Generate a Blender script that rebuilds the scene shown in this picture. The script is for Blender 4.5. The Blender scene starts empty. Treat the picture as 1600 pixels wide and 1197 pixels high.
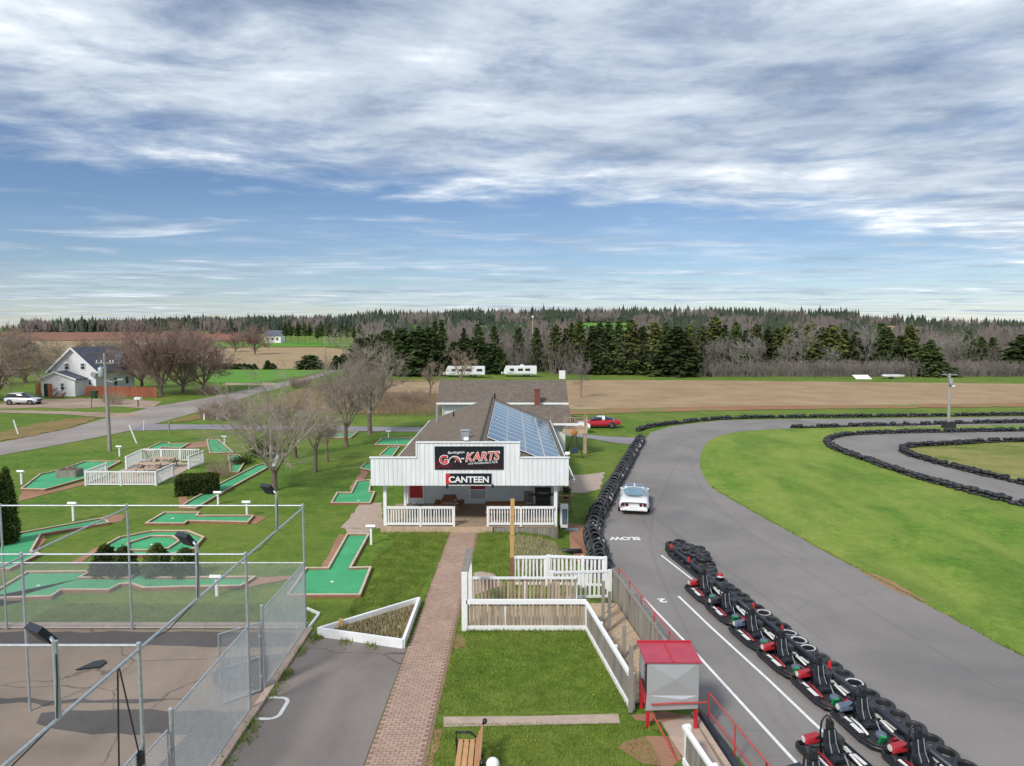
import bpy, math, random
import numpy as np
from mathutils import Vector, Matrix

SC = bpy.context.scene
COL = SC.collection
RN = random.Random(11)
rad = math.radians

# ------------------------------------------------------------------ camera
CAMZ, PITCH, FPX = 10.6, rad(4.46), 1109.0
cam_d = bpy.data.cameras.new('camera')
cam_d.sensor_width = 36.0
cam_d.lens = 36.0 * FPX / 1600.0
cam_d.clip_start = 0.1
cam_d.clip_end = 9000.0
cam = bpy.data.objects.new('camera', cam_d)
COL.objects.link(cam)
cam.location = (0, 0, CAMZ)
cam.rotation_euler = (rad(90) - PITCH, 0, 0)
SC.camera = cam

# ------------------------------------------------------------------ sky, sun, exposure
SUN_EL, SUN_AZ = rad(42), rad(215)      # azimuth measured from +Y clockwise
wd = bpy.data.worlds.new('World')
SC.world = wd
wd.use_nodes = True
nt = wd.node_tree
nt.nodes.clear()
def wn(t, **kw):
    n = nt.nodes.new(t)
    for k, v in kw.items():
        setattr(n, k, v)
    return n
def wl(a, b): nt.links.new(a, b)
def wmath(op, a, b=None, c=None, clamp=False):
    n = wn('ShaderNodeMath', operation=op)
    n.use_clamp = clamp
    for i, v in enumerate((a, b, c)):
        if v is None: continue
        if isinstance(v, (int, float)): n.inputs[i].default_value = v
        else: wl(v, n.inputs[i])
    return n.outputs[0]
sky = wn('ShaderNodeTexSky', sky_type='NISHITA')
sky.sun_disc = False
sky.sun_elevation = SUN_EL
sky.sun_rotation = SUN_AZ
sky.air_density = 1.0
sky.dust_density = 0.0
sky.ozone_density = 4.0
tc = wn('ShaderNodeTexCoord')
sep = wn('ShaderNodeSeparateXYZ')
wl(tc.outputs['Generated'], sep.inputs[0])
zc = wmath('MAXIMUM', wmath('ADD', sep.outputs[2], 0.025), 0.02)
u = wmath('DIVIDE', sep.outputs[0], zc)
v = wmath('DIVIDE', sep.outputs[1], zc)
def cloud_noise(su, sv, ou, ov, scale, detail, rough, dist=0.0):
    c = wn('ShaderNodeCombineXYZ')
    wl(wmath('MULTIPLY_ADD', u, su, ou), c.inputs[0])
    wl(wmath('MULTIPLY_ADD', v, sv, ov), c.inputs[1])
    n = wn('ShaderNodeTexNoise')
    n.inputs['Scale'].default_value = scale
    n.inputs['Detail'].default_value = detail
    n.inputs['Roughness'].default_value = rough
    n.inputs['Distortion'].default_value = dist
    wl(c.outputs[0], n.inputs['Vector'])
    return n.outputs[0]
n_cov = cloud_noise(0.85, 1.0, 3.1, 1.7, 0.30, 3.0, 0.5, 0.2)      # where the deck is closed
n_puff = cloud_noise(1.1, 1.3, 7.3, 2.2, 1.35, 9.0, 0.62, 0.25)   # its puffs
n_shade = cloud_noise(0.8, 1.15, 1.3, 9.2, 0.80, 8.0, 0.6, 0.35)    # thick, darker parts
n_streak = cloud_noise(0.30, 1.0, 4.0, 5.0, 0.62, 7.0, 0.6, 0.4)   # thin far bands
# the deck lies overhead and to the right and ends some way off; thin bands beyond
edge = wmath('MULTIPLY_ADD', u, 0.58, 5.0)            # the bank's rim runs aslant
dist_in = wmath('SUBTRACT', edge, wmath('MULTIPLY_ADD', n_cov, 3.2, wmath('ADD', v, -1.6)))
deck = wmath('MULTIPLY_ADD', dist_in, 0.20, 0.02)
deck_c = wmath('MINIMUM', wmath('MAXIMUM', deck, -0.35), 0.36)
m1 = wmath('MULTIPLY', wmath('ADD', wmath('SUBTRACT', n_puff, 0.46), deck_c), 2.5, clamp=True)
far = wmath('MULTIPLY', wmath('SUBTRACT', v, 4.6), 0.16, clamp=True)
m2 = wmath('MULTIPLY', wmath('MULTIPLY', wmath('SUBTRACT', n_streak, 0.40), 4.0, clamp=True), far, clamp=True)
m2 = wmath('MULTIPLY', m2, 0.80)
m3 = wmath('MULTIPLY', wmath('MULTIPLY', wmath('SUBTRACT', cloud_noise(0.55, 1.0, 2.7, 6.1, 0.95, 8.0, 0.55, 0.5), 0.53), 6.0, clamp=True), wmath('MULTIPLY', wmath('SUBTRACT', v, 3.2), 0.6, clamp=True), clamp=True)
m2 = wmath('MAXIMUM', m2, wmath('MULTIPLY', m3, 0.75))
mask = wmath('MAXIMUM', wmath('MULTIPLY', m1, 0.97), m2, clamp=True)
shade = wn('ShaderNodeValToRGB')
cr = shade.color_ramp
cr.elements[0].position = 0.34; cr.elements[0].color = (0.17, 0.215, 0.29, 1)
cr.elements[1].position = 0.67; cr.elements[1].color = (0.86, 0.86, 0.85, 1)
e = cr.elements.new(0.46); e.color = (0.31, 0.37, 0.455, 1)
e = cr.elements.new(0.56); e.color = (0.49, 0.545, 0.605, 1)
wl(wmath('ADD', wmath('MULTIPLY', n_shade, 0.62), wmath('MULTIPLY', n_puff, 0.38)), shade.inputs[0])
skyb = wn('ShaderNodeVectorMath', operation='SCALE')
wl(sky.outputs[0], skyb.inputs[0])
skyb.inputs['Scale'].default_value = 0.064
tint = wn('ShaderNodeVectorMath', operation='MULTIPLY')
wl(skyb.outputs[0], tint.inputs[0])
tint.inputs[1].default_value = (0.84, 0.87, 0.97)
mixc = wn('ShaderNodeMix', data_type='RGBA')
wl(mask, mixc.inputs['Factor'])
wl(tint.outputs[0], mixc.inputs['A'])
wl(shade.outputs[0], mixc.inputs['B'])
bg = wn('ShaderNodeBackground')
bg.inputs['Strength'].default_value = 1.0
wl(mixc.outputs['Result'], bg.inputs['Color'])
wo = wn('ShaderNodeOutputWorld')
wl(bg.outputs[0], wo.inputs['Surface'])

sun_d = bpy.data.lights.new('sun', 'SUN')
sun_d.energy = 2.1
sun_d.angle = rad(9)
sun_d.color = (1.0, 0.95, 0.87)
sun = bpy.data.objects.new('sun', sun_d)
COL.objects.link(sun)
sd = Vector((math.sin(SUN_AZ) * math.cos(SUN_EL), math.cos(SUN_AZ) * math.cos(SUN_EL), math.sin(SUN_EL)))
sun.rotation_euler = sd.to_track_quat('Z', 'Y').to_euler()
sun.location = (0, 0, 60)

SC.view_settings.view_transform = 'Standard'
SC.view_settings.look = 'None'
SC.view_settings.gamma = 1.0
SC.view_settings.use_curve_mapping = False
SC.view_settings.exposure = 0.62

# ------------------------------------------------------------------ helpers
SP, CP = math.sin(PITCH), math.cos(PITCH)
def ray(px, py):
    x = (px - 800.0) / FPX
    w = (598.5 - py) / FPX
    return x, CP + w * SP, -SP + w * CP
def G(px, py, z=0.0):
    """survey point: where the line of sight meets the level z"""
    x, y, d = ray(px, py)
    t = (z - CAMZ) / d
    return Vector((x * t, y * t, z))
def A(px, py, Y):
    """survey point at the distance Y"""
    x, y, d = ray(px, py)
    t = Y / y
    return Vector((x * t, Y, CAMZ + d * t))

class MB:
    def __init__(s): s.v = []; s.f = []
    def add(s, vs, fs):
        b = len(s.v)
        s.v.extend([tuple(p) for p in vs])
        s.f.extend([tuple(b + i for i in q) for q in fs])
        return s
    def box(s, c, d, rz=0.0, rx=0.0, ry=0.0, taper=1.0):
        hx, hy, hz = d[0] / 2, d[1] / 2, d[2] / 2
        M = Matrix.Translation(Vector(c)) @ Matrix.Rotation(rz, 4, 'Z') @ Matrix.Rotation(ry, 4, 'Y') @ Matrix.Rotation(rx, 4, 'X')
        vs = []
        for z in (-hz, hz):
            k = taper if z > 0 else 1.0
            for x, y in ((-hx, -hy), (hx, -hy), (hx, hy), (-hx, hy)):
                vs.append(M @ Vector((x * k, y * k, z)))
        return s.add(vs, [(3, 2, 1, 0), (4, 5, 6, 7), (0, 1, 5, 4), (1, 2, 6, 5), (2, 3, 7, 6), (3, 0, 4, 7)])
    def span(s, x0, x1, y0, y1, z0, z1):
        return s.box(((x0 + x1) / 2, (y0 + y1) / 2, (z0 + z1) / 2), (x1 - x0, y1 - y0, z1 - z0))
    def beam(s, p0, p1, w, h, up=(0, 0, 1)):
        p0 = Vector(p0); p1 = Vector(p1)
        d = (p1 - p0).normalized()
        u_ = Vector(up)
        if abs(d.dot(u_)) > 0.98: u_ = Vector((0, 1, 0))
        r = d.cross(u_).normalized(); t = r.cross(d).normalized()
        vs = []
        for p in (p0, p1):
            for a, b in ((-1, -1), (1, -1), (1, 1), (-1, 1)):
                vs.append(p + r * (a * w / 2) + t * (b * h / 2))
        return s.add(vs, [(3, 2, 1, 0), (4, 5, 6, 7), (0, 1, 5, 4), (1, 2, 6, 5), (2, 3, 7, 6), (3, 0, 4, 7)])
    def tube(s, pts, r, n=8, cap=True):
        pts = [Vector(p) for p in pts]
        if not hasattr(r, '__len__'): r = [r] * len(pts)
        vs = []; fs = []
        for i, p in enumerate(pts):
            a = pts[max(i - 1, 0)]; b = pts[min(i + 1, len(pts) - 1)]
            d = (b - a).normalized()
            u_ = Vector((0, 0, 1)) if abs(d.z) < 0.9 else Vector((1, 0, 0))
            x = d.cross(u_).normalized(); y = d.cross(x).normalized()
            for k in range(n):
                th = 2 * math.pi * k / n
                vs.append(p + (x * math.cos(th) + y * math.sin(th)) * r[i])
        m = len(pts)
        for i in range(m - 1):
            for k in range(n):
                k2 = (k + 1) % n
                fs.append((i * n + k, i * n + k2, (i + 1) * n + k2, (i + 1) * n + k))
        if cap:
            fs.append(tuple(reversed(range(n)))); fs.append(tuple((m - 1) * n + k for k in range(n)))
        return s.add(vs, fs)
    def lathe(s, prof, c=(0, 0, 0), n=16, axis='Z'):
        vs = []; fs = []
        for r, h in prof:
            for k in range(n):
                th = 2 * math.pi * k / n
                a, b = r * math.cos(th), r * math.sin(th)
                p = (a, b, h) if axis == 'Z' else ((h, a, b) if axis == 'X' else (b, h, a))
                vs.append((c[0] + p[0], c[1] + p[1], c[2] + p[2]))
        m = len(prof)
        for i in range(m - 1):
            for k in range(n):
                k2 = (k + 1) % n
                fs.append((i * n + k, i * n + k2, (i + 1) * n + k2, (i + 1) * n + k))
        if prof[0][0] > 1e-4: fs.append(tuple(reversed(range(n))))
        if prof[-1][0] > 1e-4: fs.append(tuple((m - 1) * n + k for k in range(n)))
        return s.add(vs, fs)
    def prism(s, poly, z0, z1):
        n = len(poly)
        ar = sum(poly[i][0] * poly[(i + 1) % n][1] - poly[(i + 1) % n][0] * poly[i][1] for i in range(n))
        if ar < 0: poly = list(reversed(poly))
        vs = [(p[0], p[1], z0) for p in poly] + [(p[0], p[1], z1) for p in poly]
        fs = [tuple(reversed(range(n))), tuple(range(n, 2 * n))]
        for i in range(n):
            j = (i + 1) % n
            fs.append((i, j, n + j, n + i))
        return s.add(vs, fs)
    def extr(s, poly, x0, x1):
        """polygon in (y,z) extruded along x"""
        n = len(poly)
        vs = [(x0, p[0], p[1]) for p in poly] + [(x1, p[0], p[1]) for p in poly]
        fs = [tuple(range(n)), tuple(reversed(range(n, 2 * n)))]
        for i in range(n):
            j = (i + 1) % n
            fs.append((j, i, n + i, n + j))
        return s.add(vs, fs)
    def poly(s, pts): return s.add(pts, [tuple(range(len(pts)))])
    def build(s, name, mat, parent=None, smooth=False, world=False, bevel=0.0, label=None):
        if world and parent is not None:
            r = parent
            off = Vector((0, 0, 0))
            while r is not None:
                off += r.location; r = r.parent
            s.v = [(p[0] - off.x, p[1] - off.y, p[2] - off.z) for p in s.v]
        me = bpy.data.meshes.new(name)
        me.from_pydata(s.v, [], s.f)
        me.materials.append(mat)
        if smooth: me.polygons.foreach_set('use_smooth', [True] * len(me.polygons))
        me.update()
        o = link(name, me, parent)
        if bevel:
            m = o.modifiers.new('bevel', 'BEVEL'); m.width = bevel; m.segments = 2; m.limit_method = 'ANGLE'; m.angle_limit = rad(40)
        if label: o['label'] = label
        return o
def link(name, me, parent=None, loc=None):
    o = bpy.data.objects.new(name, me)
    COL.objects.link(o)
    if parent is not None: o.parent = parent
    if loc is not None: o.location = loc
    return o
def npmesh(name, v, f, mat, smooth=False):
    """numpy verts (n,3), faces (m,3|4)"""
    v = np.asarray(v, dtype=np.float32); f = np.asarray(f, dtype=np.int32)
    me = bpy.data.meshes.new(name)
    k = f.shape[1]
    me.vertices.add(len(v)); me.vertices.foreach_set('co', v.ravel())
    me.loops.add(f.size); me.loops.foreach_set('vertex_index', f.ravel())
    me.polygons.add(len(f)); me.polygons.foreach_set('loop_start', np.arange(0, f.size, k, dtype=np.int32))
    if smooth: me.polygons.foreach_set('use_smooth', np.ones(len(f), dtype=bool))
    me.materials.append(mat)
    me.update(calc_edges=True)
    return me
def tag(o, label=None, cat=None, group=None, kind=None):
    if label: o['label'] = label
    if cat: o['category'] = cat
    if group: o['group'] = group
    if kind: o['kind'] = kind
    return o
def root(name, loc, label=None, cat=None, group=None, rz=0.0):
    o = bpy.data.objects.new(name, None)
    COL.objects.link(o)
    o.empty_display_size = 0.2
    o.location = loc; o.rotation_euler = (0, 0, rz)
    return tag(o, label, cat, group)
def copy_tree(o, parent=None):
    c = o.copy(); COL.objects.link(c)
    if parent is not None: c.parent = parent
    for ch in o.children: copy_tree(ch, c)
    return c
def recolor(o, table):
    for ch in [o] + list(o.children_recursive):
        if ch.type == 'MESH' and ch.data.materials and ch.data.materials[0] in table:
            ch.data = ch.data.copy(); ch.data.materials[0] = table[ch.data.materials[0]]

# ------------------------------------------------------------------ materials
def hexc(h):
    h = h.lstrip('#')
    c = [int(h[i:i + 2], 16) / 255.0 for i in (0, 2, 4)]
    return tuple((x / 12.92 if x <= 0.04045 else ((x + 0.055) / 1.055) ** 2.4) for x in c)
def mat(name, col, rough=0.6, var=0.12, scale=6.0, metal=0.0, bump=0.0, bscale=40.0, rnd=0.0, col2=None, stretch=(1, 1, 1), spec=None, detail=6.0, pos=False):
    m = bpy.data.materials.new(name)
    m.use_nodes = True
    t = m.node_tree; N = t.nodes; b = N['Principled BSDF']
    if isinstance(col, str): col = hexc(col)
    if isinstance(col2, str): col2 = hexc(col2)
    b.inputs['Roughness'].default_value = rough
    b.inputs['Metallic'].default_value = metal
    if spec is not None: b.inputs['Specular IOR Level'].default_value = spec
    if pos:
        g = N.new('ShaderNodeNewGeometry'); src = g.outputs['Position']
    else:
        g = N.new('ShaderNodeTexCoord'); src = g.outputs['Object']
    mp = N.new('ShaderNodeMapping'); mp.inputs['Scale'].default_value = stretch
    t.links.new(src, mp.inputs[0])
    if rnd and not pos:      # every piece takes its own stretch of the pattern
        oi0 = N.new('ShaderNodeObjectInfo')
        ml = N.new('ShaderNodeMath'); ml.operation = 'MULTIPLY'; ml.inputs[1].default_value = 37.0
        t.links.new(oi0.outputs['Random'], ml.inputs[0]); t.links.new(ml.outputs[0], mp.inputs['Location'])
    nz = N.new('ShaderNodeTexNoise'); nz.inputs['Scale'].default_value = scale; nz.inputs['Detail'].default_value = detail
    nz.inputs['Roughness'].default_value = 0.6
    t.links.new(mp.outputs[0], nz.inputs['Vector'])
    rp = N.new('ShaderNodeValToRGB'); c = rp.color_ramp
    c.elements[0].position = 0.30; c.elements[1].position = 0.70
    if col2 is None:
        lo = [max(x * (1 - var), 0) for x in col]; hi = [min(x * (1 + var), 1) for x in col]
    else: lo, hi = col, col2
    c.elements[0].color = (*lo, 1); c.elements[1].color = (*hi, 1)
    t.links.new(nz.outputs[0], rp.inputs[0])
    out = rp.outputs[0]
    if rnd:
        oi = N.new('ShaderNodeObjectInfo'); mr = N.new('ShaderNodeMapRange')
        mr.inputs['To Min'].default_value = 1 - rnd; mr.inputs['To Max'].default_value = 1 + rnd
        t.links.new(oi.outputs['Random'], mr.inputs[0])
        vm = N.new('ShaderNodeVectorMath'); vm.operation = 'SCALE'
        t.links.new(out, vm.inputs[0]); t.links.new(mr.outputs[0], vm.inputs['Scale'])
        out = vm.outputs[0]
    t.links.new(out, b.inputs['Base Color'])
    if bump:
        n2 = N.new('ShaderNodeTexNoise'); n2.inputs['Scale'].default_value = bscale; n2.inputs['Detail'].default_value = 4
        t.links.new(mp.outputs[0], n2.inputs['Vector'])
        bp = N.new('ShaderNodeBump'); bp.inputs['Strength'].default_value = bump; bp.inputs['Distance'].default_value = 0.02
        t.links.new(n2.outputs[0], bp.inputs['Height']); t.links.new(bp.outputs[0], b.inputs['Normal'])
    return m
class NT:
    """short hand for writing a surface as nodes over world position"""
    def __init__(s, name, rough=0.9):
        s.m = bpy.data.materials.new(name); s.m.use_nodes = True
        s.t = s.m.node_tree; s.N = s.t.nodes; s.b = s.N['Principled BSDF']
        s.b.inputs['Roughness'].default_value = rough
        s.b.inputs['Specular IOR Level'].default_value = 0.25
        s.p = s.N.new('ShaderNodeNewGeometry').outputs['Position']
    def noise(s, scale, detail=5, rough=0.55, stretch=(1, 1, 1), rot=0.0, dist=0.0, loc=(0, 0, 0)):
        mp = s.N.new('ShaderNodeMapping'); mp.inputs['Scale'].default_value = stretch; mp.inputs['Rotation'].default_value = (0, 0, rot); mp.inputs['Location'].default_value = loc
        s.t.links.new(s.p, mp.inputs[0])
        n = s.N.new('ShaderNodeTexNoise'); n.inputs['Scale'].default_value = scale; n.inputs['Detail'].default_value = detail
        n.inputs['Roughness'].default_value = rough; n.inputs['Distortion'].default_value = dist
        s.t.links.new(mp.outputs[0], n.inputs['Vector'])
        return n.outputs[0]
    def wave(s, scale, rot=0.0, dist=2.0, dscale=1.0):
        mp = s.N.new('ShaderNodeMapping'); mp.inputs['Rotation'].default_value = (0, 0, rot)
        s.t.links.new(s.p, mp.inputs[0])
        n = s.N.new('ShaderNodeTexWave'); n.inputs['Scale'].default_value = scale; n.inputs['Distortion'].default_value = dist
        n.inputs['Detail'].default_value = 3; n.inputs['Detail Scale'].default_value = dscale
        s.t.links.new(mp.outputs[0], n.inputs['Vector'])
        return n.outputs['Fac']
    def vor(s, scale, feature='DISTANCE_TO_EDGE', stretch=(1, 1, 1), warp=0.0):
        mp = s.N.new('ShaderNodeMapping'); mp.inputs['Scale'].default_value = stretch
        s.t.links.new(s.p, mp.inputs[0]); src = mp.outputs[0]
        if warp:
            nz = s.N.new('ShaderNodeTexNoise'); nz.inputs['Scale'].default_value = scale * 3; nz.inputs['Detail'].default_value = 5
            s.t.links.new(mp.outputs[0], nz.inputs['Vector'])
            a = s.N.new('ShaderNodeVectorMath'); a.operation = 'MULTIPLY_ADD'
            a.inputs[1].default_value = (warp,) * 3
            s.t.links.new(nz.outputs['Color'], a.inputs[0]); s.t.links.new(mp.outputs[0], a.inputs[2]); src = a.outputs[0]
        n = s.N.new('ShaderNodeTexVoronoi'); n.feature = feature; n.inputs['Scale'].default_value = scale
        s.t.links.new(src, n.inputs['Vector'])
        return n.outputs[0]
    def ramp(s, fac, stops):
        r = s.N.new('ShaderNodeValToRGB'); c = r.color_ramp
        c.elements[0].position = stops[0][0]; c.elements[1].position = stops[-1][0]
        for p, col in stops[1:-1]: c.elements.new(p)
        for el, (p, col) in zip(c.elements, stops):
            if isinstance(col, (int, float)): col = (col,) * 3
            if isinstance(col, str): col = hexc(col)
            el.color = (*col[:3], 1)
        s.t.links.new(fac, r.inputs[0])
        return r.outputs[0]
    def mix(s, fac, a, b, mode='MIX'):
        n = s.N.new('ShaderNodeMix'); n.data_type = 'RGBA'; n.blend_type = mode
        for k, x in (('Factor', fac), ('A', a), ('B', b)):
            if isinstance(x, str): x = hexc(x)
            if isinstance(x, (int, float)): n.inputs[k].default_value = x
            elif isinstance(x, tuple): n.inputs[k].default_value = (*x[:3], 1)
            else: s.t.links.new(x, n.inputs[k])
        return n.outputs['Result']
    def math(s, op, a, b=0.0, clamp=False):
        n = s.N.new('ShaderNodeMath'); n.operation = op; n.use_clamp = clamp
        for i, x in enumerate((a, b)):
            if isinstance(x, (int, float)): n.inputs[i].default_value = x
            else: s.t.links.new(x, n.inputs[i])
        return n.outputs[0]
    def xyz(s):
        n = s.N.new('ShaderNodeSeparateXYZ'); s.t.links.new(s.p, n.inputs[0]); return n.outputs
    def out(s, col, bump=None, strength=0.4, dist=0.03, rough=None):
        s.t.links.new(col, s.b.inputs['Base Color'])
        if bump is not None:
            bp = s.N.new('ShaderNodeBump'); bp.inputs['Strength'].default_value = strength; bp.inputs['Distance'].default_value = dist
            s.t.links.new(bump, bp.inputs['Height']); s.t.links.new(bp.outputs[0], s.b.inputs['Normal'])
        if rough is not None: s.t.links.new(rough, s.b.inputs['Roughness'])
        return s.m

def grass_mat(name, dark, mid, light, straw, straw_at=0.62, stripe=None, f=1.0, patch=0.75):
    k = NT(name)
    dark, mid, light, straw = [tuple(x * f * g for x, g in zip(hexc(h), (1, 1, .86))) for h in (dark, mid, light, straw)]
    big = k.noise(0.10, 4, 0.6)
    med = k.noise(0.55, 6, 0.65)
    fine = k.noise(9.0, 5, 0.75)
    c = k.ramp(k.math('ADD', k.math('MULTIPLY', med, .55), k.math('MULTIPLY', k.noise(2.2, 6, .7), .45)), [(0.34, dark), (0.5, mid), (0.64, light)])
    c = k.mix(k.math('MULTIPLY', k.ramp(big, [(0.42, 0.0), (straw_at, 1.0)]), 0.55), c, k.mix(med, mid, straw))
    spots = k.ramp(k.noise(0.9, 8, 0.7, loc=(9, 4, 0)), [(0.60, 0.0), (0.74, 1.0)])
    c = k.mix(k.math('MULTIPLY', spots, patch), c, straw)
    if stripe:
        w = k.wave(stripe[0], stripe[1], 3.0, 0.6)
        c = k.mix(k.math('MULTIPLY', w, 0.30), c, light)
        c = k.mix(k.math('MULTIPLY', k.ramp(k.noise(.30, 6, .65, (1, .28, 1), -.75), [(.45, 0.0), (.62, 1.0)]), .5), c, k.mix(.5, light, straw))
        c = k.mix(k.math('MULTIPLY', k.ramp(k.noise(.22, 5, .6, (1, .4, 1), -.75, 0.3, (5, 3, 0)), [(.52, 0.0), (.66, 1.0)]), .45), c, dark)
    c = k.mix(0.55, c, k.ramp(fine, [(0.25, 0.25), (0.5, 0.5), (0.8, 0.85)]), 'OVERLAY')
    return k.out(c, k.noise(14.0, 4, 0.7), 0.6, 0.05)
M = {}
M['lawn'] = grass_mat('lawn', '#43601d', '#557225', '#6d8131', '#8f8a4a', 0.60)
M['infield'] = grass_mat('infield', '#4a6c24', '#5e802b', '#76903a', '#a09c5a', 0.60, (0.10, 0.9), 1.0, .9)
M['inner'] = grass_mat('inner', '#5a6a2e', '#6f7a3a', '#8a8549', '#b09a76', 0.50, None, 1.0, .9)
M['fargreen'] = grass_mat('fargreen', '#4f7c2c', '#5a8a32', '#668f38', '#758f40', 0.8)
M['rough'] = grass_mat('rough', '#626430', '#7e6d47', '#927654', '#9d8268', 0.55)
def soil_mat(name, stops, wave_s=None, rot=0.0):
    k = NT(name)
    c = k.ramp(k.noise(0.12, 6, 0.65), stops)
    f = k.noise(3.0, 6, 0.75, (1, 3.0, 1), rot)
    c = k.mix(0.5, c, k.ramp(f, [(0.25, 0.28), (0.75, 0.75)]), 'OVERLAY')
    if wave_s:
        w = k.wave(wave_s, rot, 4.0, 0.5)
        c = k.mix(k.math('MULTIPLY', w, 0.22), c, stops[-1][1])
        c = k.mix(k.math('MULTIPLY', k.ramp(k.noise(.25, 7, .75, (.12, 1, 1), .05), [(.5, 0.0), (.66, 1.0)]), .5), c, stops[0][1])
        c = k.mix(k.math('MULTIPLY', k.ramp(k.noise(.09, 6, .7, (.3, 1, 1), .05, 0.5, (3, 8, 0)), [(.58, 0.0), (.68, 1.0)]), .35), c, '#7b7a45')
    return k.out(c, f, 0.5, 0.08)
M['stubble'] = soil_mat('stubble', [(0.25, '#8a6f54'), (0.5, '#9d8568'), (0.7, '#ab9475')], 0.25, 1.45)
M['redsoil'] = soil_mat('red_soil', [(0.25, '#785040'), (0.5, '#855b4a'), (0.7, '#926a56')], 0.2, 1.3)
M['tanfield'] = soil_mat('tan_field', [(0.25, '#927c5c'), (0.5, '#9e8868'), (0.7, '#a8926f')])
M['redtan'] = soil_mat('field_edge', [(0.3, '#a5765c'), (0.5, '#b18a6c'), (0.7, '#8c8a55')])
M['margin'] = soil_mat('field_margin', [(0.28, '#8f6248'), (0.48, '#977053'), (0.56, '#7f7a48'), (0.7, '#6c7c36')])
M['dirt'] = soil_mat('dirt', [(0.25, '#8c6650'), (0.5, '#a07a62'), (0.7, '#b29280')])
def asphalt_mat(name, base, hi, lo, crack=0.0, stain=0.3, crscale=0.22):
    k = NT(name, 0.88)
    c = k.ramp(k.noise(0.16, 6, 0.6, dist=0.4), [(0.3, lo), (0.5, base), (0.72, hi)])
    c = k.mix(0.42, c, k.ramp(k.noise(28, 4, 0.8), [(0.25, 0.3), (0.75, 0.7)]), 'OVERLAY')
    st = k.ramp(k.noise(0.45, 7, 0.7, (1, 0.25, 1), 0.17, 0.6), [(0.52, 0.0), (0.72, 1.0)])
    c = k.mix(k.math('MULTIPLY', st, stain), c, lo)
    if crack:
        e = k.ramp(k.vor(crscale, warp=1.1), [(0.0, 1.0), (0.0045, 0.0)])
        c = k.mix(k.math('MULTIPLY', e, crack), c, (0.05, 0.045, 0.04))
    return k.out(c, k.noise(40, 3, 0.7), 0.25, 0.01)
M['track'] = asphalt_mat('track_asphalt', '#85807d', '#8e8986', '#757170', 0.12, 0.6, 0.09)
M['skid'] = asphalt_mat('rubbered_asphalt', '#7f7a77', '#898481', '#706c6a', 0.0, 0.5)
M['road'] = asphalt_mat('road_asphalt', '#958c87', '#a29993', '#837b76', 0.0, 0.5)
M['drive'] = asphalt_mat('drive_asphalt', '#8b868c', '#979298', '#7b767c', 0.0, 0.3)
M['pad'] = asphalt_mat('pad_asphalt', '#827974', '#8f8780', '#706863', 0.85, 0.4, 0.16)
M['court'] = asphalt_mat('court_concrete', '#8b7d71', '#998a7d', '#74685e', 0.7, 0.55, 0.17)
M['gravel'] = asphalt_mat('gravel', '#a08c7c', '#b09b88', '#8a7868', 0.0, 0.5)
M['concrete'] = mat('concrete', '#b09c8e', 0.9, 0.14, 3.0, bump=0.2, pos=True)
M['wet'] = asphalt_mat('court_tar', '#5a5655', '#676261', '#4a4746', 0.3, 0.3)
M['white'] = mat('white_paint', (0.84, 0.84, 0.85), 0.5, 0.05, 5.0, rnd=0.03)
M['whitewood'] = mat('weathered_white', (0.76, 0.77, 0.78), 0.65, 0.10, 9.0, rnd=0.05, stretch=(1, 1, 0.3))
M['line'] = mat('road_paint', (0.78, 0.78, 0.77), 0.7, 0.14, 7.0)
M['black'] = mat('black_plastic', (0.018, 0.019, 0.022), 0.42, 0.25, 12.0)
M['rubber'] = mat('rubber', (0.010, 0.011, 0.015), 0.5, 0.35, 2.3, rnd=0.40, col2=(0.034, 0.035, 0.040))
M['rubberw'] = mat('rubber_white_ring', (0.62, 0.62, 0.64), 0.6, 0.25, 9.0)
M['steel'] = mat('galvanised', (0.47, 0.50, 0.53), 0.42, 0.16, 8.0, metal=0.55)
M['wire'] = mat('fence_wire', (0.52, 0.56, 0.59), 0.45, 0.10, 3.0, metal=0.3)
M['chrome'] = mat('chrome', (0.7, 0.7, 0.72), 0.18, 0.05, 5.0, metal=1.0)
M['red'] = mat('red_paint', (0.48, 0.018, 0.030), 0.35, 0.16, 4.0)
M['redrail'] = mat('red_rail', (0.50, 0.06, 0.05), 0.5, 0.2, 6.0)
M['bark'] = mat('bark', (0.16, 0.125, 0.10), 0.9, 0.35, 5.0, bump=0.5, bscale=14, stretch=(1, 1, 0.3), rnd=0.15)
M['pole'] = mat('pole_wood', '#9a948c', 0.85, 0.22, 4.0, stretch=(1, 1, 0.15), rnd=0.1)
M['greywood'] = mat('grey_wood', '#8b857d', 0.85, 0.22, 5.0, bump=0.3, stretch=(1, 1, 0.15), rnd=0.18)
M['tanwood'] = mat('tan_wood', '#b59e85', 0.8, 0.18, 5.0, bump=0.25, stretch=(1, 1, 0.2), rnd=0.15)
M['picket'] = mat('picket_wood', '#a2937f', 0.85, 0.24, 5.0, bump=0.25, stretch=(1, 1, 0.2), rnd=0.2)
M['newwood'] = mat('new_wood', '#c9a264', 0.7, 0.12, 4.0, stretch=(1, 1, 0.2), rnd=0.06)
M['brownwood'] = mat('brown_wood', '#8a5f44', 0.75, 0.2, 4.0, stretch=(0.2, 1, 1), rnd=0.12)
M['orangewood'] = mat('stained_wood', '#96573f', 0.8, 0.2, 3.0, stretch=(1, 1, 0.3), rnd=0.12)
M['glass'] = mat('dark_glass', (0.03, 0.035, 0.045), 0.06, 0.1, 2.0)
M['glassblue'] = mat('blue_glass', (0.10, 0.16, 0.21), 0.06, 0.15, 2.0)

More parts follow.
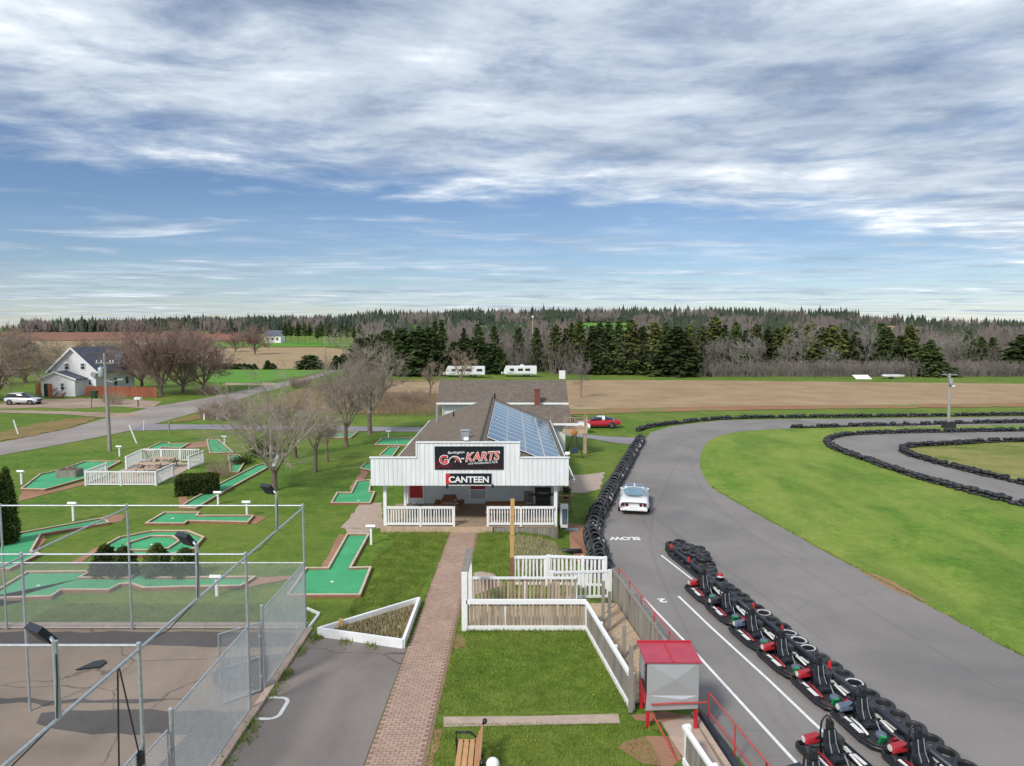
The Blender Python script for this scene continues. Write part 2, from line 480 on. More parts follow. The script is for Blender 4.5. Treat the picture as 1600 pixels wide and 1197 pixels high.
# ------------------------------------------------------------------ terrain
def sst(a, b, x):
    t = np.clip((x - a) / (b - a), 0, 1); return t * t * (3 - 2 * t)
XB_Y = [0, 14, 18.8, 25.5, 31, 38, 48, 58, 68, 80, 100]
XB_X = [6.3, 5.5, 5.0, 4.1, 3.9, 3.9, 5.3, 7.6, 10.5, 9.0, 6.0]
XW_W = [0.8, 0.8, 0.8, 0.8, 1.8, 2.6, 2.2, 3.0, 5.0, 14.0, 26.0]
DROP = 0.4
HP = [-2400, -800, 0, 160, 300, 420, 560, 700, 900, 1100, 1300, 1450, 1600, 2400, 4000]
HZ = [5, 6, 6.5, 7, 8.5, 11, 12.5, 14, 16, 16.5, 14, 10, 7, 6, 6]
def gz(x, y):
    x = np.asarray(x, float); y = np.asarray(y, float)
    xb = np.interp(y, XB_Y, XB_X); w = np.interp(y, XB_Y, XW_W)
    z = -DROP * sst(0, 1, (x - xb) / w + 1.0)
    z = z - 0.38 * np.exp(-((x - 2.9) / 1.5) ** 2 - ((y - 35.0) / 2.6) ** 2)
    px = 800 + FPX * x / np.maximum(y, 30.0)
    hh = np.interp(px, HP, HZ)
    z = z + (hh + 1.0) * sst(225, 720, y) + 3.0 * sst(720, 1500, y)
    return z
def gz1(x, y): return float(gz(x, y))
def axis(segs):
    a = []
    for x0, x1, d in segs: a.append(np.arange(x0, x1, d))
    a.append([segs[-1][1]]); return np.concatenate(a)
gx = axis([(-2600, -700, 100), (-700, -200, 25), (-200, -60, 7), (-60, -15, 2.5), (-15, 3, 1.0), (3, 16, 0.4), (16, 60, 2.5), (60, 200, 7), (200, 700, 25), (700, 2600, 100)])
gy = axis([(-60, 8, 4), (8, 72, 0.8), (72, 110, 2.5), (110, 230, 7), (230, 760, 14), (760, 1700, 60), (1700, 3200, 250)])
X, Y = np.meshgrid(gx, gy)
Z = gz(X, Y)
nx, ny = len(gx), len(gy)
idx = np.arange(nx * ny).reshape(ny, nx)
F4 = np.stack([idx[:-1, :-1], idx[:-1, 1:], idx[1:, 1:], idx[1:, :-1]], -1).reshape(-1, 4)
gme = npmesh('ground', np.stack([X, Y, Z], -1).reshape(-1, 3), F4, M['lawn'], True)
ground = tag(link('ground', gme), kind='structure')

def dens(pts, step):
    out = []
    for a, b in zip(pts[:-1], pts[1:]):
        a = Vector(a); b = Vector(b); n = max(1, int((b - a).length / step))
        for i in range(n): out.append(a.lerp(b, i / n))
    out.append(Vector(pts[-1])); return out
def smooth_path(pts, it=2, closed=False):
    pts = [Vector(p) for p in pts]
    for _ in range(it):
        q = []
        n = len(pts)
        rng = range(n) if closed else range(n - 1)
        if not closed: q.append(pts[0])
        for i in rng:
            a, b = pts[i], pts[(i + 1) % n]
            q += [a.lerp(b, 0.25), a.lerp(b, 0.75)]
        if not closed: q.append(pts[-1])
        pts = q
    return pts
def resample(pts, n):
    pts = [Vector(p) for p in pts]
    L = [0]
    for a, b in zip(pts[:-1], pts[1:]): L.append(L[-1] + (b - a).length)
    out = []; j = 0
    for i in range(n):
        t = L[-1] * i / (n - 1)
        while j < len(L) - 2 and L[j + 1] < t: j += 1
        s = (t - L[j]) / max(L[j + 1] - L[j], 1e-9)
        out.append(pts[j].lerp(pts[j + 1], s))
    return out
def strip(name, left, right, m, off=0.012, n=80, cross=6, jit=0.0, kind='structure', z=None):
    a = resample(left, n); b = resample(right, n)
    vs = []; r = random.Random(len(name))
    for p, q in zip(a, b):
        jl, jr = r.uniform(-jit, jit), r.uniform(-jit, jit)
        d = (q - p).normalized() if (q - p).length > 1e-6 else Vector((0, 0, 0))
        for k in range(cross + 1):
            c = (p + d * jl).lerp(q + d * jr, k / cross)
            vs.append((c.x, c.y, (gz1(c.x, c.y) if z is None else z) + off))
    fs = []
    w = cross + 1
    for i in range(n - 1):
        for k in range(cross):
            fs.append((i * w + k, i * w + k + 1, (i + 1) * w + k + 1, (i + 1) * w + k))
    o = link(name, npmesh(name, vs, fs, m, True))
    if kind: tag(o, kind=kind)
    return o
def flat(name, poly, m, z, kind='structure', jit=0.0, step=0.4):
    pts = [Vector((p[0], p[1], 0)) for p in poly]
    if jit:
        r = random.Random(len(name) + len(poly))
        q = dens(pts + [pts[0]], step)[:-1]
        pts = [p + Vector((r.uniform(-jit, jit), r.uniform(-jit, jit), 0)) for p in q]
    b = MB(); b.poly([(p.x, p.y, z) for p in pts])
    o = b.build(name, m)
    if kind: tag(o, kind=kind)
    return o
def P(pts, z=0.0): return [G(a, b, z) for a, b in pts]
TZ = -DROP

# ---- road and drives
strip('road', P([(-420, 775), (-150, 722), (0, 692), (108, 670), (165, 654), (250, 634), (323, 622), (400, 606), (440, 598), (478, 590), (520, 577), (560, 566)]),
      P([(-420, 815), (-150, 745), (0, 712), (100, 694), (200, 674), (238, 664), (320, 641), (350, 632), (400, 616), (450, 603), (492, 592), (530, 579), (568, 567)]), M['road'], 0.03, 120, 4)
strip('driveway', P([(222, 663), (300, 663.5), (370, 664), (470, 666), (560, 667), (650, 668), (760, 670), (880, 673), (960, 677), (1012, 679)]),
      P([(205, 674), (300, 671), (370, 672), (470, 673), (560, 674), (650, 675), (760, 677), (880, 680), (960, 686), (1005, 690)]), M['drive'], 0.035, 140, 4)
strip('gravel_drive', P([(-60, 634), (0, 631), (62, 624), (120, 623), (200, 624), (252, 628)]), P([(-60, 640), (0, 639), (60, 637), (110, 639), (180, 635), (236, 639)]), M['gravel'], 0.022, 60, 4, 0.1)
strip('gravel_lane', P([(-80, 641), (0, 641), (100, 643), (190, 646), (226, 645)]), P([(-80, 645), (0, 645), (100, 648), (170, 653), (205, 654)]), M['gravel'], 0.04, 50, 3, 0.2)
strip('field_lane', P([(352, 598), (400, 597), (432, 599)]), P([(352, 602), (400, 602), (425, 605)]), M['gravel'], 0.035, 20, 2, 0.3)

# ---- go-kart track
LT = [(1175, 1215), (1164, 1197), (1096, 1112), (1040, 1035), (985, 960), (956, 912), (948, 884), (934, 860), (932, 830), (945, 795), (962, 765), (985, 725), (1000, 700), (1010, 685), (1016, 676), (1050, 666), (1125, 657), (1225, 655), (1300, 655), (1450, 653), (1600, 651), (1800, 648), (2100, 645)]
RT = [(1990, 1215), (1900, 1190), (1750, 1110), (1600, 1028), (1450, 945), (1300, 868), (1223, 825), (1160, 790), (1108, 760), (1094, 735), (1094, 712), (1102, 692), (1122, 681), (1160, 673), (1241, 669.5), (1300, 668), (1400, 667), (1600, 664), (1800, 661), (2100, 657)]
lt = P(LT, TZ); rt = [p + Vector((RN.uniform(-.05, .05), RN.uniform(-.07, .07), 0)) for p in dens(smooth_path(P(RT, TZ), 2), .35)]
lt = [Vector((G(1205, 1250, TZ)))] + lt
def area(name, poly, m, z, kind='structure'):
    b = MB(); b.poly([(p.x, p.y, z) for p in poly]); o = b.build(name, m)
    return tag(o, kind=kind)
near_r = [G(1990, 1300, TZ)]
area('track', lt + list(reversed(rt)) + near_r, M['track'], TZ + 0.012)
LO = [(2100, 905), (1800, 838), (1600, 792), (1470, 758), (1425, 745), (1350, 720), (1300, 701), (1291, 692), (1300, 684), (1338, 679), (1450, 676), (1600, 674), (1800, 672), (2100, 668)]
LI = [(2100, 860), (1800, 800), (1600, 758), (1500, 735), (1450, 721), (1416, 711), (1408, 704), (1420, 698), (1500, 695), (1525, 692), (1600, 690), (1800, 687), (2100, 683)]
lo = smooth_path(P(LO, TZ), 2); li = smooth_path(P(LI, TZ), 2)
area('track_loop', lo + list(reversed(li)), M['track'], TZ + 0.014)
area('infield_grass', smooth_path(P(RT, TZ), 2) + [G(2100, 668, TZ)] + list(reversed(lo)), M['infield'], TZ + 0.006)
area('inner_grass', li, M['inner'], TZ + 0.006)
# infield below the loop
area('infield_lower', [G(1600, 1028, TZ)] + [G(2100, 1300, TZ)] if False else [G(1990, 1215, TZ), G(2600, 1215, TZ), G(2600, 905, TZ), G(2100, 905, TZ)], M['infield'], TZ + 0.005)

for i_, (pa, w_) in enumerate((([(1100, 1040), (1030, 900), (1010, 830), (1040, 760), (1060, 715), (1090, 685)], .16), ([(1600, 1100), (1385, 970), (1210, 862), (1122, 795), (1082, 745), (1078, 705)], .13), ([(1020, 806), (1060, 838), (1150, 900), (1300, 1010)], .2), ([(990, 770), (1010, 830), (1050, 860), (1170, 935), (1330, 1050)], .13), ([(1030, 720), (1080, 676), (1180, 664), (1400, 660)], .2))):
    q_ = smooth_path(P(pa, TZ), 3); m_ = MB(); vv = []
    for j_, p_ in enumerate(q_):
        d_ = (q_[min(j_ + 1, len(q_) - 1)] - q_[max(j_ - 1, 0)]).normalized(); t_ = math.sin(math.pi * j_ / (len(q_) - 1)) * w_ / 2 + .01
        vv += [(p_.x - d_.y * t_, p_.y + d_.x * t_, TZ + .0145 + .0003 * i_), (p_.x + d_.y * t_, p_.y - d_.x * t_, TZ + .0145 + .0003 * i_)]
    m_.add(vv, [(2 * j, 2 * j + 2, 2 * j + 3, 2 * j + 1) for j in range(len(q_) - 1)])
    tag(m_.build('skid_mark', M['skid']), kind='structure')

# ---- fields beyond
def field(name, near, far, m, off=0.05, n=60, cross=10, jit=0.8):
    return strip(name, near, far, m, off, n, cross, jit)
field('stubble_field', P([(596, 617), (700, 618), (900, 640), (1000, 638), (1200, 634), (1400, 633), (1700, 629), (2200, 622)], TZ), P([(600, 601), (700, 600), (900, 594), (1100, 595), (1300, 597), (1600, 600), (2200, 600)], TZ), M['stubble'], 0.06, 120, 8, 0.6)
field('field_margin', P([(600, 640), (700, 641), (880, 649), (1000, 645), (1200, 640), (1500, 637), (2200, 628)], TZ), P([(600, 616), (700, 617), (900, 639), (1000, 637), (1200, 633), (1500, 631), (2200, 621)], TZ), M['margin'], 0.05, 100, 4, 0.6)
field('rough_meadow', P([(400, 640), (450, 643), (500, 645), (560, 647), (620, 646), (690, 640)]), P([(470, 607), (500, 603), (545, 597), (590, 595), (640, 594), (700, 593)]), M['rough'], 0.05, 50, 8, 1.2)
field('verge', P([(262, 662), (300, 658), (330, 651), (366, 652)]), P([(300, 650), (320, 647), (345, 640), (380, 637)]), M['rough'], 0.045, 30, 3, 0.6)
field('ditch_verge', P([(0, 690), (60, 680), (120, 666), (160, 652)]), P([(0, 676), (50, 664), (110, 654), (140, 652)]), M['rough'], 0.05, 30, 3, 0.5)
field('green_meadow', P([(320, 598), (400, 599), (470, 589), (520, 578)]), P([(320, 577), (400, 577.5), (470, 578), (520, 574)]), M['fargreen'], 0.06, 40, 5, 0.6)
field('tan_meadow', P([(320, 577), (400, 577.5), (470, 577), (545, 567)]), P([(320, 544), (400, 545), (480, 546), (548, 551)]), M['tanfield'], 0.09, 40, 8, 1.0)
def upfield(name, a, b, m, off=0.35, n=40, cross=12, jit=1.5): return strip(name, a, b, m, off, n, cross, jit)
def HPt(px, Yd): return Vector(((px - 800) / FPX * Yd, Yd, 0))
upfield('orchard_grass', [HPt(p, 330) for p in (320, 420, 560)], [HPt(p, 380) for p in (320, 420, 560)], M['fargreen'], 0.3)
upfield('red_soil_field', [HPt(p, 400) for p in (318, 350, 395)], [HPt(p, 520) for p in (318, 350, 385)], M['redsoil'])
upfield('ploughed_field', [HPt(p, 420) for p in (-300, 0, 140, 250, 320)], [HPt(p, 600) for p in (-300, 0, 140, 250, 320)], M['redsoil'])
upfield('tan_hillside', [HPt(p, 200) for p in (-400, 0, 120, 320)], [HPt(p, 415) for p in (-400, 0, 120, 320)], M['tanfield'], 0.3, 40, 16)
upfield('green_hillside', [HPt(p, 480) for p in (560, 700, 900, 1010)], [HPt(p, 600) for p in (600, 720, 900, 990)], M['fargreen'], 0.35, 50, 20)
upfield('tan_hilltop', [HPt(p, 520) for p in (1290, 1400, 1600, 2000)], [HPt(p, 690) for p in (1290, 1400, 1600, 2000)], M['redtan'], 0.35, 50, 20)
# ================================================================== vegetation
def leafmat(name, cols, rough=0.8, scale=0.9, rnd=0.38):
    return mat(name, cols[0], rough, 0.2, scale, col2=cols[1], rnd=rnd, spec=0.15)
M['spruce'] = leafmat('spruce_needles', ((0.036, 0.062, 0.022), (0.120, 0.155, 0.050)))
M['spruce2'] = leafmat('pine_needles', ((0.058, 0.080, 0.022), (0.170, 0.185, 0.056)))
M['cedar'] = leafmat('cedar_foliage', ((0.030, 0.056, 0.018), (0.095, 0.130, 0.040)))
M['hedgeleaf'] = leafmat('hedge_leaves', ((0.028, 0.052, 0.012), (0.105, 0.130, 0.030)), scale=2.2)
M['twig_grey'] = mat('grey_twigs', (0.36, 0.30, 0.25), 0.9, 0.25, 1.2, rnd=0.15)
M['twig_plum'] = mat('plum_twigs', (0.29, 0.205, 0.170), 0.9, 0.25, 1.0, rnd=0.15)
M['twig_tan'] = mat('tan_twigs', (0.32, 0.255, 0.19), 0.9, 0.22, 1.0, rnd=0.15)
M['twig_brush'] = mat('brush_twigs', (0.24, 0.205, 0.19), 0.9, 0.35, 0.25)
M['straw'] = mat('straw', (0.42, 0.35, 0.23), 0.9, 0.3, 2.0)

def seg_mesh(name, segs, m):
    S = np.array([(*a, *b, r0, r1) for a, b, r0, r1 in segs], dtype=np.float64)
    p0, p1, r0, r1 = S[:, :3], S[:, 3:6], S[:, 6:7], S[:, 7:8]
    d = p1 - p0; d /= np.maximum(np.linalg.norm(d, axis=1, keepdims=True), 1e-9)
    up = np.where(np.abs(d[:, 2:3]) < 0.9, np.array([[0, 0, 1.0]]), np.array([[1.0, 0, 0]]))
    x = np.cross(d, up); x /= np.linalg.norm(x, axis=1, keepdims=True); y = np.cross(d, x)
    vs = []
    for p, r in ((p0, r0), (p1, r1)):
        for k in range(3):
            th = 2 * math.pi * k / 3
            vs.append(p + (x * math.cos(th) + y * math.sin(th)) * r)
    V = np.stack(vs, 1).reshape(-1, 3)
    b = (np.arange(len(S)) * 6)[:, None, None]
    F = (b + np.array([[[0, 1, 4, 3], [1, 2, 5, 4], [2, 0, 3, 5]]])).reshape(-1, 4)
    return npmesh(name, V, F, m)

def bare_tree(seed, H, trunk_h, r0, spread=0.75, limbs=6, dens_=(7, 6, 6), twig=0.010, up=0.10, droop=0.0):
    """returns (trunk segments, crown segments) of a leafless tree standing at the origin"""
    r = random.Random(seed)
    T, C = [], []
    def rv(): return Vector((r.gauss(0, 1), r.gauss(0, 1), r.gauss(0, 1)))
    def grow(p, d, L, rad_, lev):
        n = 4 if lev == 1 else (3 if lev == 2 else (2 if lev == 3 else 1))
        pts = [p]; ra = [rad_]; dd = d.copy()
        for i in range(n):
            dd = (dd + rv() * 0.13 + Vector((0, 0, up if lev < 3 else up * 0.6 - droop))).normalized()
            q = pts[-1] + dd * (L / n)
            r2 = max(rad_ * (1 - 0.78 * (i + 1) / n), twig * 0.6)
            (C if lev > 1 else C).append((tuple(pts[-1]), tuple(q), ra[-1], r2))
            pts.append(q); ra.append(r2)
        if lev >= 4: return
        k = dens_[lev - 1]
        for i in range(k):
            t = r.uniform(0.22, 1.0) * n
            j = min(int(t), n - 1); s = t - j
            pp = pts[j].lerp(pts[j + 1], s)
            base = (pts[j + 1] - pts[j]).normalized()
            side = rv(); side = (side - base * side.dot(base)).normalized()
            ang = r.uniform(0.45, 0.95)
            nd = (base * math.cos(ang) + side * math.sin(ang)).normalized()
            grow(pp, nd, L * r.uniform(0.36, 0.58), max(ra[j] * 0.55, twig), lev + 1)
    p = Vector((0, 0, -0.1)); rr = r0 * 1.35; d = Vector((r.uniform(-.06, .06), r.uniform(-.06, .06), 1)).normalized()
    n = 5
    for i in range(n):
        q = p + d * ((trunk_h + 0.1) / n) + Vector((r.uniform(-.03, .03), r.uniform(-.03, .03), 0))
        r2 = r0 * (1.0 - 0.25 * (i + 1) / n)
        T.append((tuple(p), tuple(q), rr, r2)); p = q; rr = r2
    for i in range(limbs):
        az = 2 * math.pi * (i + r.uniform(-.3, .3)) / limbs
        ang = r.uniform(0.25, 1.0) * spread
        nd = Vector((math.cos(az) * math.sin(ang), math.sin(az) * math.sin(ang), math.cos(ang)))
        grow(p - Vector((0, 0, r.uniform(0, trunk_h * 0.25))), nd, (H - trunk_h) * r.uniform(0.75, 1.0), r0 * 0.55, 1)
    return T, C
def trunk_mesh(name, T, m):
    b = MB()
    pts = [T[0][0]] + [t[1] for t in T]; rs = [T[0][2]] + [t[3] for t in T]
    b.tube(pts, rs, 9, cap=True)
    me = bpy.data.meshes.new(name); me.from_pydata(b.v, [], b.f); me.materials.append(m); me.update()
    return me
class TreeKind:
    def __init__(s, name, seed, m, tm=None, **kw):
        T, C = bare_tree(seed, **kw)
        s.tm = trunk_mesh('trunk', T, tm or M['bark']); s.cm = seg_mesh('crown', C, m); s.name = name
    def put(s, loc, label, cat='tree', group=None, sc=1.0, rz=0.0, sz=None):
        o = root(s.name, loc, label, cat, group, rz)
        o.scale = (sc, sc, sz or sc)
        link('trunk', s.tm, o); link('crown', s.cm, o)
        return o
def on(px, py, z=None):
    p = G(px, py, 0.0)
    zz = gz1(p.x, p.y)
    if abs(zz) > 0.01: p = G(px, py, zz); zz = gz1(p.x, p.y)
    p.z = zz; return p

K_near = TreeKind('bare_tree', 5, M['twig_grey'], H=6.9, trunk_h=1.5, r0=0.24, spread=1.10, limbs=8, dens_=(8, 8, 7), twig=0.010, up=0.06)
K_mid = TreeKind('bare_tree', 9, M['twig_grey'], H=9.0, trunk_h=2.4, r0=0.26, spread=0.75, limbs=6, dens_=(8, 8, 8), twig=0.014, up=0.12)
K_mid2 = TreeKind('bare_tree', 21, M['twig_grey'], H=9.6, trunk_h=2.6, r0=0.30, spread=0.95, limbs=7, dens_=(8, 8, 8), twig=0.014, up=0.12)
K_small = TreeKind('bare_tree', 33, M['twig_tan'], H=4.5, trunk_h=1.5, r0=0.13, spread=0.85, limbs=5, dens_=(7, 6, 5), twig=0.009, up=0.08)
K_maple = TreeKind('bare_maple', 41, M['twig_plum'], H=12.5, trunk_h=2.0, r0=0.42, spread=1.05, limbs=9, dens_=(9, 9, 8), twig=0.026, up=0.07)
K_maple2 = TreeKind('bare_maple', 47, M['twig_plum'], H=11.5, trunk_h=1.8, r0=0.38, spread=1.15, limbs=9, dens_=(9, 9, 8), twig=0.026, up=0.05)
K_willow = TreeKind('bare_willow', 53, M['twig_tan'], H=12.0, trunk_h=1.6, r0=0.45, spread=1.25, limbs=10, dens_=(9, 9, 8), twig=0.024, up=0.02, droop=0.10)
K_birch = TreeKind('bare_birch', 61, mat('birch_twigs', (0.30, 0.27, 0.25), 0.9, 0.2, 1.0, rnd=0.2), H=9.0, trunk_h=2.5, r0=0.12, spread=0.55, limbs=5, dens_=(6, 6, 5), twig=0.024, up=0.14)

K_near.put(on(428, 766), 'spreading bare tree with a white board in its fork, left of the canteen', sc=.90)
p = on(428, 766)
tag(MB().box((p.x + 0.28, p.y - 0.33, 2.05), (0.20, 0.06, 0.85), ry=rad(22)).build('white_board', M['white']), 'white board wedged in the fork of the bare tree', 'board')
K_mid.put(on(541, 698), 'tall thin bare tree standing just before the driveway', rz=0.7, sc=.80)
K_mid2.put(on(578, 678), 'wide bare tree beside the driveway with many pale upright limbs', rz=2.1, sc=.84)
K_small.put(on(493, 738), 'slim bare tree with tan twigs right of the spreading tree', sc=1.15, rz=1.0)
K_small.put(on(512, 722), 'low bare tree with bushy base behind the slim tan tree', sc=0.85, rz=2.4)
K_small.put(on(462, 716), 'bare young tree hidden behind the spreading tree', sc=1.3, rz=4.0)
K_mid.put(on(560, 640), 'bare tree in the rough meadow beyond the driveway', sc=0.6, rz=3.0)
K_small.put(on(720, 610), 'bare tree before the left travel trailer', sc=1.5, rz=0.3)
K_small.put(on(672, 622), 'small bare tree beside the left end of the rear house roof', sc=1.2, rz=5.3)
K_birch.put(on(908, 622), 'pale bare bushy tree at the right end of the rear house', sc=0.62, rz=5.0)
K_maple.put(on(252, 619), 'large round bare maple with plum twigs beside the white farmhouse', rz=0.4, sc=.80)
K_maple2.put(on(286, 614), 'second round bare maple behind the large maple by the farmhouse', rz=1.9, sc=.80)
K_maple2.put(on(318, 611), 'bare maple at the roadside end of the farmhouse hedge', sc=0.70, rz=3.3)
K_maple.put(on(222, 607), 'bare maple close behind the corner of the farmhouse', sc=0.68, rz=2.2)
K_willow.put(on(-6, 625), 'huge tan bare willow at the left edge of the picture', rz=0.4, sc=.88)
K_willow.put(on(40, 598), 'tan bare willow behind the silver suv', rz=2.4, sc=0.80)
K_willow.put(on(148, 578), 'tan bare willow behind the farmhouse roof', rz=3.4, sc=0.66)
K_willow.put(on(192, 572), 'tan bare willow behind the round maples', rz=1.1, sc=0.60)
K_maple2.put(on(368, 545), 'dark bare round tree at the corner of the red field', sc=0.62, rz=1.0)
K_maple.put(on(398, 541), 'dark bare tree left of the far white farm building', sc=0.8, rz=4.4)

# ---- bare shrubs
def shrub_segs(seed, n, w, h, tw, lean=0.8):
    r = random.Random(seed); C = []
    for i in range(n):
        a = r.uniform(0, 6.283); rr = w * 0.35 * math.sqrt(r.random())
        p = Vector((rr * math.cos(a), rr * math.sin(a), -0.05))
        d = Vector((math.cos(a) * r.uniform(0, lean), math.sin(a) * r.uniform(0, lean), 1)).normalized()
        L = h * r.uniform(0.6, 1.05)
        q = p + d * L * 0.5; d2 = (d + Vector((r.gauss(0, .2), r.gauss(0, .2), 0))).normalized(); e_ = q + d2 * L * 0.5
        C.append((tuple(p), tuple(q), tw * 1.6, tw)); C.append((tuple(q), tuple(e_), tw, tw * 0.5))
        for k in range(7):
            t = r.uniform(0.25, 1.0)
            b = p.lerp(q, t * 2) if t < 0.5 else q.lerp(e_, t * 2 - 1)
            dd = (d2 + Vector((r.gauss(0, .6), r.gauss(0, .6), r.gauss(0, .2)))).normalized()
            C.append((tuple(b), tuple(b + dd * L * r.uniform(0.15, 0.36)), tw * 0.8, tw * 0.4))
    return C
SH = {k: seg_mesh('bare_shrub', shrub_segs(s, n, w, h, tw), M[m]) for k, s, n, w, h, tw, m in
      (('plum', 3, 260, 5.4, 2.6, 0.010, 'twig_plum'), ('small', 4, 90, 2.0, 1.3, 0.007, 'twig_plum'), ('tan', 5, 130, 3.0, 1.8, 0.009, 'twig_tan'))}
def shrub(kind, px, py, label, sc=1.0, rz=0.0, group=None):
    o = link('bare_shrub', SH[kind]); o.location = on(px, py); o.rotation_euler = (0, 0, rz); o.scale = (sc,) * 3
    return tag(o, label, 'shrub', group)
shrub('plum', 352, 655, 'broad dark plum bare shrub beside the road and driveway junction', 1.0)
shrub('plum', 330, 652, 'smaller bare shrub touching the left of the broad roadside shrub', 0.6, 2.0)
shrub('small', 343, 745, 'bare bush between the clipped hedge and the ramped putting lane', 1.0)
shrub('small', 418, 708, 'bare bush at the foot of the spreading tree', 1.3, 1.0)
shrub('tan', 178, 632, 'small bare tan bush on the verge behind the utility pole', 1.0)
shrub('plum', 325, 617, 'bare roadside bush below the round maples', 0.7, 0.3)
shrub('plum', 470, 606, 'bare bush at the bend of the road', 0.8, 1.3)
shrub('tan', 505, 612, 'tan bare bush near the road in the rough meadow', 1.2, 2.3)
shrub('plum', 492, 577, 'round dark bush on the far side of the road', 0.9, 0.8)
shrub('tan', 655, 632, 'tan bush in the meadow left of the rear house', 0.9, 0.1)
shrub('plum', 640, 628, 'low bare bush amid the red meadow', 0.6, 1.1)

# ---- conifers
def conifer_mesh(name, seed, H, W, m, levels=30, per=9, base=0.06, droop=0.25, power=0.85, clump=7, gap=0.0):
    r = np.random.RandomState(seed)
    V, F = [], []
    vi = 0
    for L in range(levels):
        t = base + (1 - base) * (L + r.uniform(-.3, .3)) / levels
        t = min(max(t, base), 0.985)
        z = t * H
        ln = W / 2 * (1 - t) ** power * r.uniform(0.72, 1.12) + 0.10
        n = max(4, int(per * (0.45 + 0.75 * (1 - t))))
        a0 = r.uniform(0, 6.28)
        for b in range(n):
            if r.rand() < gap: continue
            az = a0 + 6.283 * (b + r.uniform(-.35, .35)) / n
            l = ln * r.uniform(0.70, 1.12)
            ca, sa = math.cos(az), math.sin(az)
            k = max(3, int(clump * l / (W / 2) + 2))
            for c in range(k):
                s = (c + r.uniform(0.2, 1.0)) / k
                rr = l * s; zz = z - droop * l * s * s + r.uniform(-.10, .10) * H / 12
                w = (0.30 + 0.26 * l * (1 - s * 0.6)) * r.uniform(0.7, 1.3)
                off = r.uniform(-.5, .5) * w
                cx, cy = rr * ca - off * sa, rr * sa + off * ca
                le = w * r.uniform(0.9, 1.6)
                tw = r.uniform(-0.6, 0.6)
                tilt = r.uniform(-.55, .15)
                # a small kite of needles pointing outwards
                A_ = (cx - ca * le * .4, cy - sa * le * .4, zz - tilt * le * .3)
                B_ = (cx - sa * w * .5, cy + ca * w * .5, zz + tw * w * .5)
                C_ = (cx + ca * le * .6, cy + sa * le * .6, zz + tilt * le * .6)
                D_ = (cx + sa * w * .5, cy - ca * w * .5, zz - tw * w * .5)
                V += [A_, B_, C_, D_]; F.append((vi, vi + 1, vi + 2, vi + 3)); vi += 4
                hg = le * r.uniform(.55, 1.0); az2 = r.uniform(0, 6.283); dx_, dy_ = math.cos(az2) * w * .7, math.sin(az2) * w * .7
                V += [(cx - dx_, cy - dy_, zz - hg * .2), (cx + dx_ * .2, cy + dy_ * .2, zz - hg * .75), (cx + dx_, cy + dy_, zz - hg * .1), (cx, cy, zz + hg * .55)]; F.append((vi, vi + 1, vi + 2, vi + 3)); vi += 4
    V += [(-0.07, 0, H * .93), (0.07, 0, H * .93), (0, 0, H * 1.0), (0, 0.05, H * .93)]; F.append((vi, vi + 1, vi + 2, vi + 3))
    return npmesh(name, np.array(V), np.array(F), m)
def trunk_cone(name, H, r_, m):
    b = MB().tube([(0, 0, -.1), (0, 0, H * .5), (0, 0, H * .97)], [r_, r_ * .6, 0.02], 7)
    me = bpy.data.meshes.new(name); me.from_pydata(b.v, [], b.f); me.materials.append(m); me.update(); return me
TRK = trunk_cone('trunk', 12, 0.16, M['bark'])
SPR = [conifer_mesh('crown', 100 + i, 12, w, M[mm], lv, pr, bs, dr, pw, cl, gp) for i, (w, mm, lv, pr, bs, dr, pw, cl, gp) in enumerate([
    (4.6, 'spruce', 32, 10, 0.05, 0.25, 0.62, 7, 0.05), (3.8, 'spruce', 30, 9, 0.10, 0.30, 0.70, 6, 0.10), (5.2, 'spruce2', 28, 10, 0.08, 0.15, 0.48, 7, 0.10),
    (4.4, 'spruce2', 26, 8, 0.14, 0.12, 0.50, 6, 0.18), (3.4, 'spruce', 30, 8, 0.12, 0.30, 0.75, 6, 0.12), (6.0, 'spruce', 34, 11, 0.03, 0.22, 0.66, 8, 0.03)])]
CED = [conifer_mesh('crown', 150 + i, 10, w, M['cedar'], 30, 11, 0.02, 0.0, 0.42, 7, 0.0) for i, w in enumerate((5.2, 4.6, 5.8))]
def spruce(px, top, base, w, kind, label, group=None, name='spruce_tree', meshes=SPR, H0=12.0):
    me = meshes[kind % len(meshes)]
    p = on(px, base)
    h = A(px, top, p.y)[2] - p.z
    o = root(name, p, label, 'tree', group, RN.uniform(0, 6.28))
    W0 = max(abs(c[0]) for c in me.vertices[0:0]) if False else None
    s = h / H0
    ref = {id(m): m for m in meshes}
    w *= RN.uniform(.85, 1.25); s *= RN.uniform(.92, 1.05)
    ww = (w / FPX * p.y) / me['w'] if 'w' in me else s
    o.scale = (ww, ww, s)
    link('trunk', TRK, o); link('crown', me, o)
    return o
for me in SPR + CED:
    co = np.empty(len(me.vertices) * 3, dtype=np.float32); me.vertices.foreach_get('co', co)
    me['w'] = float(np.percentile(np.abs(co.reshape(-1, 3)[:, 0]), 97) * 2)
ORD = ['first', 'second', 'third', 'fourth', 'fifth', 'sixth', 'seventh', 'eighth', 'ninth', 'tenth', 'eleventh', 'twelfth', 'thirteenth', 'fourteenth', 'fifteenth', 'sixteenth', 'seventeenth', 'eighteenth', 'nineteenth']
def nth(i):
    if i <= 19: return ORD[i - 1]
    t, u_ = divmod(i, 10); w = {2: 'twent', 3: 'thirt', 4: 'fort'}[t]
    return w + 'ieth' if u_ == 0 else w + 'y-' + ORD[u_ - 1]
ROWG = 'spruces along the far edge of the stubble field'
ROWL = 'dark spruce in the long row beyond the stubble field'
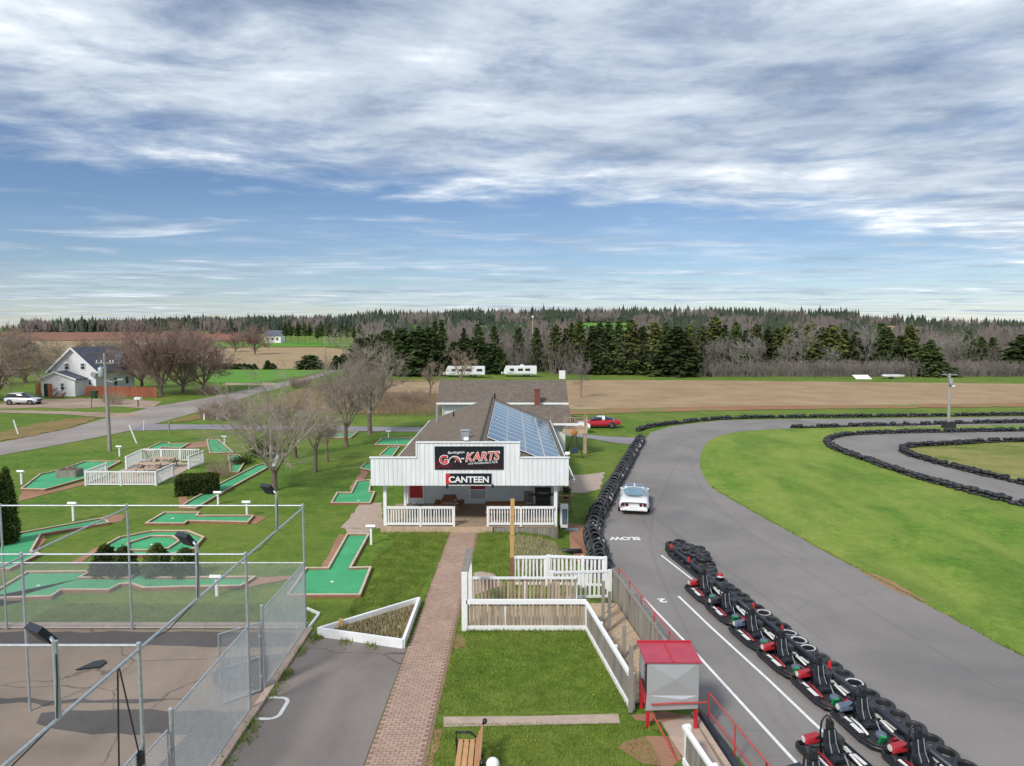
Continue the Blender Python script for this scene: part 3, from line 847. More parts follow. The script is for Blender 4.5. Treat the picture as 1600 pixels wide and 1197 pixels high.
row = [(868, 502, 583, 34, 3), (884, 512, 582, 26, 1), (905, 499, 584, 30, 3), (893, 506, 583, 22, 4), (925, 510, 585, 28, 1), (936, 503, 585, 30, 0), (950, 502, 584, 28, 4), (966, 500, 585, 30, 1),
       (985, 500, 585, 34, 2), (1003, 503, 585, 36, 0), (1021, 499, 585, 34, 2), (1040, 500, 584, 36, 0), (1057, 503, 587, 56, 5), (1077, 506, 585, 36, 2), (1096, 502, 584, 34, 3), (1116, 497, 583, 36, 2), (1131, 501, 583, 30, 4), (1149, 503, 583, 34, 0),
       (1164, 510, 582, 30, 1), (1181, 506, 582, 34, 2), (1198, 514, 581, 28, 4), (1212, 513, 581, 32, 3), (1228, 506, 581, 34, 2), (1246, 508, 582, 36, 0), (1263, 506, 582, 34, 2), (1281, 509, 582, 36, 0), (1299, 506, 582, 38, 2), (1318, 511, 582, 34, 1), (1336, 518, 582, 32, 0),
       (1355, 514, 580, 26, 4), (1374, 505, 581, 40, 0), (1386, 514, 582, 34, 5), (1404, 519, 581, 26, 4), (1419, 508, 581, 42, 2), (1433, 540, 583, 26, 1), (1495, 523, 580, 22, 3), (1511, 519, 579, 34, 5), (1529, 522, 579, 28, 0), (1549, 528, 579, 30, 1)]
row.sort()
for i, a in enumerate(row): spruce(*a, nth(i + 1) + ' dark spruce from the left in the row beyond the stubble field', ROWG)
spruce(1452, 527, 588, 40, 5, 'lone spruce standing in front of the brush behind the field pole')
spruce(1593, 518, 585, 56, 5, 'broad spruce cut by the right edge of the picture')
for i, a in enumerate(sorted([(747, 505, 580, 26, 1), (772, 508, 578, 24, 4), (690, 498, 575, 24, 4), (838, 512, 580, 22, 1), (810, 508, 578, 26, 4), (680, 500, 573, 26, 1), (655, 505, 574, 24, 4), (725, 510, 577, 22, 1)])):
    spruce(*a, nth(i + 1) + ' sparse spruce from the left rising behind cedars and trailers', 'sparse spruces behind the trailers')
for i, a in enumerate([(562, 524, 582, 34, 0), (584, 518, 585, 38, 1), (606, 515, 586, 42, 2), (628, 512, 587, 44, 0), (651, 514, 587, 44, 1), (672, 512, 587, 42, 2), (686, 520, 585, 30, 0)]):
    spruce(*a, nth(i + 1) + ' dense cedar from the left in the tall clump left of the trailers', 'cedars of the tall clump', 'cedar_tree', CED, 10.0)
for i, a in enumerate([(712, 530, 583, 30, 1), (728, 526, 584, 34, 2), (747, 523, 584, 38, 0), (767, 531, 584, 34, 1), (780, 540, 584, 24, 2)]):
    spruce(*a, nth(i + 1) + ' cedar from the left in the lower clump between the two trailers', 'cedars of the lower clump', 'cedar_tree', CED, 10.0)
for i in range(9):
    spruce(352 + i * 7.5 + (14 if i > 6 else 0), 566 + RN.uniform(-2, 3) - (3 if i == 7 else 0), 577.5, 10, i, nth(i + 1) + ' small dark cedar from the left in the row beside the tan field', 'cedar row beside the tan field', 'cedar_tree', CED, 10.0)
spruce(485, 553, 577, 34, 1, 'rounded dark evergreen at the road bend', None, 'evergreen_shrub', CED, 10.0)
spruce(537, 552, 577, 22, 2, 'dark evergreen left of the tall cedar clump', None, 'evergreen_shrub', CED, 10.0)
spruce(525, 556, 578, 16, 0, 'smaller dark evergreen beside the road', None, 'evergreen_shrub', CED, 10.0)
# tall pines with bare stems beyond the tan meadow
K_pine = conifer_mesh('crown', 190, 12, 5.0, M['spruce'], 16, 8, 0.40, 0.0, 0.45, 6, 0.08)
K_pine['w'] = 4.6
for i in range(13):
    px = 447 + i * 9.6 + RN.uniform(-2, 2)
    Yd = 352 + RN.uniform(-8, 14)
    x = (px - 800) / FPX * Yd
    o = root('pine_tree', (x, Yd, gz1(x, Yd)), nth(i + 1) + ' bare stemmed pine from the left in the row beyond the tan meadow', 'tree', 'pines in a row beyond the tan meadow', RN.uniform(0, 6))
    s = RN.uniform(0.78, 1.0); o.scale = (s * 0.9, s * 0.9, s)
    link('trunk', TRK, o); link('crown', K_pine, o)

# ---- brush and bare saplings at the foot of the spruces (one mass)
def brush(name, spans, n, hmin, hmax, tw, label, m, seed=3):
    r = random.Random(seed); S = []
    for i in range(n):
        x0, x1, y0, y1 = r.choice(spans)
        px = r.uniform(x0, x1); Yd = r.uniform(y0, y1)
        x = (px - 800) / FPX * Yd
        p = Vector((x, Yd, gz1(x, Yd) - 0.1)); h = r.uniform(hmin, hmax)
        d = Vector((r.gauss(0, .28), r.gauss(0, .28), 1)).normalized()
        q = p + d * h
        S.append((tuple(p), tuple(q), tw * 1.5, tw * .6))
        for k in range(5):
            b = p.lerp(q, r.uniform(.3, 1)); dd = (d + Vector((r.gauss(0, .6), r.gauss(0, .6), r.gauss(0, .2)))).normalized()
            S.append((tuple(b), tuple(b + dd * h * r.uniform(.15, .38)), tw, tw * .5))
    return tag(link(name, seg_mesh(name, S, m)), label, 'brush', None, 'stuff')
brush('brush', [(1090, 1620, 158, 172), (1090, 1620, 158, 166), (1620, 2000, 158, 172)], 5200, 1.6, 3.7, 0.030, 'grey bare brush along the far edge of the stubble field', M['twig_brush'])
brush('meadow_brush', [(470, 690, 84, 112), (560, 690, 84, 112)], 2600, .35, 1.3, 0.012, 'low reddish brush growing over the rough meadow', mat('meadow_twigs', (.30, .21, .15), .9, .35, .3), 21)
brush('undergrowth', [(860, 1100, 166, 176), (700, 860, 175, 195), (850, 1620, 172, 185)], 2600, 3.0, 8.5, 0.030, 'bare undergrowth among and behind the spruces', M['twig_brush'], 8)
brush('bare_wood', [(1340, 1640, 190, 330), (700, 960, 190, 260), (1600, 2000, 180, 330)], 3600, 5.0, 10.0, 0.05, 'bare wood rising on the slope behind the spruces', mat('wood_twigs', (0.20, 0.165, 0.145), 0.9, 0.3, 0.05), 9)
BG = 'pale bare trees standing in front of the spruce row'
for i, (px, py, s) in enumerate(sorted(((1112, 587, .75), (1127, 586, .8), (1145, 587, .7), (1172, 587, .85), (1182, 586, .7), (1252, 586, 1.05), (1353, 583, 1.05), (1462, 585, .9), (1480, 584, .8), (1228, 586, .7), (1300, 586, .6), (1500, 584, .85)))):
    K_birch.put(on(px, py), nth(i + 1) + ' pale bare tree from the left standing before the dark spruces', 'tree', BG, s * 1.05, RN.uniform(0, 6), s * 1.05)

# ---- far woods on the skyline (one mass each)
def far_wood(name, rows, label, seed, dark, pale, frac):
    r = np.random.RandomState(seed)
    for suffix, m, sel in (('', dark, 0), ('_bare', pale, 1)):
        V, F = [], []; vi = 0
        for (x0, x1, y0, y1, n, h0, h1) in rows:
            for i in range(n):
                px = r.uniform(x0, x1); Yd = r.uniform(y0, y1); isbare = (math.sin(px * 0.045 + seed) + r.normal(0, .7)) > frac
                if int(isbare) != sel: continue
                x = (px - 800) / FPX * Yd; z = gz1(x, Yd) - 0.5
                h = r.uniform(h0, h1) * (r.uniform(1.0, 1.25) if r.rand() < .12 else 1); w = h * (0.32 if not isbare else 0.42) * Yd / 600 ** 1.0 * 600 / Yd
                if isbare: h *= 0.85
                for k in range(22):
                    if isbare:
                        zz = z + h * r.uniform(.15, .75); a = r.uniform(0, 6.28); rr = w * r.uniform(.05, .5)
                        cx, cy = x + rr * math.cos(a), Yd + rr * math.sin(a)
                        V += [(cx - .4, cy, zz), (cx + .4, cy, zz), (cx + r.normal(0, .6), cy, zz + h * .38)]
                    else:
                        t = (k + r.uniform(0, 1)) / 22; zz = z + h * (0.02 + .85 * t); a = r.uniform(0, 6.28); rr = w * (1 - t) ** .8 * .5
                        cx, cy = x + rr * math.cos(a), Yd + rr * math.sin(a); ww = (.6 + w * .75 * (1 - t))
                        V += [(cx - ww * .6, cy, zz), (cx + ww * .6, cy - .3, zz), (cx + (x - cx) * .6, cy, zz + h * .20)]
                    F.append((vi, vi + 1, vi + 2)); vi += 3
        tag(link(name + suffix, npmesh(name, np.array(V), np.array(F), m)), label + (' showing bare crowns' if sel else ' showing dark evergreens'), 'forest', None, 'stuff')
FW = mat('far_evergreens', (0.030, 0.048, 0.036), 0.9, 0.2, 0.03, col2=(0.070, 0.090, 0.055))
FB = mat('far_bare', (0.19, 0.155, 0.150), 0.9, 0.25, 0.02)
far_wood('slope_wood', [(560, 900, 300, 470, 420, 7, 11), (990, 1360, 230, 600, 950, 7, 11), (1360, 1640, 330, 520, 420, 6, 10), (880, 1000, 300, 430, 90, 6, 9)], 'wood on the slope just behind the spruce row', 13, FW, FB, 0.15)
far_wood('skyline_wood', [(560, 1340, 620, 700, 1100, 9, 15), (1300, 1700, 690, 740, 300, 7, 13), (1700, 2300, 690, 740, 160, 7, 13), (560, 900, 560, 640, 220, 9, 13), (880, 1340, 600, 650, 220, 9, 13)], 'wood on the skyline behind the spruce row', 3, FW, FB, 0.25)
far_wood('left_wood', [(36, 345, 590, 660, 900, 8, 13), (300, 560, 620, 690, 420, 7, 12), (330, 600, 480, 560, 340, 8, 12), (-300, 40, 640, 700, 150, 4, 8), (190, 400, 560, 620, 260, 7, 11)], 'wood on the skyline behind the red fields', 5, FW, FB, 0.35)
far_wood('ridge_wood', [(340, 900, 1050, 1250, 420, 10, 16), (900, 1600, 1050, 1250, 320, 9, 15)], 'wood on the farthest ridge', 7, FW, FB, 0.4)
# ================================================================== buildings
def text_mesh(body, m, w=None, h=None, offset=0.0, extrude=0.004, shear=0.0, space=1.0):
    cu = bpy.data.curves.new('lettering', 'FONT'); cu.body = body; cu.extrude = extrude; cu.offset = offset; cu.shear = shear; cu.space_character = space
    cu.resolution_u = 4
    ob = bpy.data.objects.new('lettering', cu); COL.objects.link(ob)
    dg = bpy.context.evaluated_depsgraph_get()
    me = bpy.data.meshes.new_from_object(ob.evaluated_get(dg))
    bpy.data.objects.remove(ob); bpy.data.curves.remove(cu)
    co = np.empty(len(me.vertices) * 3, dtype=np.float32); me.vertices.foreach_get('co', co); co = co.reshape(-1, 3)
    lo, hi = co.min(0), co.max(0); c = (lo + hi) / 2; s = hi - lo
    sx = w / s[0] if w else 1; sy = h / s[1] if h else sx
    co = (co - c) * np.array([sx, sy, 1.0]); me.vertices.foreach_set('co', co.ravel().astype(np.float32))
    me.materials.clear(); me.materials.append(m); me.update()
    return me
def put_text(parent, body, m, loc, w, h, rot=(rad(90), 0, 0), **kw):
    o = link('lettering', text_mesh(body, m, w, h, **kw), parent, loc); o.rotation_euler = rot
    return o

M['siding'] = mat('white_siding', (0.80, 0.81, 0.83), 0.55, 0.09, 4.0, rnd=0.045, stretch=(1, 1, 0.15))
M['bluesiding'] = mat('pale_blue_siding', (0.74, 0.79, 0.83), 0.6, 0.06, 3.0, rnd=0.03)
M['deckwood'] = mat('deck_boards', '#9c8a76', 0.85, 0.2, 4.0, stretch=(1, 0.2, 1), rnd=0.12)
def shingle_mat(name, cols, rot=0.0):
    k = NT(name, 0.95)
    br = k.N.new('ShaderNodeTexBrick'); br.inputs['Scale'].default_value = 1.0
    mp = k.N.new('ShaderNodeMapping'); mp.inputs['Rotation'].default_value = (0, 0, rot)
    k.t.links.new(k.p, mp.inputs[0]); k.t.links.new(mp.outputs[0], br.inputs['Vector'])
    br.inputs['Brick Width'].default_value = 0.30; br.inputs['Row Height'].default_value = 0.14; br.inputs['Mortar Size'].default_value = 0.012
    br.inputs['Color1'].default_value = (*hexc(cols[0]), 1); br.inputs['Color2'].default_value = (*hexc(cols[1]), 1); br.inputs['Mortar'].default_value = (*hexc(cols[2]), 1)
    c = k.mix(0.5, br.outputs['Color'], k.ramp(k.noise(1.3, 6, 0.7), [(0.3, 0.35), (0.7, 0.62)]), 'OVERLAY')
    return k.out(c, br.outputs['Fac'], 0.3, 0.01)
M['shingle'] = shingle_mat('brown_shingles', ('#72675c', '#82766a', '#4f4740'), rad(90))
M['shingle2'] = shingle_mat('rear_shingles', ('#6c625b', '#7e746a', '#4b443e'))
M['shingle3'] = shingle_mat('slate_shingles', ('#5d6270', '#6b707d', '#484c57'))
M['brick'] = mat('chimney_brick', '#79483a', 0.9, 0.25, 14.0)
FY = 35.95            # facade plane
cant = root('canteen', (-1.75, 36.4, 0), 'white canteen with stepped false front, porch and roof solar panels', 'building')
def cb(name, m, fn, **kw):
    b = MB(); fn(b); return b.build(name, m, cant, world=True, **kw)
RX, LX, EX, RZ, EZ = -1.7, -6.95, 3.2, 4.62, 2.65
cb('backing_panel', M['siding'], lambda b: (b.span(-7.22, 2.90, FY + 0.05, FY + 0.16, 2.52, 3.92), b.span(-4.86, 0.36, FY + 0.051, FY + 0.159, 3.92, 4.70)))
x = -7.26
nb = 44; bw = (2.92 + 7.26) / nb
brd = {}
for i in range(nb):
    xc = -7.26 + bw * (i + .5)
    top = 4.72 if -4.88 < xc < 0.38 else 3.93
    if top not in brd:
        h = top - 2.50
        b = MB(); b.add([(-bw / 2 + .006, 0, 0), (bw / 2 - .006, 0, 0), (bw / 2 - .012, -.022, 0), (-bw / 2 + .012, -.022, 0), (-bw / 2 + .006, 0, h), (bw / 2 - .006, 0, h), (bw / 2 - .012, -.022, h), (-bw / 2 + .012, -.022, h)],
                        [(0, 3, 2, 1), (4, 5, 6, 7), (3, 7, 6, 2), (0, 4, 7, 3), (2, 6, 5, 1)])
        me = bpy.data.meshes.new('siding_board'); me.from_pydata(b.v, [], b.f); me.materials.append(M['siding']); brd[top] = me
    o = link('siding_board', brd[top], cant, (xc + 1.75, FY + 0.048 - 36.4, 2.50 + RN.uniform(-.006, .006)))
cb('cap_rail', M['whitewood'], lambda b: (b.span(-7.32, -4.90, FY - .02, FY + .20, 3.93, 3.985), b.span(0.40, 2.97, FY - .02, FY + .20, 3.93, 3.985), b.span(-4.93, 0.43, FY - .021, FY + .201, 4.72, 4.775)))
for xa, xb_ in ((-4.91, -4.865), (.365, .41)): cb('cap_trim', M['whitewood'], lambda b: b.span(xa, xb_, FY - .015, FY + .19, 3.985, 4.72))
cb('soffit', M['whitewood'], lambda b: b.span(-7.24, 2.92, FY + .17, 41.0, 2.46, 2.50))
# deck
nd = 34
for i in range(nd):
    y0 = 36.15 + i * (41.0 - 36.15) / nd
    if i == 0:
        b = MB(); b.span(0, 9.15, 0, (41.0 - 36.15) / nd - .012, 0, .04); me = bpy.data.meshes.new('deck_board'); me.from_pydata(b.v, [], b.f); me.materials.append(M['deckwood']); dkm = me
    link('deck_board', dkm, cant, (-6.80 + 1.75, y0 - 36.4, 0.26))
cb('deck_edge', M['tanwood'], lambda b: b.span(-6.82, -1.0, 36.09, 36.14, -.05, .295))
sk = MB(); sk.span(0, .135, 0, .03, 0, 0.98); skm = bpy.data.meshes.new('skirt_board'); skm.from_pydata(sk.v, [], sk.f); skm.materials.append(M['greywood'])
for i in range(23):
    link('skirt_board', skm, cant, (-0.95 + 1.75 + i * 0.143, 36.10 - 36.4, -0.72 + RN.uniform(-.02, .0)))
for i in range(30):
    o = link('skirt_board', skm, cant, (2.38 + 1.75, 36.14 - 36.4 + i * 0.163, -0.72)); o.rotation_euler = (0, 0, rad(90))
# walls
cb('wall', M['siding'], lambda b: (b.add([(-6.3, 41.1, -.8), (-6.3, 59.5, -.8), (-6.3, 59.5, 2.8), (-6.3, 41.1, 2.8)], [(0, 1, 2, 3)]), b.add([(2.7, 41.1, -.8), (2.7, 59.5, -.8), (2.7, 59.5, 2.9), (2.7, 41.1, 2.9)], [(3, 2, 1, 0)]), b.add([(-6.3, 59.5, -.8), (2.7, 59.5, -.8), (2.7, 59.5, 2.9), (RX, 59.5, 4.5), (-6.3, 59.5, 2.8)], [(0, 1, 2, 3, 4)])))
bb = MB(); bb.span(0, .172, 0, .02, 0, 2.45); bm_ = bpy.data.meshes.new('wall_board'); bm_.from_pydata(bb.v, [], bb.f); bm_.materials.append(M['bluesiding'])
cb('porch_wall', M['bluesiding'], lambda b: b.span(-6.3, 2.72, 41.03, 41.15, 0, 2.9))
for i in range(49): link('wall_board', bm_, cant, (-6.28 + i * .1837 + 1.75, 41.008 - 36.4, 0.31))
door = cb('door', M['red'], lambda b: b.span(-6.0, -5.22, 40.93, 41.0, .32, 2.3), label='red door at the left end of the porch')
MB().span(-6.09, -6.0, 40.92, 41.0, .31, 2.38).span(-5.22, -5.13, 40.92, 41.0, .31, 2.38).span(-6.0, -5.22, 40.92, 41.0, 2.3, 2.38).build('door_frame', M['white'], cant, world=True)
MB().lathe([(.03, 0), (.04, .03), (.0, .06)], (-5.3, 40.87, 1.25), 8, 'Y').build('handle', M['chrome'], door, world=True)
MB().span(-6.0, -5.22, 40.915, 40.929, .32, .66).build('kick_panel', M['bluesiding'], door, world=True)
win = cb('serving_hatch', M['white'], lambda b: b.span(-2.5, -1.48, 40.92, 41.0, .55, 2.35), label='serving hatch with red upper half')
MB().span(-2.42, -1.56, 40.905, 40.918, 1.18, 2.28).build('shutter', M['red'], win, world=True)
MB().span(-2.42, -1.56, 40.905, 40.918, .62, 1.12).build('counter_panel', M['steel'], win, world=True)
# roof
def slope(b, x0, z0, x1, z1, y0, y1, th=.10):
    n = Vector((-(z1 - z0), 0, (x1 - x0))).normalized() * th
    if n.z < 0: n = -n
    vs = [(x0, y0, z0), (x1, y0, z1), (x1, y1, z1), (x0, y1, z0)]
    top = [(p[0] + n.x, p[1], p[2] + n.z) for p in vs]
    f = [(0, 1, 2, 3), (7, 6, 5, 4), (0, 4, 5, 1), (1, 5, 6, 2), (2, 6, 7, 3), (3, 7, 4, 0)]
    if (x1 - x0) > 0: f = [tuple(reversed(q)) for q in f]
    b.add(vs + top, f)
roof = cb('roof', M['shingle'], lambda b: (slope(b, RX, RZ, LX, EZ, 36.12, 60.0), slope(b, RX, RZ, EX, EZ, 36.121, 60.0)), label='brown shingled gable roof')
MB().tube([(RX, 36.2, RZ + .10), (RX, 60.0, RZ + .10)], .09, 6).build('ridge_cap', M['shingle'], roof, world=True)
MB().beam((LX - .03, 36.2, EZ + .03), (LX - .03, 60, EZ + .03), .05, .16).beam((EX + .03, 36.2, EZ + .03), (EX + .03, 60, EZ + .03), .05, .16).build('fascia', M['white'], roof, world=True)
MB().tube([(-6.0, 56.5, 2.9), (-6.0, 56.5, 4.4)], .10, 8).build('vent_pipe', M['steel'], roof, world=True)
MB().tube([(-4.6, 55.5, 3.5), (-4.6, 55.5, 4.0)], .06, 8).build('vent_pipe', M['black'], roof, world=True)
MB().box((-2.6, 39.2, 4.62), (.42, .3, .45)).box((-2.6, 39.2, 4.9), (.5, .38, .06)).build('roof_vent', M['steel'], roof, world=True)
MB().tube([(-1.45, 59.4, 4.6), (-1.45, 59.4, 5.1)], .07, 8).build('vent_pipe', M['black'], roof, world=True)
# solar panels
k = NT('solar_cells', 0.08)
k.b.inputs['Specular IOR Level'].default_value = 0.55
tco = k.N.new('ShaderNodeTexCoord'); brk = k.N.new('ShaderNodeTexBrick')
k.t.links.new(tco.outputs['Object'], brk.inputs['Vector']); brk.offset = 0.0; brk.inputs['Scale'].default_value = 1.0
brk.inputs['Brick Width'].default_value = .165; brk.inputs['Row Height'].default_value = .165; brk.inputs['Mortar Size'].default_value = .010
brk.inputs['Color1'].default_value = (.040, .070, .130, 1); brk.inputs['Color2'].default_value = (.048, .080, .142, 1); brk.inputs['Mortar'].default_value = (.15, .19, .26, 1)
M['solar'] = k.out(brk.outputs['Color'])
M['solar'].node_tree.nodes['Principled BSDF'].inputs['Coat Weight'].default_value = 0.0
ang = math.atan2(RZ - EZ, EX - RX)
pw, pl = 1.10, 1.66
pb = MB(); pb.span(.012, pw - .012, .012, pl - .012, .0, .03); pme = bpy.data.meshes.new('solar_panel'); pme.from_pydata(pb.v, [], pb.f); pme.materials.append(M['solar'])
fb = MB()
for a in ((0, pw, 0, .012), (0, pw, pl - .012, pl), (0, .014, .012, pl - .012), (pw - .014, pw, .012, pl - .012)): fb.span(a[0], a[1], a[2], a[3], .0, .035)
fme = bpy.data.meshes.new('frame'); fme.from_pydata(fb.v, [], fb.f); fme.materials.append(M['white'])
for c in range(4):
    for r_ in range(11):
        s0 = .38 + c * (pw + .04)
        px_ = RX + s0 * math.cos(ang); pz_ = RZ + .10 - s0 * math.sin(ang) + .09
        o = link('solar_panel', pme, roof, (px_ + 1.75, 38.2 + r_ * (pl + .02) - 36.4, pz_)); o.rotation_euler = (0, ang, 0)
        link('frame', fme, o)
# porch posts and railings
def post_obj(parent, x, y, z0, z1, w=.14, m=None, name='post'):
    b = MB(); b.span(x - w / 2, x + w / 2, y - w / 2, y + w / 2, z0, z1)
    return b.build(name, m or M['white'], parent, world=True)
for x in (-6.62, 2.27): post_obj(cant, x, 36.45, .3, 2.48, .17)
post_obj(cant, -6.2, 40.6, .3, 2.48, .15); post_obj(cant, 2.4, 40.7, .3, 2.5, .14)
BAL = {}
def railing(parent, p0, p1, h=.92, gap=.13, z0=.08, m=None, bw=.04, posts=(0, 1), pw=.10, top_w=.10, bm=None, pz=0.06, toph=.05, both=.05):
    """top rail, bottom rail, balusters (each its own part) and end posts between two foot points"""
    m = m or M['white']; bm = bm or m
    p0 = Vector(p0); p1 = Vector(p1); d = p1 - p0; L = Vector((d.x, d.y, 0)).length; u_ = d / L
    az = math.atan2(d.y, d.x)
    MB().beam(p0 + Vector((0, 0, h)), p1 + Vector((0, 0, h)), top_w, toph).build('top_rail', m, parent, world=True)
    MB().beam(p0 + Vector((0, 0, z0)), p1 + Vector((0, 0, z0)), .05, both).build('bottom_rail', m, parent, world=True)
    key = (round(h - z0, 3), bw, bm.name)
    if key not in BAL:
        b = MB(); b.span(-bw / 2, bw / 2, -.015, .015, 0, h - z0 - .03); me = bpy.data.meshes.new('baluster'); me.from_pydata(b.v, [], b.f); me.materials.append(bm); BAL[key] = me
    off = Vector((0, 0, 0)); r = parent
    while r is not None: off += r.location; r = r.parent
    n = int(L / gap)
    for i in range(n):
        q = p0 + u_ * (L * (i + .5) / n) + Vector((0, 0, z0 + .02)) - off
        o = link('baluster', BAL[key], parent, q); o.rotation_euler = (RN.uniform(-.01, .01), RN.uniform(-.02, .02), az)
    for t in posts:
        q = p0.lerp(p1, t)
        post_obj(parent, q.x, q.y, q.z - .02, q.z + h + pz, pw, m)
rl = root('porch_railing', (-4.8, 36.3, .3), 'white baluster railing on the left of the canteen porch steps', 'railing')
railing(rl, (-6.5, 36.28, .3), (-3.02, 36.28, .3), .98, .135, .12, bw=.055, posts=(.5, 1), pw=.11, toph=.12, both=.12)
rl = root('porch_railing', (0.5, 36.3, .3), 'white baluster railing on the right of the canteen porch entrance', 'railing')
railing(rl, (-1.26, 36.28, .3), (2.18, 36.28, .3), .98, .135, .12, bw=.055, posts=(0, .5), pw=.11, toph=.12, both=.12)
# signs
M['signblack'] = mat('sign_black', (0.012, 0.014, 0.020), 0.4, 0.2, 2.0)
kk = NT('sign_print', 0.4)
sx, sy_, sz_ = kk.xyz()
fl = kk.math('MULTIPLY', kk.ramp(kk.noise(3.0, 6, 0.7, (0.4, 1, 2.2), 0, 1.2), [(0.46, 0.0), (0.62, 1.0)]), kk.ramp(kk.math('MULTIPLY', kk.math('ADD', sx, 3.96), 0.55), [(0.0, 1.0), (0.55, 0.15)]))
low = kk.ramp(kk.math('MULTIPLY', kk.math('SUBTRACT', 4.0, sz_), 1.6), [(0.0, 0.0), (0.9, 0.8)])
fl = kk.math('MULTIPLY', fl, low)
kk.m.node_tree.nodes['Principled BSDF'].inputs['Specular IOR Level'].default_value = 0.4
M['signprint'] = kk.out(kk.mix(fl, (0.012, 0.014, 0.020), (0.40, 0.012, 0.030)))
M['signred'] = mat('sign_red', (0.62, 0.03, 0.035), 0.4, 0.25, 5.0)
M['signpink'] = mat('sign_salmon', (0.72, 0.13, 0.09), 0.4, 0.3, 5.0)
SY = FY + 0.02
sg = root('gokart_sign', (-2.2, SY, 3.94), 'black and red GO-KARTS banner sign on the canteen front', 'sign')
MB().span(-3.96, -0.43, SY - .035, SY - .003, 3.345, 4.545).build('panel', M['signprint'], sg, world=True)
SYT = -.042
def st(body, m, xc, zc, w, h, dy, rotz=0.0, **kw):
    return put_text(sg, body, m, (xc + 2.2, SYT - dy, zc - 3.94), w, h, (rad(90), -rotz, 0), **kw)
st('KARTS', M['white'], -1.50, 4.03, 1.80, .50, .0, rad(3), shear=.25, offset=.045)
st('KARTS', M['signpink'], -1.50, 4.03, 1.74, .44, .006, rad(3), shear=.25, offset=.012)
st('G', M['white'], -3.50, 3.86, .46, .50, .0, offset=.05)
st('G', M['signred'], -3.50, 3.86, .40, .44, .006, offset=.02)
st('-', M['white'], -2.52, 3.92, .15, .06, .0, offset=.03)
st('Burlington', M['white'], -2.86, 4.22, .86, .17, .0, rad(3), shear=.3, offset=.01)
st('and Amusement Park', M['white'], -1.48, 3.71, 1.52, .13, .0, rad(3), shear=.25)
# the O is a rev counter: pale rim, red band, needle
def arc(b, r0, r1, a0, a1, c, y0, n=20):
    for i in range(n):
        t0 = a0 + (a1 - a0) * i / n; t1 = a0 + (a1 - a0) * (i + 1) / n
        b.poly([(c[0] + r * math.cos(t), y0, c[1] + r * math.sin(t)) for r, t in ((r0, t0), (r1, t0), (r1, t1), (r0, t1))][::-1])
gc = (-2.93, 3.72)
b = MB(); arc(b, .29, .34, rad(-5), rad(185), gc, SY - .042); b.build('gauge_rim', M['white'], sg, world=True)
b = MB(); arc(b, .19, .27, rad(5), rad(100), gc, SY - .043); b.build('gauge_band', M['signpink'], sg, world=True)
b = MB(); b.add([(gc[0] - .02, SY - .045, gc[1]), (gc[0] + .02, SY - .045, gc[1]), (gc[0] + .10, SY - .045, gc[1] + .2)], [(0, 1, 2)]); b.build('gauge_needle', M['white'], sg, world=True)
s2 = root('canteen_sign', (-2.24, SY, 2.86), 'black CANTEEN sign board under the go-kart banner', 'sign')
MB().span(-3.40, -1.06, SY - .035, SY - .003, 2.58, 3.14).build('panel', M['signblack'], s2, world=True)
b = MB(); b.add([(-3.39, SY - .038, 2.59), (-3.19, SY - .038, 2.59), (-3.12, SY - .038, 2.8), (-3.21, SY - .038, 2.92), (-3.15, SY - .038, 3.1), (-3.39, SY - .038, 3.13)], [(0, 1, 2, 3, 4, 5)]); b.build('red_corner', M['signred'], s2, world=True)
put_text(s2, 'CANTEEN', M['white'], (.02, SYT, -.03), 2.06, .33, offset=.03)
for i, (x, z) in enumerate(((-3.33, 2.5), (-1.0, 2.52))):
    tag(MB().box((x, FY - .06, z), (.10, .12, .12)).lathe([(.03, 0), (.06, .08)], (x, FY - .06, z - .14), 8).build('spotlight', M['black']), ('small black spotlight under the left end of the canteen sign', 'small black spotlight under the right end of the canteen sign')[i], 'lamp')
for i, (x, z) in enumerate(((-2.35, 4.72), (2.83, 3.97))):
    f = root('floodlight', (x, FY + .1, z), ('white twin floodlight on the top middle of the canteen front', 'white floodlight on the right top corner of the canteen front')[i], 'lamp')
    MB().tube([(0, 0, 0), (0, 0, .14)], .02, 6).build('stem', M['white'], f)
    MB().box((0, -.05, .2), (.24, .14, .14), rx=rad(-25)).build('lamp_head', M['white'], f)
# porch furniture
def picnic_table(loc, rz, label, m_top, m_leg, L=1.8, name='picnic_table', group=None, sc=1.0):
    t = root(name, loc, label, 'table', group, rz); t.scale = (sc,) * 3
    b = MB(); b.span(-L / 2, L / 2, -.065, .065, 0, .04); tm_ = bpy.data.meshes.new('top_plank'); tm_.from_pydata(b.v, [], b.f); tm_.materials.append(m_top)
    for i in range(5): link('top_plank', tm_, t, (0, (i - 2) * .145, .72))
    for s in (-1, 1):
        for i in range(2): link('bench_plank', tm_, t, (0, s * (.62 + i * .145), .43))
        for e_ in (-1, 1):
            MB().beam((e_ * L * .36, s * .78, .0), (e_ * L * .36, s * .28, .72), .05, .09).build('leg', m_leg, t)
    for e_ in (-1, 1):
        MB().beam((e_ * L * .36 + .05, -.82, .39), (e_ * L * .36 + .05, .82, .39), .04, .09).build('cross_beam', m_leg, t)
        MB().beam((e_ * L * .36 + .05, -.36, .68), (e_ * L * .36 + .05, .36, .68), .04, .07).build('top_batten', m_leg, t)
    return t
picnic_table((-3.55, 39.2, .3), rad(90), 'brown picnic table end-on at the middle of the porch', M['brownwood'], M['brownwood'])
picnic_table((-.35, 38.0, .3), 0, 'brown picnic table behind the right porch railing', M['brownwood'], M['brownwood'], 2.1, sc=1.05)
g = root('barbecue_grill', (1.75, 39.6, .3), 'black barbecue grill at the right end of the porch', 'grill')
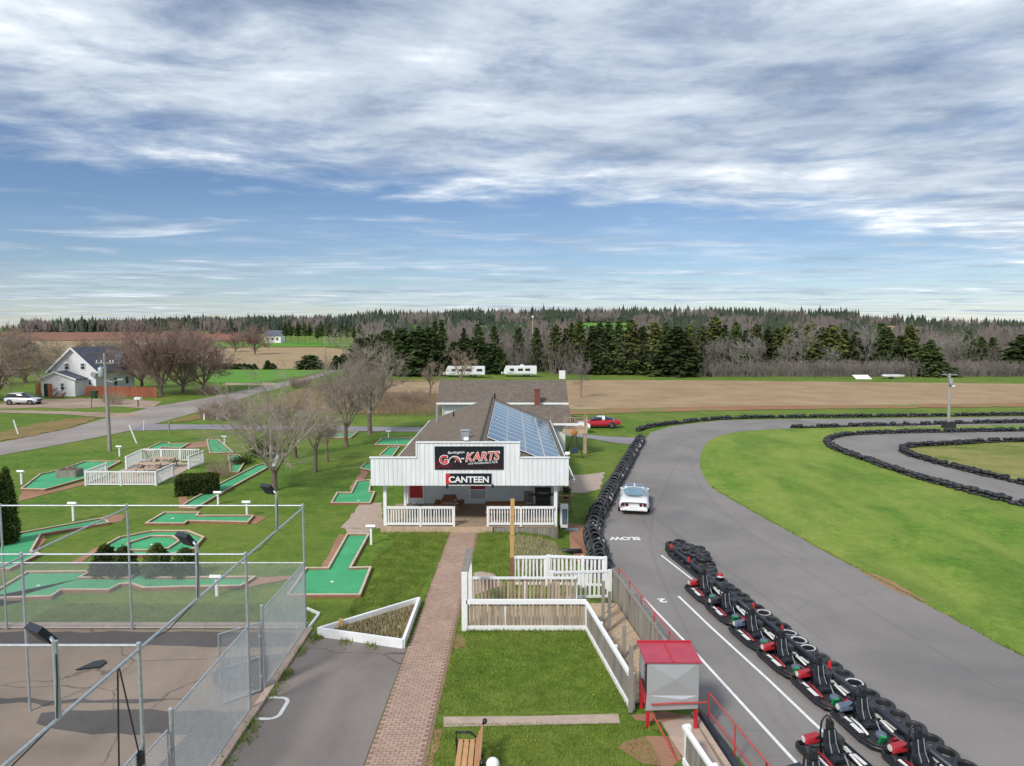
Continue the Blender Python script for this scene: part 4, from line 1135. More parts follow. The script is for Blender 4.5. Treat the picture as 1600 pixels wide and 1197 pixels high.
MB().extr([(-.28, .8), (.28, .8), (.3, 1.0), (.2, 1.22), (0, 1.3), (-.22, 1.2), (-.32, 1.0)], -.45, .45).build('hood', M['black'], g, bevel=.02)
MB().span(-.42, .42, -.25, .25, .1, .78).build('cabinet', M['black'], g)
for sx_ in (-1, 1):
    MB().span(min(sx_ * .46, sx_ * .8), max(sx_ * .46, sx_ * .8), -.24, .24, .86, .9).build('side_shelf', M['black'], g)
    for sy2 in (-1, 1): MB().span(sx_ * .4 - .03, sx_ * .4 + .03, sy2 * .22 - .03, sy2 * .22 + .03, 0, .1).build('leg', M['black'], g)
MB().beam((-.3, -.36, 1.05), (.3, -.36, 1.05), .03, .03).build('handle', M['chrome'], g)
ch = root('deck_chair', (.95, 39.9, .3), 'grey folding chair leaning beside the barbecue', 'chair')
MB().box((0, 0, .42), (.5, .5, .05)).build('seat', M['greywood'], ch); MB().box((0, .3, .68), (.5, .05, .5), rx=rad(-18)).build('backrest', M['greywood'], ch)
for a in (-.22, .22):
    for c in (-.2, .2): MB().tube([(a, c, 0), (a, c * .9, .42)], .02, 6).build('leg', M['black'], ch)
# rear wing and rear house
wing = root('side_wing', (2.5, 63, -.3), 'brown roofed side wing between the canteen and the rear house', 'building')
def xroof(b, x0, x1, y0, z0, yr, zr, y1, th=.12):
    b.add([(x0, y0, z0), (x1, y0, z0), (x1, yr, zr), (x0, yr, zr), (x0, y1, z0), (x1, y1, z0), (x0, y0, z0 + th), (x1, y0, z0 + th), (x1, yr, zr + th), (x0, yr, zr + th), (x0, y1, z0 + th), (x1, y1, z0 + th)],
          [(3, 2, 1, 0), (4, 5, 2, 3), (6, 7, 8, 9), (9, 8, 11, 10), (0, 1, 7, 6), (5, 4, 10, 11), (1, 2, 8, 7), (2, 5, 11, 8), (3, 0, 6, 9), (4, 3, 9, 10)])
b = MB(); xroof(b, -1.0, 5.1, 60.2, 2.35, 63.2, 3.55, 66.5); rf = b.build('roof', M['shingle2'], wing, world=True)
MB().span(-1.0, 5.12, 60.1, 60.19, 2.28, 2.46).build('fascia', M['white'], rf, world=True)
MB().span(-.6, 4.6, 60.7, 66.1, -.6, 2.36).build('wall', M['siding'], wing, world=True)
MB().add([(4.58, 60.7, 2.3), (4.58, 66.1, 2.3), (4.58, 63.2, 3.5)], [(0, 1, 2)]).build('gable_wall', M['siding'], wing, world=True)
rh = root('rear_house', (-1, 81.5, -.2), 'long low rear house with grey brown shingled roof and brick chimney', 'building')
b = MB(); xroof(b, -8.3, 6.2, 77.5, 2.30, 81.6, 4.45, 85.7); rf = b.build('roof', M['shingle2'], rh, world=True)
MB().span(-8.31, 6.21, 77.38, 77.49, 2.20, 2.40).build('gutter', M['white'], rf, world=True)
MB().span(-7.7, 5.6, 78.1, 85.2, -.7, 2.30).build('wall', M['siding'], rh, world=True)
for x in (-7.7, 5.6): MB().add([(x, 78.1, 2.25), (x, 85.2, 2.25), (x, 81.6, 4.35)], [(0, 1, 2)]).build('gable_wall', M['siding'], rh, world=True)
for x in (-7.65, 5.5): MB().tube([(x, 77.9, 2.25), (x, 78.0, -.4)], .05, 6).build('downpipe', M['white'], rh, world=True)
chm = MB().span(2.45, 3.05, 76.85, 77.36, -.4, 3.85).build('chimney', M['brick'], rh, world=True)
MB().span(2.39, 3.11, 76.79, 77.37, 3.85, 3.95).build('chimney_cap', M['brick'], chm, world=True)
wn_ = MB().span(3.4, 4.2, 78.0, 78.09, .6, 1.6).build('window', M['white'], rh, world=True)
# side door, air unit on the canteen's right wall
cw = cb('side_window', M['white'], lambda b: b.span(2.70, 2.76, 55.0, 57.2, .3, 2.3))
MB().span(2.762, 2.775, 55.25, 56.95, .5, 2.1).build('pane', M['glassblue'], cw, world=True)
ac = root('heat_pump', (3.1, 51, gz1(3.1, 51)), 'white outdoor heat pump unit by the canteen side wall', 'heat pump')
MB().box((0, 0, 1.15), (.35, .9, .75)).build('casing', M['white'], ac, bevel=.03)
MB().lathe([(.30, 0), (.30, .02), (.05, .03)], (.18, 0, 1.15), 16, 'X').build('fan_grille', M['steel'], ac)
for s in (-.3, .3): MB().box((-.05, s, .4), (.3, .05, .8)).build('bracket', M['steel'], ac)
# raised deck with stairs landing right of the wing
dk = root('raised_balcony', (5.6, 62, gz1(5.6, 62)), 'raised timber balcony with slatted rail beyond the canteen', 'balcony')
z_d = 1.9
for i in range(9): MB().span(4.3, 6.45, 60.2 + i * .22, 60.4 + i * .22, z_d, z_d + .05).build('deck_board', M['tanwood'], dk, world=True)
MB().span(4.3, 6.45, 60.1, 60.17, z_d - .35, z_d + .04).build('rim_beam', M['tanwood'], dk, world=True)
for x in (6.25,): post_obj(dk, x, 60.3, gz1(6.3, 60.3) - .1, z_d - .02, .28, M['tanwood'], 'support_post')
post_obj(dk, 4.6, 61.8, gz1(4.6, 62) - .1, z_d - .02, .2, M['tanwood'], 'support_post')
railing(dk, (4.4, 60.2, z_d + .05), (6.4, 60.2, z_d + .05), 1.0, .14, .1, M['tanwood'], posts=(1,), pw=.1)
railing(dk, (6.42, 60.3, z_d + .05), (6.42, 62.1, z_d + .05), 1.0, .14, .1, M['greywood'], posts=(1,), pw=.1)
# swing frame with orange topped tool on the side lawn
sw = root('swing_frame', G(897, 716, gz1(5, 55)), 'dark metal swing frame with orange top on the lawn beside the canteen', 'swing')
for s in (-1, 1):
    MB().tube([(s * .75, -.35, 0), (s * .12, 0, 1.9)], .03, 6).build('leg', M['black'], sw); MB().tube([(s * .75, .35, 0), (s * .12, 0, 1.9)], .03, 6).build('leg', M['black'], sw)
MB().lathe([(.05, 1.85), (.24, 1.95), (.26, 2.15), (.15, 2.38), (0, 2.42)], n=10).build('top_cover', mat('orange_cover', (.42, .16, .03), .7), sw)
MB().box((.05, 0, .62), (.55, .3, .4)).build('seat', mat('navy_seat', (.03, .05, .11), .6), sw)
MB().tube([(-.1, 0, 1.85), (-.1, 0, .8)], .012, 4).tube([(.2, 0, 1.85), (.2, 0, .8)], .012, 4).build('hanger', M['black'], sw)

# ---- white farmhouse across the road
M['farmwall'] = mat('farmhouse_siding', (0.86, 0.85, 0.87), 0.6, 0.05, 2.0)
fh = root('farmhouse', (-70, 115, 0), 'white two storey farmhouse with grey gable roof across the road', 'building')
fa = 112.0
x0, x1 = A(80, 600, fa)[0], A(150, 600, fa)[0]; xr = (x0 + x1) / 2; ze = 3.95; zr = 7.35; yb = 123.5
b = MB(); b.add([(x0, fa, -.2), (x1, fa, -.2), (x1, fa, ze), (xr, fa, zr), (x0, fa, ze), (x0, yb, -.2), (x1, yb, -.2), (x1, yb, ze), (xr, yb, zr), (x0, yb, ze)],
                [(0, 1, 2, 3, 4), (1, 6, 7, 2), (5, 0, 4, 9), (6, 5, 9, 8, 7)]); b.build('wall', M['farmwall'], fh, world=True)
b = MB(); ov = .55; k_ = (zr - ze) / (x1 - xr)
slope(b, xr, zr, x1 + ov, ze - ov * k_, fa - .4, yb + .4, .14); slope(b, xr, zr, x0 - ov, ze - ov * k_, fa - .401, yb + .4, .14); rf = b.build('roof', M['shingle3'], fh, world=True)
MB().beam((xr, fa - .43, zr + .05), (x1 + ov, fa - .43, ze - ov * k_ + .05), .05, .28).beam((xr, fa - .44, zr + .05), (x0 - ov, fa - .44, ze - ov * k_ + .05), .05, .28).build('bargeboard', M['white'], rf, world=True)
def window(parent, xa, xb, za, zb, y, side=False):
    if side:
        w_ = MB().span(xa, xa + .06, y, y + (xb), za, zb).build('window', M['white'], parent, world=True)
        MB().span(xa + .061, xa + .075, y + .1, y + xb - .1, za + .1, zb - .1).build('pane', M['glass'], w_, world=True)
    else:
        w_ = MB().span(xa, xb, y - .06, y, za, zb).build('window', M['white'], parent, world=True)
        MB().span(xa + .12, xb - .12, y - .075, y - .062, za + .12, (za + zb) / 2 - .03).build('pane', M['glass'], w_, world=True)
        MB().span(xa + .12, xb - .12, y - .075, y - .062, (za + zb) / 2 + .03, zb - .12).build('pane', M['glassblue'], w_, world=True)
for px in (104.5, 129.5):
    xx = A(px, 572, fa)[0]; window(fh, xx - .42, xx + .42, A(px, 578, fa)[2], A(px, 567, fa)[2], fa)
xx = A(141, 597, fa)[0]; window(fh, xx - .3, xx + .3, A(141, 602, fa)[2], A(141, 592, fa)[2], fa)
for yy, za, zb in ((114.2, 3.0, 4.0), (117.0, 1.0, 2.4), (120.5, 1.0, 2.4)): window(fh, x1, 1.0, za, zb, yy, True)
# dormer gable on the right slope
dx = x1 - .3
b = MB(); b.add([(dx + .35, 118.4, 3.6), (dx + .35, 121.2, 3.6), (dx + .35, 121.2, 4.9), (dx + .35, 119.8, 6.6), (dx + .35, 118.4, 4.9), (xr, 119.8, 6.6), (dx - 1.2, 118.4, 4.9), (dx - 1.2, 121.2, 4.9)], [(0, 1, 2, 3, 4), (0, 4, 6), (1, 7, 2)]); b.build('dormer_wall', M['farmwall'], fh, world=True)
b = MB(); b.add([(dx + .75, 118.05, 4.55), (dx + .75, 119.8, 6.75), (xr, 119.8, 6.75), (xr, 118.05, 4.9)], [(0, 1, 2, 3)]).add([(dx + .75, 121.55, 4.55), (dx + .75, 119.8, 6.75), (xr, 119.8, 6.75), (xr, 121.55, 4.9)], [(3, 2, 1, 0)]); b.build('dormer_roof', M['shingle3'], fh, world=True)
# front lean-to
fy = 109.2
lx0, lx1 = A(65, 600, fy)[0], A(117, 600, fy)[0]; lr = (lx0 + lx1) / 2 - .4; le, lz = 2.75, 3.75
b = MB(); b.add([(lx0, fy, -.2), (lx1, fy, -.2), (lx1, fy, le), (lr, fy, lz), (lx0, fy, le), (lx1, 111.99, -.2), (lx1, 111.99, le)], [(0, 1, 2, 3, 4), (1, 5, 6, 2)]); b.build('porch_wall', M['farmwall'], fh, world=True)
b = MB(); slope(b, lr, lz, lx1 + .4, le - .2, fy - .3, 111.98, .12); slope(b, lr, lz, lx0 - .4, le - .2, fy - .301, 111.98, .12); pr = b.build('porch_roof', M['shingle3'], fh, world=True)
MB().beam((lr, fy - .33, lz + .05), (lx1 + .4, fy - .33, le - .15), .05, .22).beam((lr, fy - .34, lz + .05), (lx0 - .4, fy - .34, le - .15), .05, .22).build('bargeboard', M['white'], pr, world=True)
xx = A(97.5, 600, fy)[0]; window(fh, xx - .35, xx + .35, .95, 2.15, fy)
d_ = MB().span(A(69, 610, fy)[0], A(75, 610, fy)[0], fy - .05, fy, 0, 2.0).build('door', M['glass'], fh, world=True)
dsh = MB().lathe([(.42, 0), (.36, .08), (.1, .14), (0, .15)], (A(147, 585, fa)[0], fa - .3, A(147, 585, fa)[2]), 12, 'Y').build('satellite_dish', M['steel'], fh, world=True)
# stained wood fence round the farmhouse
def board_fence(name, p0, p1, h, bw, m, label, gap=.02, posts=True, cat='fence'):
    p0 = Vector(p0); p1 = Vector(p1); d = p1 - p0; L = d.length; u_ = d / L; az = math.atan2(d.y, d.x)
    f = root(name, p0, label, cat)
    b = MB(); b.span(-bw / 2, bw / 2, -.015, .015, 0, h); me = bpy.data.meshes.new('board'); me.from_pydata(b.v, [], b.f); me.materials.append(m)
    n = max(1, int(L / (bw + gap)))
    for i in range(n):
        q = u_ * (L * (i + .5) / n)
        o = link('board', me, f, q + Vector((0, 0, .05 + RN.uniform(-.015, .015)))); o.rotation_euler = (0, RN.uniform(-.012, .012), az)
    pv = Vector((-u_.y, u_.x, 0)) * .05
    for zz in (.25, h - .2): MB().beam(p0 + pv + Vector((0, 0, zz)), p1 + pv + Vector((0, 0, zz)), .05, .09).build('rail', m, f, world=True)
    return f
board_fence('stained_fence', G(133, 619), G(245, 621), 1.55, .30, M['orangewood'], 'rust stained board fence along the front of the farmhouse garden')
board_fence('deck_fence', G(98, 618), G(131, 617), 1.35, .16, M['orangewood'], 'rust stained slatted deck fence in front of the farmhouse porch', .14)
board_fence('corner_fence', G(56, 617), G(64, 618), 1.9, .2, M['orangewood'], 'rust stained fence piece left of the farmhouse door')
board_fence('door_screen', G(75, 620), G(82, 621), 2.0, .2, M['orangewood'], 'rust stained screen right of the farmhouse door')
stp = root('deck_steps', G(90, 622), 'rust stained steps up to the farmhouse deck', 'steps')
for i in range(4): MB().box((0, i * .28, .15 + i * .17), (1.2, .3, .05)).build('step', M['orangewood'], stp)
for s in (-.62, .62): MB().beam((s, -.1, .05), (s, 1.0, .75), .05, .22).beam((s, -.1, .95), (s, 1.0, 1.5), .05, .1).build('stringer', M['orangewood'], stp)
bn = root('green_bin', G(147.5, 622), 'dark green wheeled bin before the stained fence', 'bin')
MB().box((0, 0, .5), (.62, .62, 1.0), taper=1.12).build('body', mat('bin_green', (.02, .06, .03), .5), bn); MB().box((0, 0, 1.05), (.74, .74, .08)).build('lid', mat('bin_lid', (.02, .05, .03), .5), bn)
for s in (-.25, .25): MB().lathe([(.11, -.03), (.11, .03)], (s, .32, .11), 10, 'X').build('wheel', M['rubber'], bn)
# far white farm building
ff = root('far_farmhouse', HPt(430, 372) + Vector((0, 0, gz1(HPt(430, 372).x, 372))), 'small white farm building beyond the tan meadow', 'building')
MB().box((0, 0, 1.9), (8.5, 7, 4.0)).build('wall', M['farmwall'], ff)
b = MB(); xroof(b, -4.6, 4.6, -3.9, 3.8, 0, 6.6, 3.9); b.build('roof', M['shingle3'], ff)
for s in (-1, 1): MB().add([(s * 4.2, -3.5, 3.8), (s * 4.2, 3.5, 3.8), (s * 4.2, 0, 6.5)], [(0, 1, 2)]).build('gable_wall', M['farmwall'], ff)
for i in (-2.4, 0, 2.4): MB().box((i, -3.53, 2.2), (.9, .06, 1.3)).build('window', M['glass'], ff)
# ================================================================== batting cage
CX, CX2, CX3 = -7.25, -13.35, -17.75
CY1, CY2, CY3, CY4 = 24.2, 18.9, 13.35, 8.5
CT, CM = 4.45, 2.42
flat('court', [(-40, 7), (CX, 7), (CX, CY1), (-40, CY1 + .2)], M['court'], 0.012)
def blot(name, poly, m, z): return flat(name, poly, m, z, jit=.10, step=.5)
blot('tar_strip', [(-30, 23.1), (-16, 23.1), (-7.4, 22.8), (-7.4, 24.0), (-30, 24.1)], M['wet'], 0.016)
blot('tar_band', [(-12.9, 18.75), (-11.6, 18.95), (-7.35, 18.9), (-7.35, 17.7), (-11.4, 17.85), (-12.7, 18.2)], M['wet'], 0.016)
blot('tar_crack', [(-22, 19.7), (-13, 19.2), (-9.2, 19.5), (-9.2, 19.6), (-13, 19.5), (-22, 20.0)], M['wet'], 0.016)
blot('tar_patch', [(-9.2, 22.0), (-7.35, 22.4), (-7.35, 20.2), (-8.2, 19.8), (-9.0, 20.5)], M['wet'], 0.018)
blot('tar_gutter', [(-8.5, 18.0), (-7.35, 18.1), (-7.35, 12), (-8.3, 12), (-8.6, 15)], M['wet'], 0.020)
kb = root('concrete_kerb', (CX - 5, CY1, 0), 'pale concrete kerb along the foot of the far cage fence', 'kerb')
for i in range(9): MB().span(CX - 3.6 * (i + 1) + .02, CX - 3.6 * i, CY1 + .08, CY1 + .30, 0, .16).build('kerb_stone', M['concrete'], kb, world=True)
kb = root('concrete_kerb', (CX, 17, 0), 'pale concrete kerb along the cage fence beside the asphalt pad', 'kerb')
for i in range(6): MB().span(CX + .04, CX + .24, CY1 - 3.0 * (i + 1) + .02, CY1 - 3.0 * i, 0, .10).build('kerb_stone', M['concrete'], kb, world=True)

def chain(b, p0, p1, z0, z1, sp=.066, r=.0040):
    """diamond wire mesh between two foot points: straight wires run both ways"""
    p0 = Vector((p0[0], p0[1], 0)); p1 = Vector((p1[0], p1[1], 0)); d = p1 - p0; L = d.length; u_ = d / L; H = z1 - z0
    n = int((L + H) / sp)
    nv = Vector((-u_.y, u_.x, 0))
    for sgn in (1, -1):
        for i in range(n + 1):
            s = -H + i * sp
            a0, a1 = max(s, 0), min(s + H, L)
            if a1 - a0 < .01: continue
            if sgn > 0: q0, q1 = (a0, z0 + a0 - s), (a1, z0 + a1 - s)
            else: q0, q1 = (a0, z1 - (a0 - s)), (a1, z1 - (a1 - s))
            b.append((tuple(p0 + u_ * q0[0] + nv * r * sgn + Vector((0, 0, q0[1]))), tuple(p0 + u_ * q1[0] + nv * r * sgn + Vector((0, 0, q1[1]))), r, r))
def pipe(parent, p0, p1, r, name, m=None):
    return MB().tube([p0, p1], r, 8).build(name, m or M['steel'], parent, world=True, smooth=False)
cage = root('batting_cage', (CX, CY1, 0), 'tall galvanised pipe frame of the batting cage at the left', 'frame')
PX = [CX, CX2, CX3]
for x in (CX, CX2, CX3):
    for y in (CY1, CY2, CY3):
        if x == CX3 and y < CY1: continue
        MB().tube([(x, y, 0), (x, y, CT)], .037, 10).lathe([(.05, CT), (.05, CT + .05), (0, CT + .08)], (x, y, 0), 8).build('post', M['steel'], cage, world=True)
for y in (CY1, CY2, CY3): pipe(cage, (CX, y, CT), (-34, y, CT), .028, 'top_rail')
for x in (CX, CX2): pipe(cage, (x, CY1, CT - .08), (x, CY4, CT - .08), .031, 'side_rail')
# fence panels
f1 = root('chain_link_fence', (CX - 8, CY1, 0), 'chain link fence across the far end of the batting cage', 'fence')
S = []; chain(S, (CX, CY1), (-31, CY1), .1, CM)
o = link('wire_mesh', seg_mesh('wire_mesh', [((a[0] - f1.location.x, a[1] - CY1, a[2]), (b[0] - f1.location.x, b[1] - CY1, b[2]), r0, r1) for a, b, r0, r1 in S], M['wire']), f1)
pipe(f1, (CX, CY1, CM), (-31, CY1, CM), .028, 'top_rail'); pipe(f1, (CX, CY1, .1), (-31, CY1, .1), .012, 'tension_wire')
def side_panel(label, y0, y1, x=CX, z0=.08, z1=CM, xo=0.0, name='chain_link_fence'):
    f = root(name, (x, (y0 + y1) / 2, 0), label, 'fence')
    S = []; chain(S, (x, y0), (x + xo, y1), z0, z1)
    yc = (y0 + y1) / 2
    link('wire_mesh', seg_mesh('wire_mesh', [((a[0] - x, a[1] - yc, a[2]), (b[0] - x, b[1] - yc, b[2]), r0, r1) for a, b, r0, r1 in S], M['wire']), f)
    pipe(f, (x, y0, z1), (x + xo, y1, z1), .027, 'top_rail'); pipe(f, (x, y0, z0), (x + xo, y1, z0), .018, 'bottom_rail')
    return f
side_panel('chain link panel from the cage corner to the gate, beside the asphalt pad', CY1, 20.0)
side_panel('chain link panel between the gate and the near gate post', CY2, 14.5)
side_panel('chain link panel at the bottom left, nearest the camera', 13.3, 8.5)
for yy, lab in ((20.9, 'far'), (15.6, 'near')):
    pass
pst = root('gate_post', (CX, 20.0, 0), 'galvanised gate post on the far side of the open cage gate', 'post'); MB().tube([(0, 0, 0), (0, 0, CM + .15)], .045, 10).build('pipe', M['steel'], pst); MB().lathe([(.055, CM + .1), (.055, CM + .16), (0, CM + .2)], n=8).build('cap', M['steel'], pst)
pst = root('gate_post', (CX, 14.5, 0), 'galvanised gate post beside the near cage gate', 'post'); MB().tube([(0, 0, 0), (0, 0, CM + .1)], .045, 10).build('pipe', M['steel'], pst); MB().lathe([(.055, CM + .05), (.055, CM + .11), (0, CM + .15)], n=8).build('cap', M['steel'], pst)
def gate(label, hinge, ang, w, h=2.1):
    g = root('chain_link_gate', hinge, label, 'gate', None, ang)
    for a, b in (((0, 0, .1), (0, 0, h)), ((w, 0, .1), (w, 0, h)), ((0, 0, h), (w, 0, h)), ((0, 0, .1), (w, 0, .1)), ((0, 0, h * .52), (w, 0, h * .52))): MB().tube([a, b], .022, 8).build('frame_tube', M['steel'], g)
    MB().tube([(0, 0, .12), (w, 0, h * .5)], .015, 6).build('brace', M['steel'], g)
    S = []; chain(S, (0, 0), (w, 0), .1, h)
    link('wire_mesh', seg_mesh('wire_mesh', S, M['wire']), g)
    for z in (.5, h - .4): MB().box((0.0, .04, z), (.09, .05, .07)).build('hinge', M['steel'], g)
    return g
gate('open chain link gate swung into the cage beside the asphalt pad', (CX - .06, 19.9, 0), rad(222), 1.15)
gate('chain link gate near the bottom of the picture, almost shut', (CX - .05, 14.4, 0), rad(268), 1.05)
for i, (yy, lab) in enumerate(((21.5, 'small dark floodlight on the far end of the cage frame'), (15.97, 'dark floodlight on the middle of the cage frame'), (10.9, 'large dark floodlight on the near part of the cage frame'))):
    f = root('floodlight', (CX, yy, CT - .05), lab, 'lamp')
    h = (1.15, 1.25, 1.25)[i]
    MB().tube([(0, 0, 0), (0, 0, h)], .045, 8).build('pole', M['steel'], f)
    MB().tube([(0, 0, h - .05), (-.12, .06, h + .06)], .03, 6).build('arm', M['steel'], f)
    MB().box((-.28, .10, h + .08), (.40, .12, .36), rz=rad(-30), rx=rad(38)).build('lamp_head', mat('lamp_navy', (.016, .020, .034), .5), f, bevel=.01)
    MB().box((-.24, .16, h + .02), (.22, .10, .16), rz=rad(-30), rx=rad(38)).build('ballast_box', M['steel'], f)
    MB().tube([(.03, -.03, h - .2), (.04, -.05, h * .5), (.0, -.05, -.05), (-.02, -1.4, -.18), (-.02, -2.2, -.05)], .012, 5).build('cable', M['black'], f)
hg = root('strap', (CX, 12.6, CT - .1), 'black webbing strap hanging from the cage side rail', 'strap')
MB().beam((0, 0, 0), (0, -.12, -2.3), .008, .05, (0, 1, 0)).build('webbing', M['black'], hg); MB().beam((0, .05, 0), (.03, .55, -2.0), .008, .04, (0, 1, 0)).build('webbing', M['black'], hg)
MB().box((.03, .58, -2.1), (.10, .14, .26)).build('buckle', M['black'], hg)
tag(MB().add([(a - 3.55, c - .75, z) for z in (.03, .06) for a, c in ((-9.95, 21.95), (-9.3, 22.15), (-9.28, 22.45), (-9.45, 22.62), (-9.7, 22.5))], [(4, 3, 2, 1, 0), (5, 6, 7, 8, 9), (0, 1, 6, 5), (1, 2, 7, 6), (2, 3, 8, 7), (3, 4, 9, 8), (4, 0, 5, 9)]).build('home_plate', M['black']), 'black home plate lying on the cage floor', 'home plate')

# ================================================================== putting course
M['felt'] = mat('putting_felt', (0.040, 0.30, 0.120), 0.9, 0.2, 0.8, col2=(0.075, 0.40, 0.180), bump=0.15, bscale=120, pos=True, detail=8)
M['feltp'] = mat('faded_felt', (0.12, 0.27, 0.17), 0.9, 0.15, 0.9, pos=True)
M['cap'] = mat('border_cap', '#c6b49f', 0.85, 0.18, 3.0, rnd=0.10)
M['base'] = mat('border_base', '#8d6450', 0.9, 0.2, 3.0, rnd=0.12)
HOLES = []
def hole(poly, label, felt='felt', zf=.06, inner=None, cup=None, open_edges=()):
    pts = [G(a, b, .1) for a, b in poly]
    n = len(pts)
    ar = sum(pts[i].x * pts[(i + 1) % n].y - pts[(i + 1) % n].x * pts[i].y for i in range(n))
    if ar < 0: pts.reverse()
    c = sum(pts, Vector()) / n
    h = root('putting_lane', (c.x, c.y, 0), label, 'mini golf')
    MB().prism([(p.x, p.y) for p in pts], 0.0, zf).build('felt', M[felt], h, world=True)
    def border(pp, nm, closed=True):
        m_ = len(pp)
        for i in range(m_):
            a, b_ = pp[i], pp[(i + 1) % m_]
            u_ = (b_ - a).normalized() * .04
            e = .0013 * (i % 5)
            x = MB().beam((a.x - u_.x, a.y - u_.y, .055 + e), (b_.x + u_.x, b_.y + u_.y, .055 + e), .12, .13).build(nm, M['base'], h, world=True)
            MB().beam((a.x - u_.x, a.y - u_.y, .135 + e), (b_.x + u_.x, b_.y + u_.y, .135 + e), .10, .03).build('cap_board', M['cap'], x, world=True)
    border(pts, 'border_board')
    if inner: border([G(a, b, .1) for a, b in inner], 'inner_board')
    if cup:
        q = G(cup[0], cup[1], zf)
        MB().lathe([(.075, 0), (.075, .012), (.0, .013)], (q.x, q.y, zf + .001), 12).build('cup_ring', M['white'], h, world=True)
    return h
hole([(543, 835), (576, 835), (547, 888), (579, 887), (562, 930), (450, 930), (479, 888), (513, 888)], 'T shaped putting lane in front left of the canteen, nearest the brick walk', cup=(519, 909))
hole([(558, 752), (579, 750), (577, 769), (585, 769), (578, 786), (518, 786), (527, 770), (549, 770)], 'T shaped putting lane half hidden by the left corner of the canteen', cup=(560, 782))
hole([(563, 732), (572, 723), (602, 723), (594, 738)], 'short putting lane peeping out left of the canteen facade')
hole([(593, 712), (607, 699), (624, 698), (613, 713)], 'narrow putting lane beside the canteen roof edge')
hole([(586, 695), (597, 685), (645, 685), (636, 696)], 'wide putting lane near the driveway left of the canteen roof', cup=(620, 690))
hole([(513, 684), (524, 676), (559, 675), (548, 684)], 'faded pale putting lane beside the driveway', 'feltp')
hole([(281, 793), (296, 783), (352, 752), (402, 727), (414, 725), (419, 730), (352, 767), (306, 794)], 'long narrow putting lane running from the hedge to the spreading tree')
hole([(228, 818), (257, 801), (311, 801), (307, 806), (396, 806), (387, 816), (293, 814), (288, 818)], 'long necked putting lane right of the octagonal one', cup=(270, 810))
hole([(160, 855), (187, 840), (238, 830), (293, 830), (318, 840), (302, 858), (263, 867), (198, 868)], 'octagonal putting lane with an inner ring behind the cage', inner=[(200, 849), (236, 838), (269, 838), (281, 845), (263, 857), (240, 860), (200, 860)], cup=(237, 851))
hole([(-60, 955), (0, 920), (43, 894), (144, 893), (124, 903), (205, 903), (216, 893), (230, 895), (241, 903), (398, 902), (376, 916), (288, 917), (225, 919), (205, 912), (188, 913), (170, 922), (95, 922), (80, 932), (-40, 936)], 'very long putting lane just behind the cage fence', cup=(60, 915))
hole([(28, 834), (88, 823), (160, 810), (170, 817), (63, 835), (48, 862), (62, 866), (15, 889), (-40, 889), (-40, 866)], 'putting lane with sand corner at the left edge of the picture')
hole([(33, 764), (63, 741), (93, 735), (133, 721), (188, 721), (165, 733), (134, 747), (70, 765)], 'bent putting lane with a grey planter standing on it')
hole([(227, 703), (250, 692), (263, 691), (266, 694), (296, 693), (283, 700), (253, 699), (240, 706)], 'crooked putting lane behind the fenced patio')
hole([(323, 687), (341, 687), (364, 707), (328, 708)], 'steep putting lane with side notches right of the patio')
hole([(357, 711), (373, 711), (384, 719), (372, 738), (360, 738)], 'small putting lane beside the bare bush')
# brick and earth aprons
for i, pl in enumerate([[(596, 786), (598, 826), (532, 826), (565, 786)], [(540, 826), (578, 826), (576, 836), (543, 836)], [(500, 888), (512, 888), (543, 836), (530, 836)], [(34, 768), (72, 768), (134, 752), (134, 757), (75, 772), (28, 784)], [(160, 806), (195, 804), (190, 814), (172, 818)], [(386, 818), (400, 806), (415, 808), (400, 820)], [(398, 903), (480, 900), (440, 908), (380, 920)], [(565, 735), (578, 738), (560, 762), (552, 768), (545, 766)], [(275, 764), (285, 764), (298, 784), (282, 790)],
                        [(296, 693), (326, 688), (328, 698), (290, 701)], [(110, 880), (150, 856), (162, 856), (120, 884)], [(48, 863), (62, 838), (72, 836), (62, 864)], [(870, 745), (945, 738), (938, 765), (905, 772), (872, 768)], [(888, 822), (918, 822), (920, 876), (896, 876)]]):
    zz = [gz1(G(*pl[0]).x, G(*pl[0]).y)] if False else None
    pts = [on(a, b) for a, b in pl]
    q = dens(pts + [pts[0]], .5)[:-1]; r_ = random.Random(i)
    b = MB(); cc = sum(q, Vector()) / len(q)
    q = [Vector((p.x + r_.uniform(-.08, .08), p.y + r_.uniform(-.08, .08), 0)) for p in q]
    b.poly([(p.x, p.y, gz1(p.x, p.y) + .018 + .001 * i) for p in q])
    tag(b.build('bare_earth' if i not in (0, 1, 12) else 'concrete_pad', M['dirt'] if i not in (0, 1, 12) else M['concrete']), kind='structure')
def marker(px, top, base, label, head=True):
    p = on(px, base); h = max(A(px, top, p.y)[2] - p.z, .4)
    m = root('hole_marker', p, label, 'marker post')
    MB().box((0, 0, h / 2), (.10, .10, h)).build('post', M['white'], m)
    if head: MB().box((0, -.02, h + .05), (.46, .22, .12), rx=rad(-30)).build('number_board', M['white'], m)
for a in [(34, 738, 757, 'white marker post left of the bent putting lane'), (115, 788, 814, 'white marker post between the bent lane and the long lane at left'), (187, 699, 713, 'white marker post below the utility pole'), (341, 771, 788, 'white marker post beside the long narrow lane'), (386, 786, 806, 'marker post at the end of the long necked lane'), (351, 683, 693, 'marker post at the top of the steep lane'), (339, 903, 931, 'white marker post behind the cage fence on the very long lane'), (580, 824, 851, 'white marker post at the tee of the lane in front of the canteen'), (607, 675, 685, 'white marker post on the wide lane near the driveway')]: marker(*a)

